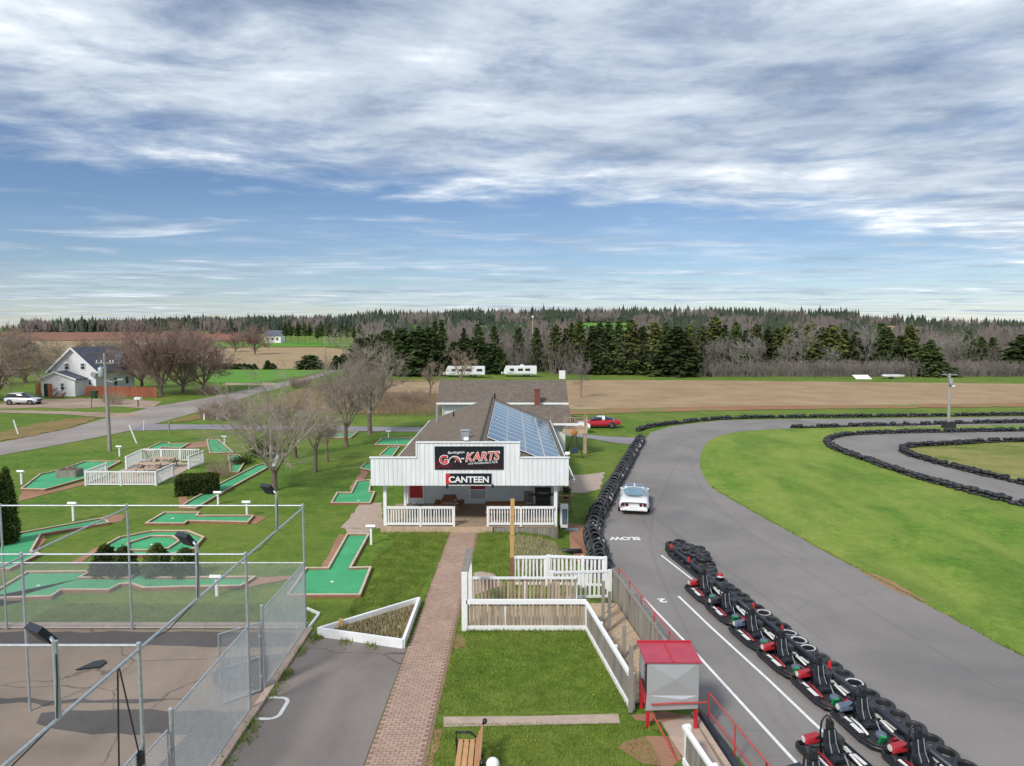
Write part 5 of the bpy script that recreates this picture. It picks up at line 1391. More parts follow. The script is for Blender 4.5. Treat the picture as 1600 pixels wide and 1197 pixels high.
# ================================================================== patio
flat('patio_floor', [G(a, b) for a, b in ((134.5, 759), (244, 759), (295, 733), (318, 725), (223, 719.5))], M['concrete'], .025)
def patio_rail(a, b, label, posts=(0, 1)):
    p0, p1 = G(*a), G(*b)
    r = root('patio_railing', (p0 + p1) / 2, label, 'railing')
    railing(r, p0, p1, .95, .16, .10, M['whitewood'], bw=.05, posts=posts, pw=.12, toph=.08, both=.08)
patio_rail((134.5, 759), (244, 759), 'white slatted patio railing facing the camera', (0, .5, 1))
patio_rail((245, 758.5), (270.6, 746), 'white patio railing beside the clipped hedge', (1,))
patio_rail((134.5, 757.5), (167, 744.5), 'short white patio railing on the left, next to the planter lane', (1,))
patio_rail((197.7, 733.5), (223, 721), 'white patio railing at the rear left corner of the patio', (0,))
patio_rail((224, 720.5), (312, 721), 'white patio railing along the back of the patio', (.33, .66))
patio_rail((295.4, 733), (318, 724), 'short white patio railing at the right of the patio', (0, 1))
picnic_table(G(233, 740) + Vector((0, 0, .03)), rad(4), 'weathered picnic table nearer the patio front railing', M['tanwood'], M['greywood'])
picnic_table(G(255, 731) + Vector((0, 0, .03)), rad(-3), 'weathered picnic table at the back of the patio', M['tanwood'], M['greywood'], 2.0)

# ---- hedges and planted cedars
def leaf_cloud(name, m, pts, size, seed=0):
    r = np.random.RandomState(seed); P_ = np.asarray(pts); n = len(P_)
    d1 = r.normal(size=(n, 3)); d1 /= np.linalg.norm(d1, axis=1, keepdims=True)
    d2 = np.cross(d1, r.normal(size=(n, 3))); d2 /= np.linalg.norm(d2, axis=1, keepdims=True)
    s = size * r.uniform(.6, 1.4, (n, 1))
    V = np.stack([P_ - d1 * s, P_ - d2 * s * .55, P_ + d1 * s, P_ + d2 * s * .55], 1).reshape(-1, 3)
    F = np.arange(n * 4).reshape(-1, 4)
    return npmesh(name, V, F, m)
def box_pts(w, d, h, n, seed, rough=.06):
    r = np.random.RandomState(seed); out = []
    while len(out) < n:
        p = r.uniform(-1, 1, 3); ax = r.choice(3, p=[.25, .35, .40])
        p[ax] = np.sign(p[ax]) if not (ax == 2 and p[ax] < 0) else 1
        q = np.array([p[0] * w / 2, p[1] * d / 2, (p[2] + 1) * h / 2])
        k_ = max(abs(p[0]), abs(p[1])); q[2] -= .10 * h * max(0, k_ - .75) / .25 if p[2] > .9 else 0
        out.append(q + r.normal(0, rough, 3))
    return out
p = on(309, 771)
hd = root('clipped_hedge', p, 'dark clipped box hedge beside the patio', 'hedge', None, rad(18))
link('foliage', leaf_cloud('foliage', M['hedgeleaf'], box_pts(2.35, 1.5, 1.15, 9000, 2, .045), .055, 1), hd)
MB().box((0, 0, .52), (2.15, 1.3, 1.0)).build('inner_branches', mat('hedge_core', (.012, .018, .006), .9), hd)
def cone_pts(w, h, n, seed, power=.8, rough=.05):
    r = np.random.RandomState(seed); t = r.uniform(0, 1, n) ** 1.1; a = r.uniform(0, 6.283, n)
    prof = w / 2 * np.minimum(1, (1 - t) ** power * 1.15) * np.minimum(1, .65 + t * 2.2)
    rr = prof * (1 - .25 * r.uniform(0, 1, n) ** 2) * (1 + .10 * np.sin(a * 3 + t * 9))
    return np.stack([rr * np.cos(a), rr * np.sin(a), .03 + t * h], 1) + r.normal(0, rough, (n, 3))
def cedar(px, top, base, w, label, n, size, group=None, power=.8):
    p = on(px, base); h = A(px, top, p.y)[2]
    c = root('cedar_shrub', p, label, 'shrub', group)
    link('foliage', leaf_cloud('foliage', M['hedgeleaf'], cone_pts(w, h, n, int(px) + 400, power), size, int(px) + 400), c)
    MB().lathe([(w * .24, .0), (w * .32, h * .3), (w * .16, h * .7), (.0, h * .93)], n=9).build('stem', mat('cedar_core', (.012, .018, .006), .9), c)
cedar(14, 733, 850, .95, 'tall columnar cedar at the left edge behind the cage', 7000, .05, None, .55)
cedar(-14, 742, 856, 1.0, 'second columnar cedar cut by the left picture edge', 5000, .05, None, .55)
for px, top, lab in ((166, 854, 'leftmost of four young cedars behind the cage fence'), (194, 858, 'second young cedar from the left behind the cage fence'), (246, 853, 'third young cedar from the left behind the cage fence'), (290, 860, 'rightmost of four young cedars behind the cage fence')):
    cedar(px, top, 901, 1.15, lab, 4500, .045, None, .5)
def mass_plant(px, py, label, m, n, w, h, size, name='low_plant'):
    p = on(px, py); r = np.random.RandomState(int(px))
    q = np.stack([r.normal(0, w / 4, n), r.normal(0, w / 4, n), np.abs(r.normal(0, h / 2.2, n))], 1)
    return tag(link(name, leaf_cloud(name, m, q, size, 3), None, p), label, 'plant')
mass_plant(376, 725, 'low green juniper beside the small putting lane', M['hedgeleaf'], 1500, 1.6, .6, .06)
mass_plant(415, 712, 'dark green juniper at the foot of the spreading tree', M['spruce'], 2500, 2.4, 1.3, .08)
pb_ = root('planter_box', G(109, 744, .06) , 'grey timber planter standing on the bent putting lane', 'planter', None, rad(4))
for dx_, dy_, sx_, sy2 in ((0, -.5, 1.35, .06), (0, .5, 1.35, .06), (-.64, 0, .06, .94), (.64, 0, .06, .94)): MB().box((dx_, dy_, .25), (sx_, sy2, .5)).build('side_board', M['greywood'], pb_)
MB().box((0, 0, .2), (1.2, .9, .4)).build('soil', M['dirt'], pb_)
S = [((a[0], a[1], a[2] + .38), (b[0], b[1], b[2] + .38), r0, r1) for a, b, r0, r1 in shrub_segs(77, 60, 1.4, .45, .006, .5)]
link('dry_stems', seg_mesh('dry_stems', S, M['twig_plum']), pb_)

# ---- poles, stakes, mail boxes
up = root('utility_pole', on(172, 705), 'grey timber utility pole with transformer and street lamp arm at left', 'pole')
MB().tube([(0, 0, -.2), (-.05, 0, 4), (-.12, 0, 8.45)], [.17, .15, .11], 10).build('pole', M['pole'], up)
MB().beam((-.9, -.02, 7.6), (.7, .02, 7.6), .09, .11).build('cross_arm', M['pole'], up)
tr = MB().lathe([(.0, 6.35), (.22, 6.38), (.24, 6.5), (.24, 7.15), (.2, 7.22), (0, 7.25)], (-.42, -.1, 0), 14).build('transformer', M['steel'], up, smooth=True)
MB().lathe([(.03, 7.24), (.05, 7.3), (.03, 7.4)], (-.42, -.1, 0), 8).build('bushing', M['steel'], tr)
MB().tube([(0, -.05, 6.1), (.6, -.3, 6.0), (1.3, -.5, 6.25)], .03, 6).build('lamp_arm', M['steel'], up)
MB().box((1.5, -.55, 6.22), (.55, .22, .12), rz=rad(-15)).build('lamp_head', M['steel'], up)
for x in (-.8, -.4, .35, .6): MB().lathe([(.03, 7.66), (.05, 7.72), (.05, 7.78), (.02, 7.84)], (x, 0, 0), 8).build('insulator', M['white'], up)
def slim_pole(px, top, base, r_, label, lean=0.0, m=None, arm=False, name='utility_pole', cat='pole'):
    p = on(px, base); h = A(px, top, p.y)[2] - p.z
    o = root(name, p, label, cat)
    MB().tube([(0, 0, -.1), (lean * .5, 0, h * .5), (lean, 0, h)], [r_, r_ * .85, r_ * .65], 8).build('shaft', m or M['pole'], o)
    if arm: MB().beam((lean - .9, 0, h - .4), (lean + .9, 0, h - .4), .1, .1).build('cross_arm', m or M['pole'], o)
    return o, h
slim_pole(339, 541, 592, .13, 'thin utility pole beyond the maples at the road', arm=True)
slim_pole(509, 527, 578, .16, 'grey utility pole at the far bend of the road', arm=True)
slim_pole(531, 567, 640, .10, 'thin grey pole between the bare trees', name='thin_pole')
o, h = slim_pole(832, 496, 575, .14, 'tall thin mast behind the right travel trailer', m=M['tanwood'], name='mast'); MB().box((0, 0, h + .2), (.5, .4, .5)).build('lamp_head', M['white'], o)
slim_pole(912, 541, 584, .10, 'slim pole before the spruces right of the rear house', m=M['tanwood'], name='thin_pole')
slim_pole(691, 543, 585, .09, 'thin pole beside the left travel trailer', name='thin_pole')
o, h = slim_pole(878, 582, 640, .05, 'dark pole with a white box behind the rear house', m=M['black'], name='box_pole'); MB().box((0, 0, h - .3), (.8, .5, 1.1)).build('white_box', M['white'], o)
def stake(px0, py0, px1, py1, label, w=.07, m=None):
    p = on(px1, py1); q = A(px0, py0, p.y)
    b = MB().beam((0, 0, -.05), q - p, w, w)
    o = b.build('marker_stake', m or M['white']); o.location = p
    tag(o, label, 'stake')
stake(202, 664, 214, 693, 'white stake leaning left on the road verge', .09)
stake(21, 656, 29, 679, 'white stake leaning in the ditch at far left', .09)
stake(264, 658, 264, 677, 'grey stake at the corner of the driveway', .12, M['greywood'])
stake(225, 656, 224, 673, 'pale thin stake at the road edge of the driveway', .05)
stake(319, 645, 319, 656, 'white stake left of the broad roadside shrub', .14)
stake(339, 644, 339, 656, 'white stake in front of the broad roadside shrub', .14)
stake(143, 622, 143, 637, 'dark stake beside the gravel drive', .06, M['black'])
mbx = root('mail_box', on(216, 636), 'white mail box beside the road opposite the utility pole', 'mail box')
MB().box((0, 0, .5), (.09, .09, 1.0)).build('post', M['black'], mbx); MB().box((-.16, 0, 1.15), (.4, .6, .34)).build('box', M['white'], mbx, bevel=.04); MB().box((.26, 0, 1.15), (.3, .6, .34)).build('box', M['white'], mbx, bevel=.04)
fp = root('field_pole', on(1482, 669), 'grey timber pole with lamp and transformer amid the track', 'pole')
MB().tube([(0, 0, -.1), (-.05, 0, 3), (-.15, 0, 6.0)], [.17, .15, .12], 10).build('pole', M['pole'], fp)
MB().beam((-1.0, 0, 5.9), (.7, .05, 5.85), .09, .09).build('cross_arm', M['steel'], fp); MB().beam((-.9, 0, 6.2), (-.2, 0, 5.5), .05, .05).build('brace', M['steel'], fp)
MB().lathe([(0, 4.75), (.2, 4.8), (.22, 4.9), (.22, 5.45), (0, 5.5)], (-.12, -.28, 0), 12).build('transformer', M['steel'], fp); MB().lathe([(.05, 4.5), (.2, 4.6), (.2, 4.75)], (.12, -.3, 0), 10).build('lamp_head', M['white'], fp)
MB().box((0, 0, .35), (1.1, .9, .75)).build('base_wrap', M['rubber'], fp)
# ================================================================== paving, paint, lawn edges
M['paver'] = mat('paver', '#a98f80', 0.92, 0.12, 9.0, rnd=0.10, bump=0.3, bscale=60)
M['joint'] = soil_mat('paver_joint_sand', [(0.3, '#7e6757'), (0.5, '#8f7666'), (0.7, '#9d8676')])
def wl_(y): return -3.59 + (y - 16.44) * .0185
WALKW = 1.50
walk = tag(strip('brick_walk', [Vector((wl_(y), y, 0)) for y in (8, 17, 25, 36.08)], [Vector((wl_(y) + WALKW, y, 0)) for y in (8, 17, 25, 36.08)], M['joint'], .012, 40, 3, 0.0, z=0.0), kind='structure')
# interlocking pavers: the nearest stand singly, the rest as one piece of paving
pwid, plen = .214, .107
e8 = [(-.5, -.38), (-.25, -.5), (0, -.38), (.25, -.5), (.5, -.38), (.5, .38), (.25, .5), (0, .38), (-.25, .5), (-.5, .38)]
shape = [(a * (pwid - .012), b * (plen - .004)) for a, b in e8]
shape[6] = (shape[6][0], shape[6][1] - .012); shape[8] = (shape[8][0], shape[8][1] - .012); shape[7] = (shape[7][0], shape[7][1] + .004)
pvb = MB(); pvb.prism(shape, 0, .03); pvm = bpy.data.meshes.new('paver'); pvm.from_pydata(pvb.v, [], pvb.f); pvm.materials.append(M['paver'])
rest = MB(); cnt = 0
yy = 12.0; rowi = 0
while yy < 36.0:
    x = wl_(yy) + (pwid / 2 if rowi % 2 else pwid * .5 + pwid * .5)
    x = wl_(yy) + .02 + (0 if rowi % 2 else pwid / 2) + pwid / 2
    while x < wl_(yy) + WALKW - pwid * .45:
        z = .012 + RN.uniform(-.004, .004); rz = RN.uniform(-.03, .03)
        if yy > 15.9 and cnt < 300:
            o = link('paver', pvm, walk, (x, yy, z - .004)); o.rotation_euler = (RN.uniform(-.02, .02), RN.uniform(-.02, .02), rz); cnt += 1
        else:
            c, s = math.cos(rz), math.sin(rz)
            rest.add([(x + a * c - b_ * s, yy + a * s + b_ * c, z - .004 + h) for a, b_, h in pvb.v], pvb.f)
        x += pwid
    yy += plen; rowi += 1
k = NT('paving_field', .92)
c = k.ramp(k.vor(7.5, 'F1', (0.63, 1.25, 1)), [(0.0, '#9a8070'), (0.5, '#a98f80'), (1.0, '#b39a8b')])
c = k.mix(.5, c, k.ramp(k.noise(.8, 6, .7), [(.3, .35), (.7, .62)]), 'OVERLAY')
M['paving'] = k.out(c, k.noise(60, 3), .25, .01)
tag(rest.build('paving_field', M['paving'], walk), 'brick pavers of the walk farther from the camera', None, None, 'stuff')
flat('asphalt_pad', [(CX + .25, 7), (wl_(7) - .02, 7), (wl_(23) - .02, 22.9), (-5.2, 23.3), (-6.6, 23.9), (CX + .25, 24.1)], M['pad'], .010)
flat('concrete_path', [G(693, 1121), G(830, 1120), G(966, 1116), G(969, 1131), G(830, 1134), G(693, 1137)], M['concrete'], .02)
flat('side_path', [G(740, 896), G(752, 893), G(772, 897), G(786, 915), G(742, 930)], M['concrete'], .016)
b = MB()
def tline(b, pts, w, z):
    for p, q in zip(pts[:-1], pts[1:]):
        p = Vector(p); q = Vector(q); d = (q - p).normalized(); n = Vector((-d.y, d.x, 0)) * w / 2
        b.poly([(p.x + n.x, p.y + n.y, z), (p.x - n.x, p.y - n.y, z), (q.x - n.x, q.y - n.y, z), (q.x + n.x, q.y + n.y, z)])
for nm, pp in (('left', [(1005, 935), (1075, 1008), (1235, 1183), (1262, 1212)]), ('mid', [(1060, 932), (1110, 980), (1203, 1065), (1272, 1131), (1346, 1197), (1366, 1215)]), ('far', [(1033, 868), (1082, 906)])):
    b = MB(); tline(b, P(pp, TZ), .10, TZ + .018)
    tag(b.build('lane_line', M['line']), kind='structure')
for body, px, py, w, h in (('SLOW', 976, 842, 1.62, .58), ('2', 1035, 939, .34, .42)):
    p = G(px, py, TZ); o = link('road_lettering', text_mesh(body, M['line'], w, h, .045, .001), None, (p.x, p.y, TZ + .019)); o.rotation_euler = (0, 0, rad(180)); tag(o, kind='structure')
b = MB(); arcp = [(-7.0, 19.62)] + [(-6.62 + .25 * math.sin(t), 19.35 + .25 * math.cos(t)) for t in np.linspace(0, 1.57, 6)] + [(-6.37 - .25 * (1 - math.cos(t)), 18.75 - .25 * math.sin(t)) for t in np.linspace(0, 1.57, 6)] + [(-7.0, 18.5)]
tline(b, [(a, c, 0) for a, c in arcp], .11, .017); tag(b.build('pad_marking', M['line']), kind='structure')
tri = [G(497, 994), G(655, 945), G(630, 1013)]
tp = root('triangular_planter', sum(tri, Vector()) / 3, 'white triangular timber planter with dry grass beside the brick walk', 'planter')
for i in range(3):
    a, c = tri[i], tri[(i + 1) % 3]
    MB().beam((a.x, a.y, .15 + i * .002), (c.x, c.y, .15 + i * .002), .10, .30).build('side_board', M['white'], tp, world=True)
MB().prism([(p.x, p.y) for p in tri], 0, .12).build('soil', M['rough'], tp, world=True)
def tri_pts(t, n, seed, inset=.82):
    r = random.Random(seed); c = sum(t, Vector()) / 3; out = []
    for i in range(n):
        a, b_ = r.random(), r.random()
        if a + b_ > 1: a, b_ = 1 - a, 1 - b_
        p = t[0] + (t[1] - t[0]) * a + (t[2] - t[0]) * b_; out.append(c + (p - c) * inset)
    return out
def blades(name, pts, h0, h1, w, m, seed=1, lean=.45):
    r = np.random.RandomState(seed); P_ = np.asarray([tuple(p) for p in pts]); n = len(P_)
    a = r.uniform(0, 6.283, n); h = r.uniform(h0, h1, n); l = r.uniform(0, lean, n); b_ = r.uniform(0, 6.283, n)
    sx = np.cos(a) * w; sy2 = np.sin(a) * w
    tip = P_ + np.stack([np.cos(b_) * h * l, np.sin(b_) * h * l, h], 1)
    V = np.stack([P_ - np.stack([sx, sy2, 0 * sx], 1), P_ + np.stack([sx, sy2, 0 * sx], 1), tip], 1).reshape(-1, 3)
    return npmesh(name, V, np.arange(n * 3).reshape(-1, 3), m)
o = link('dry_grass', blades('dry_grass', [(p.x - tp.location.x, p.y - tp.location.y, .11) for p in tri_pts(tri, 1500, 4)], .05, .24, .010, M['straw'], 4), tp); tag(o, kind='stuff')
o = link('weeds', blades('weeds', [(p.x - tp.location.x, p.y - tp.location.y, .11) for p in tri_pts(tri, 1300, 5)], .05, .16, .014, M['hedgeleaf'], 5), tp); tag(o, kind='stuff')
tag(MB().box((0, 0, .16), (.14, .09, .5)).build('wooden_stake', M['newwood']), 'short tan stake behind the triangular planter', 'stake').location = G(533, 985)
ol = root('white_edging', G(498, 958), 'thin white timber edging on the lawn behind the cage corner', 'edging')
pts_ = [G(480, 953), G(499, 961), G(481, 985)]
for a, c in zip(pts_[:-1], pts_[1:]): MB().beam((a.x, a.y, .05), (c.x, c.y, .05), .06, .10).build('edging_board', M['white'], ol, world=True)

# ================================================================== tyres
def tyre_prof(R=.31, w=.20, r_in=.185):
    return [(r_in, -w * .36), (r_in + .03, -w * .5), (R - .05, -w * .5), (R - .012, -w * .38), (R, -w * .2), (R, w * .2), (R - .012, w * .38), (R - .05, w * .5), (r_in + .03, w * .5), (r_in, w * .36), (r_in + .02, 0)]
def tyre_mesh(n, prof, m, name='tyre'):
    b = MB(); vs = []; fs = []; kk_ = len(prof)
    for i in range(n):
        t = 2 * math.pi * i / n
        for r, h in prof: vs.append((r * math.cos(t), r * math.sin(t), h))
    for i in range(n):
        j = (i + 1) % n
        for q in range(kk_):
            p2 = (q + 1) % kk_
            fs.append((i * kk_ + q, j * kk_ + q, j * kk_ + p2, i * kk_ + p2))
    me = npmesh(name, np.array(vs), np.array(fs), m, True)
    return me
TY = tyre_mesh(22, tyre_prof(), M['rubber']); TYW = tyre_mesh(18, [(.19, .095), (.245, .104), (.245, .1), (.19, .09)], M['rubberw'], 'white_wall')
lowp = [(.19, -.07), (.25, -.10), (.31, -.05), (.31, .05), (.25, .10), (.19, .07)]
LOWV = []; LOWF = []
for i in range(11):
    t = 2 * math.pi * i / 11
    for r, h in lowp: LOWV.append((r * math.cos(t), r * math.sin(t), h))
for i in range(11):
    j = (i + 1) % 11
    for q in range(6): LOWF.append((i * 6 + q, j * 6 + q, j * 6 + (q + 1) % 6, i * 6 + (q + 1) % 6))
LOWV = np.array(LOWV); LOWF = np.array(LOWF)
NT_ = [0]
def put_tyre(loc, rot, label, group, white=False, sc=1.0):
    o = link('tyre', TY, None, loc); o.rotation_euler = rot; o.scale = (sc,) * 3
    tag(o, label, 'tyre', group); NT_[0] += 1
    if white: link('white_wall', TYW, o)
    return o
def path_pts(pts, step):
    L = sum((b - a).length for a, b in zip(pts[:-1], pts[1:]))
    return resample(pts, max(2, int(L / step)))
# wall of leaning tyres between the canteen lawn and the track
LW = path_pts([G(a, b, TZ) for a, b in ((941, 902), (935, 872), (926, 842), (930, 815), (945, 788), (962, 757), (980, 726), (992, 704), (1001, 690))], .40)
LWL = 'black tyre leaning in the wall between the canteen lawn and the track'
for i, p in enumerate(LW):
    d = (LW[min(i + 1, len(LW) - 1)] - LW[max(i - 1, 0)]).normalized(); az = math.atan2(d.y, d.x)
    n_ = Vector((-d.y, d.x, 0))
    for s, zz in ((-.17, .22), (.20, .20)):
        q = p + n_ * (s + RN.uniform(-.06, .06)); tilt = rad(RN.uniform(48, 72))
        e_ = Matrix.Rotation(az, 3, 'Z') @ Matrix.Rotation(-tilt, 3, 'Y')
        wh = RN.random() < .26 and s < 0
        put_tyre((q.x, q.y, TZ + zz + RN.uniform(0, .08)), e_.to_euler(), LWL if not wh else 'white walled tyre leaning in the wall beside the canteen lawn', 'tyres of the leaning wall beside the canteen', wh, RN.uniform(.95, 1.12))
    if i % 2 == 0:
        put_tyre((p.x, p.y, TZ + .47 + RN.uniform(0, .1)), (Matrix.Rotation(az, 3, 'Z') @ Matrix.Rotation(-rad(RN.uniform(30, 60)), 3, 'Y')).to_euler(), LWL, 'tyres of the leaning wall beside the canteen', False, RN.uniform(.95, 1.1))
# tyres lying along the pit rail
hdv = Vector((.170, -.985, 0)).normalized(); rtv = Vector((hdv.y, -hdv.x, 0)) * -1      # towards +x
PIT0 = Vector((8.05, 30.0, TZ))
def pit(s, lat): return PIT0 + hdv * s + rtv * lat
PL = 'black tyre lying in the single row behind the kart rail'
i = 0; s = -.8
while s < 14.6:
    p = pit(s, .84 + RN.uniform(-.05, .05)); wh = i in (8, 11, 12, 13, 17)
    put_tyre((p.x, p.y, TZ + .112), (rad(RN.uniform(-4, 4)), rad(RN.uniform(-4, 4)), RN.uniform(0, 6)), nth(i + 1) + (' tyre, white rimmed,' if wh else ' tyre') + ' from the far end of the row behind the kart rail', 'tyres in the row behind the kart rail', wh, RN.uniform(1.02, 1.14))
    s += .60; i += 1
for a, b_ in ((1050, 862), (1064, 858), (1062, 866), (1078, 864), (1072, 872), (1090, 868), (1085, 876), (1100, 876), (1096, 884), (1106, 884), (1078, 880), (1092, 892), (1108, 893), (1104, 900), (1058, 874), (1066, 880)):
    p = G(a, b_, TZ)
    for kz in range(RN.choice((1, 2, 2))):
        put_tyre((p.x + RN.uniform(-.05, .05), p.y + RN.uniform(-.05, .05), TZ + .112 + kz * .2), (rad(RN.uniform(-5, 5)), rad(RN.uniform(-5, 5)), 0), 'black tyre piled at the far tip of the pit island', 'tyres piled at the pit island tip', False, RN.uniform(1.0, 1.12))
# far tyre rows
def far_row(pxs, label, single=0, two=.75, off=0.0, step=.56):
    pts = path_pts(smooth_path([G(a, b, TZ) for a, b in pxs], 2), step)
    VV, FF = [], []; base = 0
    for i, p in enumerate(pts):
        for lay in range(2 if RN.random() < two else 1):
            loc = Vector((p.x + RN.uniform(-.12, .12), p.y + RN.uniform(-.12, .12), TZ + .11 + lay * .2))
            rot = (rad(RN.uniform(-14, 14)), rad(RN.uniform(-14, 14)), RN.uniform(0, 6)); sc = RN.uniform(.95, 1.1)
            if i < single and NT_[0] < 298 and lay == 0:
                put_tyre(loc, rot, 'black tyre at the near end of the row ' + label, 'near tyres of the row ' + label, False, sc)
            else:
                R3 = np.array(Matrix.Rotation(rot[0], 3, 'X') @ Matrix.Rotation(rot[1], 3, 'Y'))
                VV.append(LOWV @ R3.T * sc + np.array(loc)); FF.append(LOWF + base); base += len(LOWV)
    o = link('tyre_row', npmesh('tyre_row', np.concatenate(VV), np.concatenate(FF), M['rubber'], True))
    tag(o, 'long row of black tyres ' + label, 'tyres', None, 'stuff')
far_row([(998, 674), (1008, 669), (1050, 663), (1125, 655), (1225, 653), (1300, 652.5), (1450, 651), (1600, 649), (1800, 646), (2000, 644)], 'along the far edge of the track', 14)
far_row([(1240, 669), (1300, 668), (1358, 666), (1425, 665), (1500, 662), (1600, 661), (1800, 658), (2000, 655)], 'on the inside of the far straight', 8)
far_row(LO[1:-1], 'round the outside of the inner loop', 0, .9)
far_row(LI[1:-1], 'round the inside of the inner loop', 0, .9)

# ================================================================== pit rail, karts
M['navy'] = mat('pipe_black', (.020, .024, .036), .38, .2, 3.0)
pr = root('pit_rail', pit(7, 0), 'long black plastic pipe rail behind the parked karts', 'rail')
for a, b_, lat, z, r_ in ((-3.6, 4.4, .28, .36, .10), (4.45, 15.5, .28, .36, .10), (-3.6, 15.5, .12, .14, .085)):
    p, q = pit(a, lat), pit(b_, lat); MB().tube([(p.x, p.y, TZ + z), (q.x, q.y, TZ + z)], r_, 12).build('pipe', M['navy'], pr, world=True, smooth=True)
for k_ in range(9):
    p = pit(-3 + k_ * 2.2, .22); MB().box((p.x, p.y, TZ + .17), (.12, .12, .34), rz=rad(10)).build('support', M['black'], pr, world=True)
def marker_cone(s, lat, label):
    p = pit(s, lat); o = root('red_flag_marker', (p.x, p.y, TZ + .46), label, 'marker')
    MB().add([(-.06, 0, 0), (.06, 0, 0), (.035, 0, .22), (-.035, 0, .22), (-.06, .04, 0), (.06, .04, 0), (.035, .04, .22), (-.035, .04, .22)], [(0, 1, 2, 3), (7, 6, 5, 4), (0, 4, 5, 1), (1, 5, 6, 2), (2, 6, 7, 3), (3, 7, 4, 0)]).build('flag', mat('flag_red', (.62, .03, .03), .5), o)
    MB().tube([(0, .025, -.05), (0, .025, .05)], .03, 6).build('clip', M['black'], o)
for s, lat, lb in ((-3.3, .15, 'red marker at the far tip of the pit rail'), (-1.3, .15, 'red marker on the pit rail before the first kart'), (4.2, .3, 'red marker on the pit rail by the third kart'), (6.2, .3, 'red marker on the pit rail by the fourth kart'), (8.9, .3, 'red marker on the pit rail nearest the camera')): marker_cone(s, lat, lb)

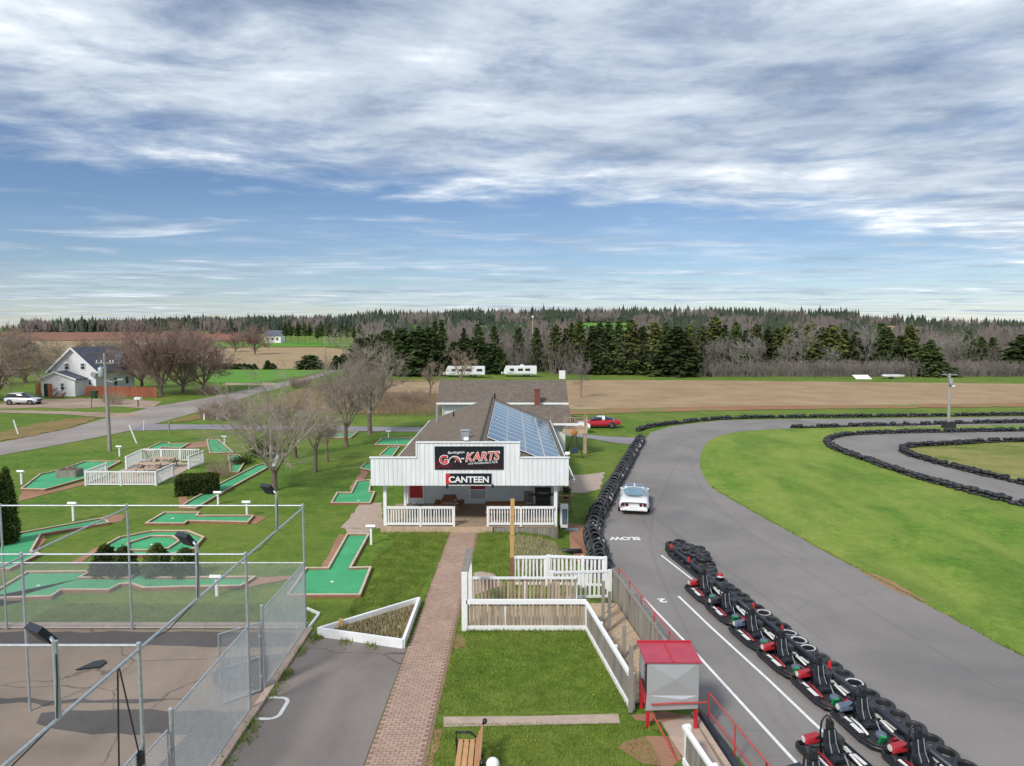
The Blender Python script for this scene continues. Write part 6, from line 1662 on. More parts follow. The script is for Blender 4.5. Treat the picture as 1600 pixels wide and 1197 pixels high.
M['kred'] = mat('kart_red', (.36, .018, .030), .32, .12, 5.0)
M['kwhite'] = mat('kart_white', (.72, .71, .69), .4, .08, 5.0)
M['kgreen'] = mat('pedal_green', (.02, .26, .09), .45)
M['kgrey'] = mat('kart_grey', (.10, .13, .19), .35, .2, 4.0)
M['kfloor'] = mat('kart_floor', (.035, .037, .04), .5, .3, 6.0)
M['kseat'] = mat('kart_seat', (.020, .023, .030), .45, .3, 9.0)
def kart_proto(loc, label, group=None):
    k = root('go_kart', loc, label, 'go-kart', group)
    ring = [(-.66, -.88), (.66, -.88), (.72, -.78), (.73, .45), (.62, .78), (.40, .97), (-.40, .97), (-.62, .78), (-.73, .45), (-.72, -.78), (-.66, -.88), (.66, -.88)]
    MB().tube([(a, b, .17) for a, b in ring[:-1]], .055, 8, False).build('bumper', M['black'], k, smooth=True)
    MB().tube([(a * .985, b * .985, .25) for a, b in ring[:-1]], .022, 6, False).build('upper_bumper', M['black'], k, smooth=True)
    MB().prism([(-.34, -.8), (.34, -.8), (.40, .5), (.30, .88), (-.30, .88), (-.40, .5)], .06, .085).build('floor_pan', M['kfloor'], k)
    MB().tube([(-.44, .42, .14), (-.40, .72, .13), (-.24, .88, .13), (.24, .88, .13), (.40, .72, .13), (.44, .42, .14)], .06, 6).build('front_hoop', M['kred'], k, smooth=True)
    for s in (-1, 1):
        pod = MB().add([(s * .44, -.42, .12), (s * .68, -.36, .12), (s * .69, .38, .12), (s * .46, .42, .12), (s * .46, -.40, .27), (s * .65, -.34, .25), (s * .66, .34, .25), (s * .48, .38, .27)],
                       [(0, 1, 2, 3), (4, 5, 6, 7), (0, 1, 5, 4), (1, 2, 6, 5), (2, 3, 7, 6), (3, 0, 4, 7)]).build('side_pod', M['black'], k)
        MB().add([(s * .49, -.12, .275), (s * .63, -.10, .262), (s * .64, .32, .262), (s * .50, .36, .275)], [(0, 1, 2, 3)]).build('white_plate', M['kwhite'], pod)
        MB().add([(s * .49, -.44, .28), (s * .60, -.42, .27), (s * .56, -.16, .27), (s * .49, -.14, .28)], [(0, 1, 2, 3)]).build('white_plate', M['kwhite'], pod)
        MB().tube([(s * .42, -.30, .30), (s * .40, .05, .29), (s * .42, .40, .24)], .038, 6).build('side_fairing', M['kred'] if s > 0 else M['kwhite'], k, smooth=True)
        for yy, rr, ww in ((-.58, .145, .19), (.60, .130, .13)):
            xw = s * (.53 if yy < 0 else .52)
            w_ = MB().lathe([(rr * .55, -ww / 2), (rr * .9, -ww / 2), (rr, -ww * .35), (rr, ww * .35), (rr * .9, ww / 2), (rr * .55, ww / 2)], (xw, yy, rr), 16, 'X').build('wheel', M['rubber'], k, smooth=True)
            MB().lathe([(.0, s * (ww / 2 - .02)), (rr * .54, s * (ww / 2 - .01))], (xw, yy, rr), 12, 'X').build('rim', M['steel'], w_)
        MB().tube([(s * .19, -.46, .1), (s * .20, -.50, .70), (s * .17, -.50, .98), (s * .09, -.50, 1.10), (0, -.50, 1.14)], .026, 6).build('roll_hoop', M['black'], k, smooth=True)
        MB().tube([(s * .20, -.49, .62), (s * .36, -.78, .2)], .018, 5).build('hoop_stay', M['black'], k)
        MB().tube([(s * .09, -.30, .86), (s * .10, -.24, .55), (s * .12, -.12, .34)], .014, 5).build('belt', M['steel'], k)
    seat = MB().add([(-.19, -.40, .84), (.19, -.40, .84), (.22, -.36, .5), (.22, -.26, .26), (.21, .10, .22), (-.21, .10, .22), (-.22, -.26, .26), (-.22, -.36, .5),
                     (-.16, -.30, .84), (.16, -.30, .84), (.16, -.27, .5), (.16, -.18, .32), (.16, .10, .30), (-.16, .10, .30), (-.16, -.18, .32), (-.16, -.27, .5)],
                    [(0, 1, 2, 7), (7, 2, 3, 6), (6, 3, 4, 5), (8, 15, 10, 9), (15, 14, 11, 10), (14, 13, 12, 11), (0, 8, 9, 1), (1, 9, 10, 2), (2, 10, 11, 3), (3, 11, 12, 4), (0, 7, 15, 8), (7, 6, 14, 15), (6, 5, 13, 14), (4, 12, 13, 5)]).build('seat', M['kseat'], k)
    MB().box((0, -.38, .94), (.24, .09, .20)).build('headrest', M['kseat'], seat, bevel=.03)
    MB().box((0, -.40, 1.03), (.16, .14, .16)).build('neck_pad', M['black'], seat, bevel=.04)
    for s in (-1, 1): MB().lathe([(.0, -.03), (.12, 0), (.0, .03)], (s * .23, -.2, .36), 10, 'X').build('side_bolster', M['kseat'], seat)
    cov = MB().add([(.02, -.86, .34), (.58, -.86, .32), (.58, -.58, .30), (.02, -.58, .34), (.06, -.82, .52), (.52, -.80, .48), (.53, -.62, .47), (.06, -.60, .52)],
                   [(3, 2, 1, 0), (4, 5, 6, 7), (0, 1, 5, 4), (1, 2, 6, 5), (2, 3, 7, 6), (3, 0, 4, 7)]).build('engine_cover', M['kred'], k, bevel=.03)
    MB().lathe([(.085, 0), (.085, .012), (0, .013)], (.560, -.72, .40), 14, 'X').build('number_disc', M['kwhite'], cov)
    MB().box((-.42, -.62, .30), (.34, .34, .34)).build('engine', M['kfloor'], k, bevel=.03)
    MB().tube([(-.30, -.86, .32), (-.62, -.84, .30)], .06, 8).build('muffler', M['steel'], k)
    MB().tube([(0, .52, .14), (0, .20, .50)], .018, 6).build('steering_column', M['steel'], k)
    sw_ = []
    ctr = Vector((0, .19, .51)); ax = Vector((0, -.35, .36)).normalized(); xx = Vector((1, 0, 0)); yv = ax.cross(xx)
    MB().tube([ctr + (xx * math.cos(t) + yv * math.sin(t)) * .135 for t in np.linspace(0, 2 * math.pi, 17)], .017, 6, False).build('steering_wheel', M['black'], k, smooth=True)
    MB().lathe([(.0, .10), (.13, .11), (.17, .18), (.14, .27), (.06, .31), (0, .315)], (0, .42, 0), 12).build('fuel_tank', M['kgrey'], k, smooth=True)
    MB().box((.17, .66, .24), (.17, .07, .26), rx=rad(-25)).tube([(.20, .70, .1), (.12, .45, .12)], .012, 4).build('brake_pedal', M['kgreen'], k)
    MB().box((-.20, .68, .20), (.12, .06, .20), rx=rad(-25)).build('throttle_pedal', M['kred'], k)
    return k
KR = math.atan2(hdv.y, hdv.x) - math.pi / 2
kp = None
seats = [(7.93, 28.57), (8.24, 26.6), (8.55, 24.5), (8.90, 22.61), (9.30, 20.75), (9.68, 18.85), (10.12, 16.9)]
names_k = ['first kart of the row, farthest from the camera, red engine cover', 'second kart of the row, all dark engine cover', 'third kart of the row with grey blue engine cover', 'fourth kart of the row beside the red booth, red engine cover', 'fifth kart of the row, red engine cover with number disc', 'sixth kart of the row with dark grey engine cover', 'last kart of the row at the bottom edge, red engine cover']
cov_c = [None, 'kseat', 'kgrey', None, None, 'kgrey', None]
def add_kart(x, y, label, cover=None, rz=0.0, group='karts parked in the pit row', white_rail=False):
    global kp
    loc = Vector((x, y, TZ + .012)) + hdv * .36
    if kp is None: kp = kart_proto(loc, label, group); k = kp
    else:
        k = copy_tree(kp); k.location = loc; k['label'] = label
    k.rotation_euler = (0, 0, KR + rz); k.scale = (.88, 1.03, .96)
    if cover:
        for ch in k.children:
            if ch.name.split('.')[0] == 'engine_cover': ch.data = ch.data.copy(); ch.data.materials[0] = M[cover]
    if white_rail:
        for ch in k.children:
            if ch.name.split('.')[0] == 'side_fairing': ch.data = ch.data.copy(); ch.data.materials[0] = M['kwhite']
            if ch.name.split('.')[0] == 'front_hoop': ch.data = ch.data.copy(); ch.data.materials[0] = M['black']
    return k
for (x, y), lb, cv in zip(seats, names_k, cov_c): add_kart(x, y, lb, cv, RN.uniform(-.04, .04), white_rail=(cv == 'kgrey' and y < 20))
add_kart(8.10, 17.30, 'kart with red engine cover standing alone in the lane beside the row', None, .02)
add_kart(7.15, 16.0, 'kart at the bottom edge in the lane, fat rear tyres showing', 'kseat', .05)
for lb, s, lat, zz, c2 in (('red and white helmet lying on the tyres behind the first kart', .35, .86, .345, 'kred'),):
    p = pit(s, lat); h_ = root('helmet', (p.x, p.y, TZ + zz), lb, 'helmet')
    MB().lathe([(.09, -.11), (.13, -.04), (.135, .03), (.11, .10), (.06, .135), (0, .145)], n=14).build('shell', M[c2], h_, smooth=True)
    MB().lathe([(.138, -.045), (.139, .02)], n=14).build('white_band', M['kwhite'], h_, smooth=True)

# ================================================================== cars
def loft(b, st, nseg=None):
    """stations (y, half width, z bottom, z top, crown, shoulder)"""
    rings = []
    for (y, hw, zb, zt, cr_, sh) in st:
        zm = zb + (zt - zb) * .55
        half = [(hw * .88, zb), (hw, zb + (zt - zb) * .18), (hw, zm), (hw * sh, zt - (zt - zb) * .06), (hw * sh * .82, zt), (hw * .4, zt + cr_ * .8)]
        ring = [(x, y, z) for x, z in half] + [(0, y, zt + cr_)] + [(-x, y, z) for x, z in reversed(half)]
        rings.append(ring)
    n = len(rings[0]); vs = [p for r in rings for p in r]; fs = []
    for i in range(len(rings) - 1):
        for k_ in range(n):
            k2 = (k_ + 1) % n
            fs.append((i * n + k_, i * n + k2, (i + 1) * n + k2, (i + 1) * n + k_))
    fs.append(tuple(range(n))); fs.append(tuple(reversed(range((len(rings) - 1) * n, len(rings) * n))))
    return b.add(vs, fs)
def loft_z(st, y):
    ys = [s[0] for s in st]; return float(np.interp(y, ys, [s[3] for s in st])), float(np.interp(y, ys, [s[1] for s in st]))
def car(name, loc, rz, label, body, paint, cabin, wheels, cat='car', glass=None, roofm=None):
    c = root(name, loc, label, cat, None, rz)
    o = loft(MB(), body).build('body', paint, c, smooth=True); sub = o.modifiers.new('round', 'SUBSURF'); sub.levels = 1; sub.render_levels = 1
    if cabin:
        g = loft(MB(), cabin).build('cabin_glass', glass or M['glass'], c, smooth=True)
    for (x, y, r_, w) in wheels:
        for s in (-1, 1):
            ar = MB().lathe([(.0, s * .0), (r_ * 1.18, s * .0), (r_ * 1.18, s * .012), (0, s * .012)], (s * (x + .004), y, r_ * 1.02), 18, 'X').build('wheel_arch', M['black'], c)
            wv = MB().lathe([(r_ * .6, -w / 2), (r_ * .93, -w / 2), (r_, -w * .3), (r_, w * .3), (r_ * .93, w / 2), (r_ * .6, w / 2)], (s * (x - w / 2 + .03), y, r_), 18, 'X').build('wheel', M['rubber'], c, smooth=True)
            MB().lathe([(0, s * (w / 2 - .01)), (r_ * .35, s * (w / 2 + .004)), (r_ * .62, s * (w / 2 - .012))], (s * (x - w / 2 + .03), y, r_), 14, 'X').build('rim', M['chrome'], wv)
    return c
M['carwhite'] = mat('car_white', (.80, .81, .83), .18, .02, 1.0, spec=.6)
M['carred'] = mat('car_red', (.42, .012, .028), .15, .04, 1.0, spec=.6)
M['carsilver'] = mat('car_silver', (.62, .63, .65), .22, .02, 1.0, metal=.2)
vb = [(-2.34, .74, .34, .74, .01, .92), (-2.31, .80, .30, .79, .015, .92), (-2.0, .86, .26, .83, .02, .88), (-1.4, .90, .20, .87, .0, .86), (-.7, .86, .18, .80, .0, .86), (.0, .82, .18, .78, .0, .88), (.7, .87, .18, .84, -.02, .86), (1.3, .89, .18, .88, -.04, .86), (1.7, .87, .2, .80, .0, .84), (2.1, .76, .26, .62, .03, .85), (2.35, .5, .34, .5, .01, .9)]
vc = [(-1.62, .50, .70, .82, .02, .8), (-1.2, .60, .72, 1.0, .03, .72), (-.62, .66, .72, 1.17, .03, .74), (-.2, .68, .72, 1.20, .03, .76), (.25, .68, .72, 1.19, .02, .76), (.95, .62, .72, .84, .02, .85)]
vet = car('sports_car', G(991, 790, TZ) + Vector((0, 0, .012)), rad(-10.5), 'white low sports car driving away on the track beside the tyre wall', vb, M['carwhite'], None, [(.86, -1.32, .32, .25), (.84, 1.38, .31, .22)])
loft(MB(), vc).build('cabin', M['carwhite'], vet, smooth=True)
def ell(b, c, rx, ry, tilt, n=24, dz=0.0):
    b.poly([(c[0] + rx * math.copysign(abs(math.cos(t)) ** .75, math.cos(t)), c[1] + ry * math.copysign(abs(math.sin(t)) ** .85, math.sin(t)) * math.cos(tilt), c[2] + ry * math.sin(t) * math.sin(tilt) + dz) for t in np.linspace(0, 2 * math.pi, n, endpoint=False)]); return b
ell(MB(), (0, -.98, 1.085), .33, .16, rad(19)).build('headrests', M['glass'], vet).location = (0, -.02, .006)
ell(MB(), (0, -1.10, 1.10), .62, .47, rad(19)).build('rear_window', mat('rear_glass', (.16, .25, .31), .05, .2, 3.0), vet)
MB().box((0, -.05, 1.245), (.92, .60, .03)).build('roof_panels', M['glassblue'], vet, bevel=.01)
MB().box((0, -.05, 1.255), (.07, .66, .035)).build('roof_bar', M['carwhite'], vet)
for x in (-.60, -.38, .38, .60):
    t_ = MB().lathe([(.085, .0), (.085, -.04), (0, -.045)], (x, -2.325 + .01 * (abs(x) > .5), .61), 14, 'Y').build('tail_light', mat('tail_red', (.10, .005, .01), .2), vet)
MB().box((0, -2.33, .42), (.42, .03, .13)).build('number_plate', M['kwhite'], vet); MB().box((0, -2.25, .34), (1.5, .24, .14)).build('rear_bumper', M['carwhite'], vet, bevel=.03); vet.scale = (1.05, 1.05, 1.05)
for s in (-1, 1): MB().box((s * .80, .50, .90), (.10, .08, .08)).build('mirror', M['carwhite'], vet, bevel=.02); MB().lathe([(.045, 0), (.045, -.12)], (s * .45, -2.28, .30), 8, 'Y').build('exhaust', M['chrome'], vet)
for s in (-1, 1): MB().box((s * .62, .45, .985), (.03, .7, .22), ry=rad(s * -28)).build('side_window', M['glassblue'], vet)
# red coupe beyond the canteen, nose to the left
rb = [(-2.38, .66, .42, .78, .02, .88), (-2.2, .80, .36, .90, .03, .88), (-1.5, .88, .24, .93, .03, .86), (-.5, .90, .2, .90, .02, .88), (.8, .90, .2, .86, .03, .86), (1.7, .88, .22, .78, .04, .86), (2.25, .80, .3, .66, .03, .88), (2.42, .66, .38, .56, .01, .9)]
rc = [(-2.0, .58, .84, .93, .01, .85), (-.75, .66, .84, 1.24, .03, .76), (.05, .68, .84, 1.27, .03, .78), (.35, .67, .84, 1.22, .03, .78), (1.0, .66, .84, .90, .02, .86)]
p = G(935, 668, TZ)
rcx = car('red_coupe', p, rad(90), 'red coupe with white roof band parked on the grass beyond the canteen', rb, M['carred'], rc, [(.88, -1.38, .33, .24), (.88, 1.42, .33, .22)])
loft(MB(), [(-.62, .69, .86, 1.275, .03, .77), (-.28, .70, .86, 1.29, .03, .78)]).build('roof_band', M['carwhite'], rcx, smooth=True)
loft(MB(), [(-.28, .60, 1.2, 1.30, .02, .8), (.30, .58, 1.2, 1.27, .02, .8)]).build('roof', M['carsilver'], rcx, smooth=True)
MB().box((0, -2.40, .74), (1.3, .04, .12)).build('tail_light', mat('tail_red2', (.2, .01, .01), .3), rcx)
# silver suv at the farmhouse
sb_ = [(-2.2, .74, .45, .95, .02, .9), (-2.05, .88, .36, 1.06, .02, .9), (-1.0, .92, .26, 1.06, .02, .9), (.6, .92, .26, 1.02, .02, .9), (1.3, .91, .28, .98, .05, .88), (2.0, .86, .34, .90, .04, .88), (2.25, .68, .4, .8, .01, .9)]
sc_ = [(-2.05, .70, 1.0, 1.15, .01, .85), (-1.75, .74, 1.0, 1.5, .03, .82), (-.8, .76, 1.0, 1.62, .04, .82), (.2, .76, 1.0, 1.58, .04, .82), (1.15, .74, 1.0, 1.08, .02, .88)]
sv = car('silver_suv', G(37.5, 632), rad(-90), 'silver suv parked on the gravel drive at far left', sb_, M['carsilver'], sc_, [(.9, -1.38, .36, .24), (.9, 1.42, .36, .24)])
loft(MB(), [(-1.75, .66, 1.48, 1.57, .03, .8), (-.7, .68, 1.5, 1.66, .04, .8), (.15, .66, 1.5, 1.62, .03, .8)]).build('roof', M['carsilver'], sv, smooth=True)
for s in (-1, 1):
    MB().beam((s * .70, -.55, 1.05), (s * .66, -.5, 1.6), .06, .08).build('pillar', M['carsilver'], sv); MB().box((s * .6, 2.22, .72), (.3, .06, .12)).build('headlight', M['kwhite'], sv)
MB().box((0, 2.25, .62), (.8, .05, .2)).build('grille', M['black'], sv)
# white pickup behind the balcony
tb_ = [(-2.6, .86, .5, 1.05, .0, .95), (-2.5, .92, .45, 1.1, .0, .95), (-.6, .93, .4, 1.1, .0, .95), (.8, .93, .4, 1.1, .02, .94), (1.6, .92, .4, 1.12, .05, .9), (2.4, .9, .42, 1.02, .04, .9), (2.6, .8, .5, .9, .01, .92)]
tc_ = [(-.75, .74, 1.05, 1.6, .02, .86), (-.5, .76, 1.05, 1.78, .03, .84), (.5, .76, 1.05, 1.8, .03, .84), (1.35, .74, 1.05, 1.2, .02, .9)]
p = G(905, 676, TZ)
tk = car('white_pickup', (p.x - 1.55, p.y - .1, TZ + .03), rad(-90), 'white pickup truck half hidden behind the canteen wing and balcony', tb_, M['carwhite'], tc_, [(.9, -1.65, .40, .28), (.9, 1.6, .40, .28)], 'truck')
loft(MB(), [(-.6, .66, 1.7, 1.80, .03, .84), (.45, .66, 1.7, 1.83, .03, .84)]).build('roof', M['carwhite'], tk, smooth=True)
# ---- travel trailers
def trailer(px0, px1, top, base, label, wins, stripe):
    p0, p1 = on(px0, base), on(px1, base); L = (p1 - p0).length; c = (p0 + p1) / 2; h = A(px0, top, c.y)[2] - c.z
    t = root('travel_trailer', c, label, 'trailer')
    MB().extr([(-1.2, .55), (1.2, .55), (1.2, h), (-1.2, h)], -L / 2 + .35, L / 2).build('body', M['carwhite'], t, bevel=.12)
    MB().add([(-L / 2 + .36, -1.15, .6), (-L / 2 + .36, 1.15, .6), (-L / 2 + .36, 1.15, h - .1), (-L / 2 + .36, -1.15, h - .1), (-L / 2 - .15, -1.1, .75), (-L / 2 - .15, 1.1, .75), (-L / 2 + .05, 1.1, h * .7), (-L / 2 + .05, -1.1, h * .7)], [(0, 4, 5, 1), (1, 5, 6, 2), (2, 6, 7, 3), (3, 7, 4, 0), (4, 7, 6, 5)]).build('nose', M['carwhite'], t)
    for a, w_ in wins:
        w2 = MB().box((a * L, -1.215, h * .66), (w_, .03, .55)).build('window', M['black'], t); MB().box((a * L, -1.235, h * .66), (w_ - .14, .012, .42)).build('pane', M['glass'], w2)
    MB().add([(-L * .46, -1.212, .85), (-L * .28, -1.212, .9), (-L * .12, -1.212, h * .52), (-L * .2, -1.212, h * .5)], [(0, 1, 2, 3)]).build('stripe', M[stripe], t)
    MB().box((0, -1.212, .78), (L * .8, .012, .10)).build('stripe', M[stripe], t)
    for s in (0.12, 0.24):
        for sd_ in (-1, 1): MB().lathe([(.2, -.1), (.34, -.1), (.36, 0), (.34, .1), (.2, .1)], (s * L, sd_ * 1.05, .36), 12, 'X' if False else 'Y').build('wheel', M['rubber'], t)
    MB().box((.05 * L, 0, h + .13), (.9, .8, .24)).build('air_unit', M['carwhite'], t, bevel=.06)
    MB().tube([(-L / 2 - .1, 0, .6), (-L / 2 - 1.1, 0, .55)], .06, 6).build('hitch', M['black'], t); MB().box((-L / 2 - .5, 0, .85), (.3, .6, .5)).build('gas_bottles', M['kwhite'], t)
    for s in (-.4, .42): MB().box((s * L, 0, .28), (.14, 1.9, .56)).build('jack', M['black'], t)
trailer(698, 757, 572, 589.5, 'white travel trailer with grey swirls seen through a bare tree', ((-.3, .9), (-.12, .9), (.08, 1.3), (.36, 1.2)), 'greywood')
trailer(788, 838, 571.5, 588.5, 'clean white travel trailer right of the lower cedar clump', ((-.26, .9), (.0, 1.1), (.22, 1.1)), 'steel')
tz = root('white_sheet', on(1347, 592), 'pale flat sheet lying at the edge of the brush', 'sheet'); MB().box((0, 0, .35), (3.4, 2.2, .08), rx=rad(22)).build('sheet', M['whitewood'], tz); MB().box((0, .6, .25), (3.0, .1, .6)).build('prop', M['greywood'], tz)
jk = root('boat_trailer', on(1395, 592), 'low pale boat trailer standing before the brush', 'trailer'); loft(MB(), [(-2.2, .3, .5, .9, 0, .9), (-1, .8, .4, 1.0, 0, .9), (1.5, .9, .4, .95, 0, .9), (2.2, .8, .5, .9, 0, .9)]).build('hull', M['carsilver'], jk); jk.rotation_euler = (0, 0, rad(75))
for s in (-1, 1): MB().lathe([(.1, -.08), (.28, -.08), (.28, .08), (.1, .08)], (s * .9, .4, .28), 10, 'X').build('wheel', M['rubber'], jk)

# ================================================================== ramp, fences, booth
def deck(name, poly_fn, n, label, m, z):
    d = root(name, poly_fn(.5, .5), label, 'deck')
    for i in range(n):
        a0, a1 = i / n, (i + 1) / n - .06 / n
        q = [poly_fn(0, a0), poly_fn(1, a0), poly_fn(1, a1), poly_fn(0, a1)]
        MB().prism([(p.x, p.y) for p in q], z - .04 + RN.uniform(-.003, .003), z).build('deck_board', m, d, world=True)
    return d
RZ0 = .10
def quadf(a, b, c, d_): return lambda u_, v_: (Vector(a) * (1 - u_) + Vector(b) * u_) * (1 - v_) + (Vector(d_) * (1 - u_) + Vector(c) * u_) * v_
deck('timber_walkway', quadf((-1.6, 24.3, 0), (-1.6, 26.4, 0), (4.0, 26.4, 0), (2.75, 24.3, 0)), 36, 'tan timber walkway between the two white topped fences', M['tanwood'], RZ0)
deck('timber_ramp', quadf((2.75, 24.27, 0), (4.0, 26.38, 0), (4.75, 19.6, 0), (3.4, 19.2, 0)), 36, 'tan timber ramp leading down beside the pit lane towards the booth', M['tanwood'], RZ0 - .02)
def slat_fence(name, p0, p1, h, label, slat_m, rail_m, bottom=.10, top=.12, gap=.12, sw_=.09, zoff=0.0, base=True, posts=(0, 1), pm=None, pw=.10):
    p0 = Vector(p0); p1 = Vector(p1); d = p1 - p0; L = d.length; u_ = d / L; az = math.atan2(d.y, d.x)
    f = root(name, (p0 + p1) / 2, label, 'fence'); c0 = (p0 + p1) / 2
    b = MB(); b.span(-sw_ / 2, sw_ / 2, -.012, .012, 0, h - .04); me = bpy.data.meshes.new('slat'); me.from_pydata(b.v, [], b.f); me.materials.append(slat_m)
    n = int(L / gap)
    for i in range(n):
        q = p0 + u_ * (L * (i + .5) / n) - c0; o = link('slat', me, f, q + Vector((0, 0, .02 + RN.uniform(-.01, .01)))); o.rotation_euler = (RN.uniform(-.02, .02), RN.uniform(-.035, .035), az)
    nn = Vector((u_.y, -u_.x, 0)) * .035
    MB().beam(p0 + nn + Vector((0, 0, h)), p1 + nn + Vector((0, 0, h)), .11, top).build('top_rail', rail_m, f, world=True)
    if base: MB().beam(p0 + nn + Vector((0, 0, bottom)), p1 + nn + Vector((0, 0, bottom)), .05, .16).build('bottom_rail', rail_m, f, world=True)
    for t in posts:
        q = p0.lerp(p1, t) - nn * 1.8; MB().span(q.x - pw / 2, q.x + pw / 2, q.y - pw / 2, q.y + pw / 2, q.z - .05, q.z + h + .02).build('post', pm or rail_m, f, world=True)
    return f
slat_fence('picket_fence', (-1.60, 24.18, 0), (2.58, 24.18, 0), 1.05, 'white railed fence with tan pickets at the head of the small lawn', M['picket'], M['white'], posts=(0, .33, .72, 1), top=.15)
slat_fence('picket_fence', (-1.50, 26.45, 0), (2.45, 26.45, 0), 1.08, 'tan picket fence with white rail behind the timber walkway', M['picket'], M['whitewood'], gap=.14, base=False, posts=(0, .5, 1), top=.07)
slat_fence('picket_fence', (2.62, 24.13, 0), (3.30, 19.0, 0), 1.02, 'white railed grey picket fence along the right side of the small lawn', M['greywood'], M['white'], posts=(.33, .66, 1), gap=.13, top=.10)
slat_fence('board_fence', (3.98, 27.2, -.05), (4.85, 19.5, -.1), 1.22, 'weathered grey board fence between the timber ramp and pit lane', M['greywood'], M['greywood'], gap=.135, sw_=.125, base=False, posts=(0, .33, .66, 1), top=.05)
wr = root('stair_railing', (.7, 28.4, 0), 'white baluster railing at the top of the lawn steps, left piece', 'railing')
railing(wr, (.05, 28.38, .02), (1.42, 28.38, .02), 1.22, .15, .12, M['white'], bw=.07, posts=(1,), pw=.12, toph=.10, both=.09)
wr = root('stair_railing', (2.7, 28.4, 0), 'white baluster railing beside the tyre wall, right piece', 'railing')
railing(wr, (1.5, 28.4, .02), (3.82, 28.4, -.05), 1.25, .16, .12, M['white'], bw=.09, posts=(0, .6, 1), pw=.13, toph=.09, both=.09)
wr = root('stair_railing', (2.7, 27, 0), 'white lower railing with grey cap in front of the right piece', 'railing')
railing(wr, (1.54, 26.9, .0), (3.85, 27.2, -.05), 1.12, .17, .12, M['whitewood'], bw=.09, posts=(0, 1), pw=.14, toph=.07, both=.09)
tl = root('timber_post', G(800, 917), 'tall new timber post standing before the canteen porch', 'post')
MB().box((0, 0, .6), (.15, .15, 1.3)).build('lower_post', M['brownwood'], tl)
for i, (za, zb) in enumerate(((1.25, 2.15), (2.17, 2.95), (2.97, 3.66))): MB().box((.01 * i, 0, (za + zb) / 2), (.16, .14, zb - za)).build('upper_post', M['newwood'], tl)
we = root('walk_end_panel', (-1.66, 24.2, 0), 'tall white weathered end panel beside the brick walk', 'panel')
MB().box((0, -.05, 1.05), (.20, .12, 2.1)).build('post', M['white'], we)
MB().beam((.02, 0.02, 1.90), (.05, 2.2, 1.98), .12, .34).build('side_board', M['whitewood'], we); MB().beam((.02, 0, 2.13), (.05, 2.25, 2.2), .26, .05).build('cap_board', M['greywood'], we)
MB().box((.06, 2.28, .98), (.14, .12, 2.0)).build('post', M['white'], we)
for (px, base, top, lb) in ((942, 972, 908, 'grey timber post at the turn of the walkway'), (952, 985, 925, 'second grey timber post at the turn of the walkway'), (975, 1026, 977, 'grey timber post in the middle of the ramp'), (985, 1112, 1008, 'tall grey timber post left of the red booth')):
    p = G(px, base, .08); h = A(px, top, p.y)[2] - .08
    o = MB().box((0, 0, h / 2), (.11, .11, h)).build('timber_post', M['greywood']); o.location = p; tag(o, lb, 'post')
# red railing along the pit lane
def red_rail(pts, label, h=.95):
    r = root('red_railing', pts[0], label, 'railing')
    for a, b_ in zip(pts[:-1], pts[1:]):
        for z in (h, h * .5): MB().tube([(a.x, a.y, a.z + z), (b_.x, b_.y, b_.z + z)], .02, 6).build('rail', M['redrail'], r, world=True)
        L = (b_ - a).length; n = max(1, int(L / 1.25))
        for i in range(n + 1):
            q = a.lerp(b_, i / n); MB().tube([(q.x, q.y, q.z), (q.x, q.y, q.z + h)], .022, 6).build('upright', M['redrail'], r, world=True)
    return r
red_rail([Vector((4.20, 27.2, TZ)), Vector((5.05, 19.9, TZ))], 'thin red railing behind the grey board fence', 1.62)
red_rail([Vector((5.36, 18.6, TZ)), Vector((5.82, 15.5, TZ)), Vector((6.2, 12.5, TZ))], 'red two bar railing along the pit lane at the bottom', 1.1)
kw = root('retaining_kerb', (5.2, 18, -.3), 'low concrete kerb wall between the footpath and pit lane', 'kerb')
for i in range(4):
    a = Vector((4.98, 18.75, 0)).lerp(Vector((5.45, 14.0, 0)), i / 4); c = Vector((4.98, 18.75, 0)).lerp(Vector((5.45, 14.0, 0)), (i + .985) / 4)
    MB().beam((a.x, a.y, -.16), (c.x, c.y, -.16), .14, .46).build('kerb_block', M['concrete'], kw, world=True)
o = MB().tube([(5.18, 18.7, -.02), (5.45, 16.4, -.04), (5.75, 14.0, -.05)], .13, 10).build('bumper_pipe', M['navy'], smooth=True); tag(o, 'black plastic pipe lying along the kerb of the pit lane', 'pipe')
flat('footpath', [(4.0, 18.3), (4.9, 18.7), (5.3, 13.8), (4.5, 13.8), (4.3, 16.3)], M['concrete'], .012)
flat('worn_edge', [G(a, b_, TZ) for a, b_ in ((1340, 892), (1365, 897), (1400, 912), (1448, 940), (1440, 940), (1395, 922))], M['dirt'], TZ + .016, jit=.06)
flat('bare_soil', [G(a, b_) for a, b_ in ((975, 1160), (1010, 1150), (1055, 1152), (1070, 1185), (1050, 1197), (1000, 1192), (965, 1172))], M['dirt'], .010, jit=.08)
flat('worn_lawn_edge', [(wl_(y) + WALKW + .02 + (0 if i_ == 0 else .10 + .12 * abs(math.sin(y * 1.7))), y) for i_, ys in ((0, np.arange(13.5, 18.2, .3)), (1, np.arange(18.1, 13.4, -.3))) for y in ys], M['dirt'], .009, jit=.04)
flat('worn_lawn_corner', [(wl_(23.4) + WALKW + .02, 22.6), (wl_(23.4) + WALKW + .35, 22.9), (wl_(23.4) + WALKW + .42, 23.4), (wl_(23.4) + WALKW + .02, 23.9)], M['dirt'], .0095, jit=.05)
flat('booth_soil', [G(a, b_) for a, b_ in ((985, 1118), (1035, 1112), (1082, 1118), (1086, 1138), (1045, 1143), (1030, 1130), (995, 1128))], M['dirt'], .011, jit=.05)
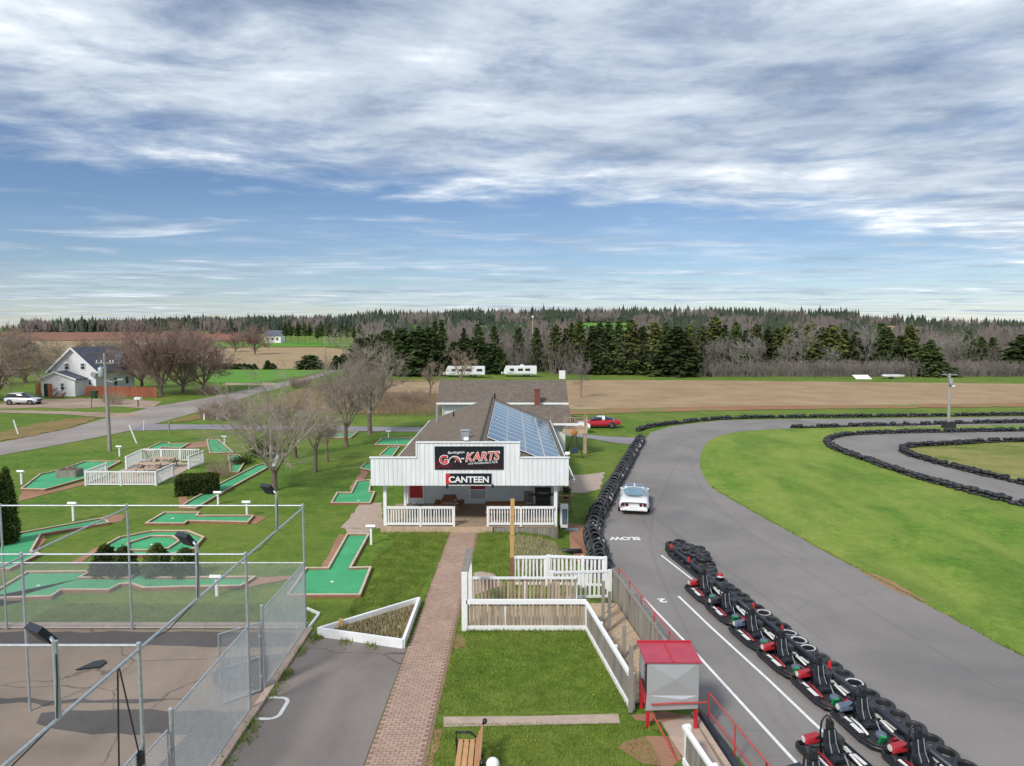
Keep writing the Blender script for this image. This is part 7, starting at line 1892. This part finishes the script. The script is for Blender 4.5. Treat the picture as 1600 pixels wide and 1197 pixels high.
slat_fence('picket_fence', (4.20, 16.5, 0), (4.62, 13.4, 0), .97, 'white railed picket fence at the bottom edge beside the footpath', M['greywood'], M['white'], posts=(0, .5, 1), gap=.12, top=.08, pw=.14)
# booth
bx0, bx1, by0, by1 = 3.55, 4.92, 18.02, 19.12
zt = 1.83; zb_ = .94
bt = root('red_booth', ((bx0 + bx1) / 2, (by0 + by1) / 2, 0), 'red framed sheet metal booth on legs beside the pit lane', 'booth')
def bb_(name, m, x0, x1, y0, y1, z0, z1, **kw): return MB().span(x0, x1, y0, y1, z0, z1).build(name, m, bt, world=True, **kw)
for x in (bx0 + .05, bx1 - .05):
    for y in (by0 + .05, by1 - .05): bb_('leg', M['red'], x - .045, x + .045, y - .045, y + .045, 0, zt - .03)
k = NT('sheet_metal', .42); k.b.inputs['Metallic'].default_value = .35
M['sheet'] = k.out(k.mix(k.noise(2.0, 5, .6, (1, 1, .4)), (.42, .43, .46), (.52, .53, .56)))
# pyramid pressed front panel
yb_ = by0 - .012; cx_ = (bx0 + bx1) / 2 + .05; cz_ = (zt + zb_) / 2 + .02
pn = MB().add([(bx0, yb_, zb_), (bx1, yb_, zb_), (bx1, yb_, zt), (bx0, yb_, zt), (cx_, yb_ - .07, cz_)], [(0, 1, 4), (1, 2, 4), (2, 3, 4), (3, 0, 4)]).build('front_panel', M['sheet'], bt, world=True)
MB().add([(bx0 - .03, yb_ - .01, zb_ - .42), (bx1 - .02, yb_ - .01, zb_ - .36), (bx1, yb_ - .005, zb_), (bx0, yb_ - .005, zb_), (cx_ + .2, yb_ - .06, zb_ - .08)], [(0, 1, 4), (1, 2, 4), (2, 3, 4), (3, 0, 4)]).build('skirt_panel', M['sheet'], bt, world=True)
bb_('back_panel', M['sheet'], bx0 + .02, bx1 - .02, by1 + .0, by1 + .02, zb_, zt - .02); bb_('side_panel', M['red'], bx1 - .005, bx1 + .012, by0 + .02, by1 - .02, zb_, zt - .02)
lp = bb_('poster_panel', M['signblack'], bx0 - .012, bx0 + .005, by0 + .02, by1 - .1, zb_ + .02, zt - .06)
for i in range(9):
    zz = zt - .17 - i * .062; ln = (.70, .62, .66, .70, .58, .68, .64, .70, .50)[i]
    MB().add([(bx0 - .0145, by1 - .18, zz), (bx0 - .0145, by1 - .18 - ln, zz), (bx0 - .0145, by1 - .18 - ln, zz + .032), (bx0 - .0145, by1 - .18, zz + .032)], [(0, 3, 2, 1)]).build('print_line', M['kwhite'], lp, world=True)
MB().add([(bx0 - .0145, by1 - .2, zb_ + .06), (bx0 - .0145, by1 - .55, zb_ + .06), (bx0 - .0145, by1 - .55, zb_ + .22), (bx0 - .0145, by1 - .2, zb_ + .22)], [(0, 3, 2, 1)]).build('print_block', M['glassblue'], lp, world=True)
bb_('side_skirt', M['red'], bx0 - .01, bx0 + .02, by0 + .06, by1 - .06, zb_ - .38, zb_ - .01)
rf = bb_('roof', mat('faded_red', (.44, .045, .075), .45, .15, 2.5), bx0 - .06, bx1 + .06, by0 - .06, by1 + .06, zt, zt + .035)
MB().span((bx0 + bx1) / 2 - .02, (bx0 + bx1) / 2 + .03, by0 - .07, by1 + .07, zt + .036, zt + .06).build('roof_seam', M['red'], rf, world=True); MB().span(bx0 - .07, bx1 + .07, by1 + .03, by1 + .075, zt + .036, zt + .075).build('roof_lip', M['red'], rf, world=True)
MB().beam((bx0 + .1, by0 - .10, zb_ - .2), (bx1 + .2, by0 - .10, zb_ - .14), .03, .03).build('bar', M['redrail'], bt, world=True); MB().beam((bx0 + .12, by0 - .12, zb_ - .42), (bx0 + .5, 16.6, .02), .03, .03).build('prop_bar', M['redrail'], bt, world=True)
# bench, globe lamp
bc = root('park_bench', (-.97, 16.02, 0), 'slatted park bench with black iron ends on the lower lawn', 'bench')
for i in range(3): MB().span(-.35 + i * .145, -.235 + i * .145, -.92, .78, .43, .465).build('seat_slat', M['newwood'] if False else mat('bench_wood', '#c0936a', .6, .15, 4.0), bc)
for i in range(3): MB().beam((.12 + .055 * i, -.92, .55 + .125 * i), (.12 + .055 * i, .78, .55 + .125 * i), .03, .10, (.4, 0, 1)).build('back_slat', mat('bench_wood2', '#b98a66', .6, .15, 4.0), bc)
for y in (-.9, .78):
    e_ = MB().tube([(-.38, y, .0), (-.40, y, .45), (-.42, y, .64), (-.05, y, .64), (.10, y, .50), (.28, y, .90)], .032, 8).tube([(.10, y, .48), (.22, y, 0)], .032, 8).tube([(-.40, y, .42), (.10, y, .42)], .028, 8).lathe([(.0, -.06), (.06, -.03), (.06, .03), (0, .06)], (.30, y, .93), 10, 'Y').build('iron_end', M['black'], bc, smooth=True)
lp_ = A(770, 1194, 13.6)
gl = root('globe_lamp', (lp_.x, lp_.y, 0), 'white globe lamp on a post at the bottom edge', 'lamp')
MB().tube([(0, 0, 0), (0, 0, lp_.z - .1)], .04, 10).build('post', M['black'], gl)
MB().lathe([(.05, -.14), (.10, -.10), (.13, -.03), (.135, .02), (.11, .08), (.06, .12), (0, .135)], (0, 0, lp_.z), 18).build('globe', mat('opal_globe', (.86, .87, .86), .25, .02), gl, smooth=True)
# ---- bits beside the canteen
cb2 = root('white_cabinet', on(881, 830), 'white framed glass door cabinet beside the porch corner', 'cabinet')
MB().box((0, 0, .72), (.42, .42, 1.25)).build('casing', M['white'], cb2, bevel=.02); MB().box((.03, -.218, .72), (.28, .012, .85)).build('door_pane', M['glassblue'], cb2)
for a in (-.17, .17): MB().box((a, 0, .05), (.05, .4, .1)).build('foot', M['steel'], cb2)
tag(MB().box((0, 0, .06), (.75, .3, .04), rz=rad(-10)).build('blue_board', mat('blue_board', (.20, .30, .38), .6)), 'light blue board lying beside the white cabinet', 'board').location = on(893, 834)
o = MB().tube([(-.66, 0, .13), (.66, 0, .10)], .12, 12).build('black_roll', M['rubber'], smooth=True); o.location = on(888, 859); tag(o, 'black roll of matting lying below the porch corner', 'roll')
ws = root('timber_steps', on(878, 795), 'brown timber side steps at the right of the porch', 'steps')
for i in range(4): MB().box((0, .25 - i * .3, .15 + (3 - i) * .0 + .55 - i * .16), (1.0, .3, .05)).build('step', M['brownwood'], ws)
for s in (-.52, .52): MB().beam((s, .5, .7), (s, -.8, .05), .05, .24).build('stringer', M['brownwood'], ws)
MB().beam((.55, .6, 1.45), (.55, -.8, .9), .05, .12).build('handrail', M['tanwood'], ws)
pt_ = root('potted_plant', on(884, 783), 'potted plant with yellow flowers at the right porch post', 'plant')
MB().lathe([(.14, 0), (.2, .35), (.17, .36)], n=12).build('pot', M['black'], pt_); link('leaves', leaf_cloud('leaves', M['hedgeleaf'], np.random.RandomState(3).normal(0, .16, (300, 3)) + np.array([0, 0, .65]), .06, 4), pt_)
link('flowers', leaf_cloud('flowers', mat('yellow_petal', (.75, .52, .05), .6), np.random.RandomState(5).normal(0, .08, (80, 3)) + np.array([.05, -.05, 1.0]), .05, 4), pt_)

# ================================================================== grass blades, weeds, dandelions
M['blade'] = mat('grass_blade', (.105, .170, .024), .8, .3, 1.6, col2=(.29, .345, .080), pos=True, spec=.1)
def in_poly(p, poly):
    c = False; j = len(poly) - 1
    for i in range(len(poly)):
        a, b_ = poly[i], poly[j]
        if (a[1] > p[1]) != (b_[1] > p[1]) and p[0] < (b_[0] - a[0]) * (p[1] - a[1]) / (b_[1] - a[1]) + a[0]: c = not c
        j = i
    return c
def scatter(poly, n, seed):
    r = np.random.RandomState(seed); P_ = np.array([(p[0], p[1]) for p in poly]); lo, hi = P_.min(0), P_.max(0); out = []
    Q = r.uniform(lo, hi, (n * 3, 2)); 
    x, y = Q[:, 0], Q[:, 1]; ins = np.zeros(len(Q), bool); j = len(P_) - 1
    for i in range(len(P_)):
        xi, yi = P_[i]; xj, yj = P_[j]
        cond = ((yi > y) != (yj > y)) & (x < (xj - xi) * (y - yi) / (yj - yi + 1e-12) + xi); ins ^= cond; j = i
    Q = Q[ins][:n]
    return np.column_stack([Q, gz(Q[:, 0], Q[:, 1])])
lawn_a = [(wl_(18.8) + WALKW + .05, 18.8), (3.15, 18.95), (2.5, 24.1), (wl_(24.1) + WALKW + .05, 24.1)]
lawn_b = [(wl_(14) + WALKW + .06, 14.0), (4.0, 14.0), (3.4, 18.2), (wl_(18.2) + WALKW + .06, 18.25)]
lawn_c = [(wl_(24.6) - 2.6, 24.6), (wl_(25) - .3, 25.9), (wl_(36) - .05, 35.8), (-6.6, 35.8), (-5.8, 34.8), (-6.6, 30.2), (-5.7, 30.2), (-6.2, 27.0)]
lawn_d = [(wl_(30) + WALKW + .1, 30.3), (-.1, 29.2), (3.2, 29.3), (2.3, 36.0), (wl_(36) + WALKW + .05, 36.0)]
lawn_e = [(-17.5, 24.6), (-7.3, 24.6), (-7.3, 26.6), (-17.5, 26.6)]
for i, (pl, n) in enumerate(((lawn_a, 26000), (lawn_b, 26000), (lawn_c, 34000), (lawn_d, 24000), (lawn_e, 12000))):
    o = link('grass', blades('grass', scatter(pl, n, i), .025, .075, .009, M['blade'], i, .8))
    tag(o, ('mown grass of the small lawn inside the picket fence', 'mown grass around the park bench', 'mown grass between the putting lane and the brick walk', 'rough grass below the porch railing', 'grass strip behind the cage fence')[i], 'grass', None, 'stuff')
dry = scatter([(.2, 29.8), (2.9, 29.8), (2.2, 35.5), (-.2, 35.5)], 5000, 33)
tag(link('dry_grass', blades('dry_grass', dry, .06, .22, .010, M['straw'], 9, .7)), 'dry brown grass on the bank below the porch', 'grass', None, 'stuff')
ed = []
r_ = random.Random(5)
for yv in np.arange(15.5, 36, .012):
    if r_.random() < .75: ed.append((wl_(yv) + WALKW + abs(r_.gauss(0, .05)) - .02, yv, .01))
    if yv > 24.3 and r_.random() < .75: ed.append((wl_(yv) - abs(r_.gauss(0, .05)) + .02, yv, .01))
for xv in np.arange(-2.0, 3.3, .02):
    ed.append((xv, 18.22 + r_.gauss(0, .03), .01)); ed.append((xv, 18.75 + r_.gauss(0, .03), .01))
tag(link('edge_grass', blades('edge_grass', np.array(ed), .03, .10, .010, M['blade'], 12, .9)), 'grass fringe growing over the edges of the brick walk', 'grass', None, 'stuff')
te = []
for a_, b_ in zip(rt[:-1], rt[1:]):
    if 14 < a_.y < 48 and a_.x < 34:
        d_ = b_ - a_; nn_ = Vector((-d_.y, d_.x, 0)).normalized(); nn_ = nn_ if nn_.x > 0 else -nn_
        for q_ in range(int(d_.length / .010)):
            p_ = a_.lerp(b_, r_.random()) + nn_ * (abs(r_.gauss(0, .07)) - .05); te.append((p_.x, p_.y, TZ + .01))
tag(link('infield_edge_grass', blades('infield_edge_grass', np.array(te), .04, .12, .014, M['blade'], 17, .9)), 'ragged grass edge of the infield beside the track', 'grass', None, 'stuff')
ft = []
for (xa, ya, xb_, yb2, n) in ((-1.6, 24.08, 2.6, 24.08, 700), (2.5, 24.0, 3.2, 19.0, 700), (-6.8, 36.0, -3.2, 36.0, 500), (-1.5, 36.0, 2.4, 36.0, 500), (3.3, 18.1, 4.0, 17.8, 200), (0, 28.3, 3.8, 28.3, 500), (-17, 24.55, -7.3, 24.55, 700), (tri[0].x, tri[0].y + .1, tri[1].x, tri[1].y + .1, 400), (tri[2].x + .1, tri[2].y, tri[1].x + .1, tri[1].y, 260)):
    for q_ in range(n):
        t_ = r_.random(); x_ = xa + (xb_ - xa) * t_ + r_.gauss(0, .05); y_ = ya + (yb2 - ya) * t_ + r_.gauss(0, .05); ft.append((x_, y_, gz1(x_, y_)))
tag(link('tufts', blades('tufts', np.array(ft), .05, .17, .010, M['blade'], 18, .7)), 'longer grass tufts along fence feet and planter edges', 'grass', None, 'stuff')
wd_ = []
for (cy, cx0, n) in ((23.6, -6.7, 260), (22.5, -6.95, 120), (20.9, -6.95, 160), (19.9, -6.95, 80), (18.2, -6.95, 120), (17.5, -6.9, 90), (16.5, -6.95, 80), (23.3, -5.6, 110), (23.1, -4.7, 110)):
    for i in range(n): wd_.append((cx0 + r_.gauss(0, .12), cy + r_.gauss(0, .22), .01))
tag(link('weeds', blades('weeds', np.array(wd_), .05, .20, .016, M['blade'], 14, 1.0)), 'weeds growing along the kerb of the asphalt pad', 'weeds', None, 'stuff')
dn = np.concatenate([scatter(lawn_a, 110, 51), scatter([(-1.0, 15.2), (2.2, 15.2), (2.2, 17.8), (-.3, 17.8)], 120, 52)]); dn[:, 2] += .05
tag(link('dandelions', leaf_cloud('dandelions', mat('dandelion', (.72, .60, .04), .6), dn, .018, 5)), 'yellow dandelions dotted over the small lawns', 'flowers', None, 'stuff')
